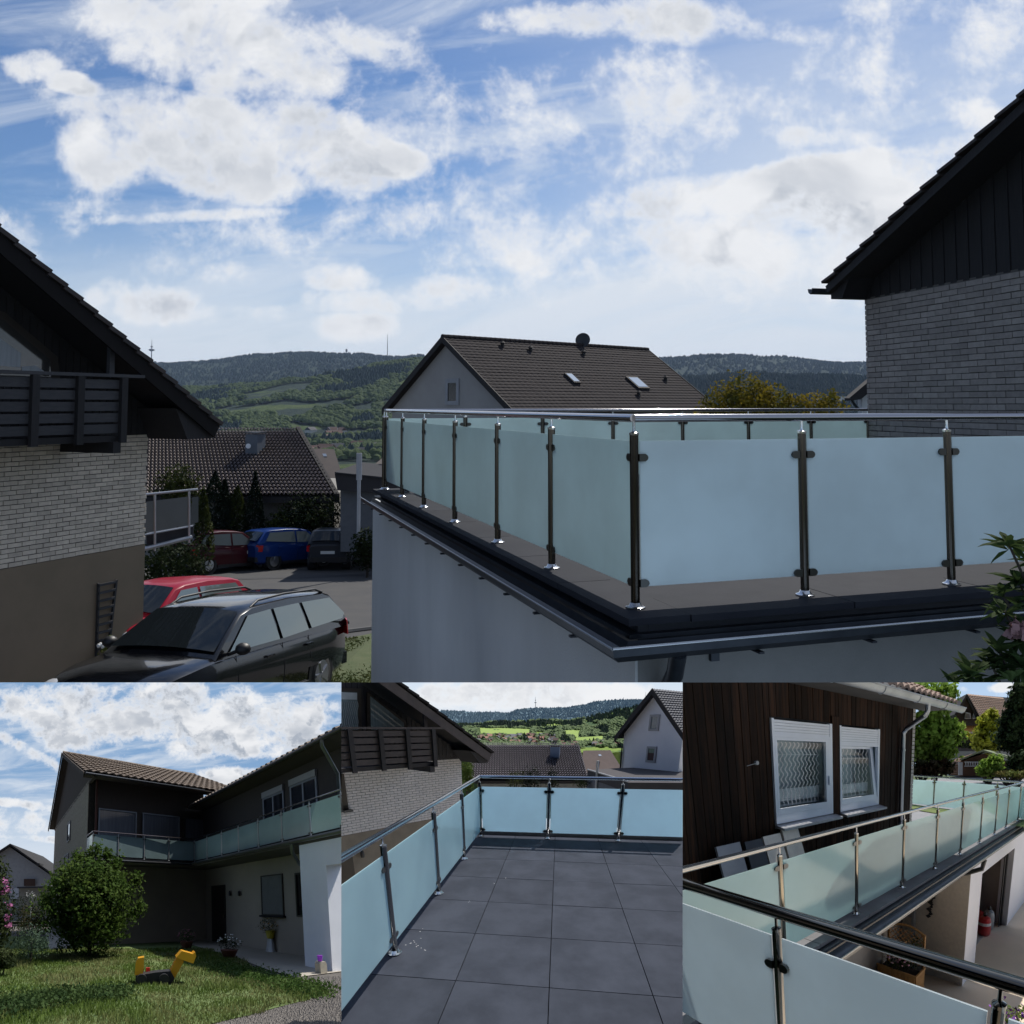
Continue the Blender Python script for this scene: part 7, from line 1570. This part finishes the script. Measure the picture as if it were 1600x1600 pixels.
mb.face([far3[0]-e_*3+Zd*.0, far3[-1]+e_*3+Zd*.0, far3[-1]+e_*3+nn_*.9, far3[0]-e_*3+nn_*.9]); obj(D_, 'grass_strip', mb, mat('strip_green', (.13,.17,.04), .95), kind='structure')
# ---------------- beyond: trees, house, shed
mb = MB(); mb.grid(lambda u, v: V((-10+60*u, 17+32*v, -2.0+mn.noise(V((u*9, v*9, 0)))*.2)), 12, 8); obj(D_, 'garden_ground', mb, mat('garden_green', (.08,.12,.03), .95, col2=(.05,.07,.02), sc=1), kind='structure')
lg1 = leafm('maple_leaves', (.20,.32,.05), (.30,.42,.09), .8, .45); sp1_ = leafm('spruce_needles', (.025,.045,.02), (.05,.075,.03), 1.2, .15); yc1 = leafm('golden_leaves', (.45,.46,.05), (.32,.35,.05), 1.5, .25)
def tr3(lab, pts, d, n, sz, m_, name='tree', cat='tree', base=None):
    cs = [(DY(x, y, d), (r/3/600*d, r/3/600*d*.8, r2/3/600*d)) for x, y, r, r2 in pts]; c = cs[0][0]; tree(D_, name, lab, V((c.x, c.y, -2.2)), 1, cs, n, sz, m_, barkm, cat=cat, tr=.14, limbs=8)
tr3('light green broadleaf tree beside the eaves gutter', [(1190, 260, 110, 100), (1150, 130, 90, 90), (1230, 60, 60, 70), (1250, 230, 70, 60), (1170, 330, 100, 50), (1110, 300, 60, 80), (1100, 40, 90, 60)], 19, 9000, .26, lg1)
tr3('dark brown hedge below the light green tree', [(1110, 405, 50, 40), (1170, 405, 60, 40), (1225, 400, 45, 38)], 18, 1800, .22, leafm('copper_leaves', (.06,.035,.02), (.04,.05,.02), 1.5, .2), 'hedge', 'hedge')
tr3('dark spruce filling the upper right corner', [(1580, 100, 60, 90), (1560, 190, 75, 60), (1545, 260, 80, 60), (1600, 30, 45, 70), (1590, 300, 60, 50)], 21, 8000, .24, sp1_, 'spruce_tree')
tr3('golden yellow conifer between the brown house and the spruce', [(1430, 270, 72, 70), (1435, 200, 48, 60), (1435, 165, 26, 35)], 24, 5200, .24, yc1, 'conifer')
tr3('round bright green bush in front of the shed', [(1440, 400, 55, 40), (1465, 375, 35, 35), (1405, 415, 30, 22)], 16.5, 2200, .16, lg1, 'bush', 'bush')
tr3('low dark bush right of the shed', [(1580, 370, 55, 45), (1560, 410, 60, 25)], 17, 2000, .18, sp1_, 'bush', 'bush')
tr3('reddish green flower bed by the right frame edge', [(1520, 430, 60, 16), (1590, 435, 50, 20)], 16, 1200, .12, leafm('bed_leaves', (.16,.12,.04), (.10,.13,.03), 2, .25), 'flower_bed', 'flower bed')
tr3('yellowish tree behind the spruce', [(1590, 150, 30, 60)], 26, 900, .3, yc1)
vh = thing(D_, 'brown_house', 'house with steep brown tiled roof and orange awning behind the trees', 'house', DY(1400, 350, 30))
d = 30.; rbt = mat('villa_tiles', (.50,.34,.25), .8, col2=(.42,.28,.21), sc=1)
pA, pB, pC, pD = DY(1333, 56, d), DY(1530, 72, d+7), DY(1560, 180, d+4), DY(1400, 178, d-.5)
tileroof(D_, vh, pD, pC-pD, (pA-pD), 16, 14, rbt, .04, .05, seg=2)
mb = MB(); mb.prism([pA, pB, pC, pD], V((0,.1,-.2))); obj(D_, 'roof', mb, bw2, vh)
mb = MB(); mb.prism([DY(1333, 62, d+.1), DY(1395, 180, d+.1), DY(1395, 205, d+.1), DY(1280, 205, d+.1), DY(1275, 165, d+.1)], V((0,6,0))); obj(D_, 'gable_wall', mb, mat('villa_wood', (.09,.06,.05), .85), vh)
mb = MB(); mb.prism([DY(1275, 150, d-.3), DY(1333, 54, d-.3), DY(1336, 66, d-.3), DY(1283, 158, d-.3)], V((0,6,0))); obj(D_, 'barge_board', mb, bw2, vh)
mb = MB(); mb.prism([DY(1395, 182, d-.3), DY(1333, 54, d-.3), DY(1330, 66, d-.3), DY(1388, 186, d-.3)], V((0,.3,0))); obj(D_, 'barge_board', mb, bw2, vh)
for x0, x1 in ((1322, 1352), (1358, 1388)):
    mb = MB(); mb.prism([DY(x0, 172, d), DY(x1, 172, d), DY(x1-4, 145, d), DY(x0+4, 140, d)], V((0,-.06,0))); o = obj(D_, 'window', mb, pvc, vh); mb = MB(); mb.prism([DY(x0+4, 168, d-.07), DY(x1-4, 168, d-.07), DY(x1-8, 150, d-.07), DY(x0+8, 146, d-.07)], V((0,-.02,0))); obj(D_, 'pane', mb, skyg, o)
mb = MB(); mb.prism([DY(1280, 420, d+.2), DY(1600, 420, d+.2), DY(1600, 200, d+.2), DY(1280, 200, d+.2)], V((0,5,0))); obj(D_, 'wall', mb, mat('villa_lower_wood', (.10,.055,.035), .85), vh)
mb = MB(); mb.prism([DY(1250, 440, d-.8), DY(1600, 440, d-.8), DY(1600, 322, d-.8), DY(1250, 322, d-.8)], V((0,.8,0))); obj(D_, 'ground_floor_wall', mb, mat('villa_white', (.5,.5,.48), .9), vh)
mb = MB(); mb.prism([DY(1250, 323, d-1.6), DY(1600, 323, d-1.6), DY(1600, 300, d-1.6), DY(1250, 296, d-1.6)], V((0,.1,0))); obj(D_, 'balcony_parapet', mb, mat('villa_balcony', (.10,.09,.09), .8), vh)
mb = MB(); mb.prism([DY(1292, 232, d-1.5), DY(1390, 232, d-1.5), DY(1392, 206, d-.2), DY(1295, 208, d-.2)], V((0,.05,.05))); obj(D_, 'awning', mb, mat('awning_orange', (.75,.33,.06), .8, trans=.3), vh)
mb = MB(); mb.prism([DY(1292, 240, d-1.5), DY(1390, 240, d-1.5), DY(1390, 232, d-1.5), DY(1292, 232, d-1.5)], V((0,.05,.0))); obj(D_, 'awning_valance', mb, mat('awning_cream', (.7,.6,.48), .8), vh)
mb = MB(); foliage(mb, DY(1320, 292, d-1.8), (1.6, .3, .25), 300, .2); obj(D_, 'balcony_flowers', mb, dk, vh)
sd_ = thing(D_, 'garden_shed', 'brown garden shed with greenish gable roof and white lattice', 'shed', DY(1410, 430, 20)); d = 19.5
mb = MB(); mb.prism([DY(1300, 440, d), DY(1530, 440, d), DY(1530, 372, d), DY(1412, 335, d), DY(1300, 372, d)], V((0,2,0))); obj(D_, 'wall', mb, mat('shed_brown', (.12,.06,.035), .85), sd_)
mb = MB(); mb.prism([DY(1540, 366, d-.4), DY(1408, 324, d-.4), DY(1440, 326, d+3), DY(1560, 360, d+3)], V((0,0,.08))); mb.prism([DY(1298, 368, d-.4), DY(1408, 324, d-.4), DY(1440, 326, d+3), DY(1330, 360, d+3)], V((0,0,.08))); obj(D_, 'roof', mb, mat('mossy_roof', (.22,.26,.16), .9), sd_)
for i in range(9): mb = MB(); x = 1325+i*11; mb.prism([DY(x, 390, d-.1), DY(x+4, 390, d-.1), DY(x+4, 372, d-.1), DY(x, 372, d-.1)], V((0,-.05,0))); obj(D_, 'lattice_bar', mb, pvc, sd_)
for y in (372, 391): mb = MB(); mb.prism([DY(1320, y+4, d-.12), DY(1425, y+4, d-.12), DY(1425, y, d-.12), DY(1320, y, d-.12)], V((0,-.04,0))); obj(D_, 'lattice_rail', mb, pvc, sd_)
mb = MB(); mb.prism([DY(1292, 435, d-.15), DY(1312, 435, d-.15), DY(1312, 375, d-.15), DY(1292, 375, d-.15)], V((0,-.04,0))); obj(D_, 'shed_door', mb, pvc, sd_)
for i in range(5): mb = MB(); y = 388+i*10; mb.prism([DY(1258, y+7, d-.2), DY(1290, y+7, d-.2), DY(1290, y, d-.2), DY(1258, y, d-.2)], V((0,-.04,0))); obj(D_, 'fence_board', mb, mat('fence_brown', (.2,.11,.06), .85), sd_)

# ================================================================== the valley's air
hm = bpy.data.materials.new('air'); hm.use_nodes = True; nt = NT(hm.node_tree); nt.n.clear()
pv = nt.add('ShaderNodeVolumePrincipled'); pv.inputs['Density'].default_value = 4.2e-5; pv.inputs['Color'].default_value = (.55, .72, 1, 1); pv.inputs['Anisotropy'].default_value = .1
o_ = nt.add('ShaderNodeOutputMaterial'); nt.l.new(pv.outputs[0], o_.inputs['Volume'])
mb = MB(); F = Fr(V((0, 0, 0)), 0); mb.box(F, -40, 5800, -6300, 6300, -130, 330)
hz_ = obj(T, 'haze', mb, hm, kind='stuff'); hz_['label'] = 'thin bluish summer haze over the valley'; hz_['category'] = 'haze'
bm = bmesh.new(); bm.from_mesh(hz_.data); bmesh.ops.remove_doubles(bm, verts=bm.verts, dist=.01); bmesh.ops.recalc_face_normals(bm, faces=bm.faces); bm.to_mesh(hz_.data); bm.free()
# ================================================================== the three lower scenes stand side by side like stage sets: trim each at its own edges
def trim(pln, x0, x1, y0):
    cs = [T.ray(x0, 1000), T.ray(x0, 1400), T.ray(x1, 1000), T.ray(x1, 1400), T.ray(300, y0), T.ray(900, y0)]
    planes = []
    mid = T.ray((x0+x1)/2, 1333)
    for a, b in ((cs[0], cs[1]), (cs[2], cs[3]), (cs[4], cs[5])):
        n = a.cross(b).normalized()
        if n.dot(mid) < 0: n = -n
        planes.append(n)
    if x0 <= 0: planes = planes[1:]
    elif x1 >= 1600: planes = [planes[0], planes[2]]
    obs = [o for o in bpy.data.objects if o.get('_pl') == pln]
    def depth(o): return 0 if o.parent is None else 1+depth(o.parent)
    def wloc(o):
        l = V(o.location); p = o.parent
        while p is not None: l += V(p.location); p = p.parent
        return l
    obs.sort(key=lambda o: -depth(o))
    for o in obs:
        if o.type == 'EMPTY':
            if not o.children: bpy.data.objects.remove(o)
            continue
        l = wloc(o); vs = [v.co for v in o.data.vertices]; need = []; gone = False
        for n in planes:
            ds = [n.dot(l+c) for c in vs]
            if max(ds) < 0: gone = True; break
            if min(ds) < -1e-6: need.append(n)
        if gone:
            if not o.children: bpy.data.objects.remove(o)
            continue
        if not need: continue
        bm = bmesh.new(); bm.from_mesh(o.data)
        for n in need:
            bmesh.ops.bisect_plane(bm, geom=bm.verts[:]+bm.edges[:]+bm.faces[:], plane_co=-l, plane_no=n, clear_inner=True, dist=1e-7)
        if not bm.faces and not o.children: bm.free(); bpy.data.objects.remove(o); continue
        me = o.data.copy() if o.data.users > 1 else o.data
        bm.to_mesh(me); bm.free(); o.data = me
trim('b', 0, 533.3, 1066.3); trim('c', 533.3, 1066.6, 1066.3)
trim('d', 1066.6, 1600, 1066.3)
for o in bpy.data.objects:
    if '_pl' in o: del o['_pl']
for m in bpy.data.meshes:
    if m.users == 0: bpy.data.meshes.remove(m)
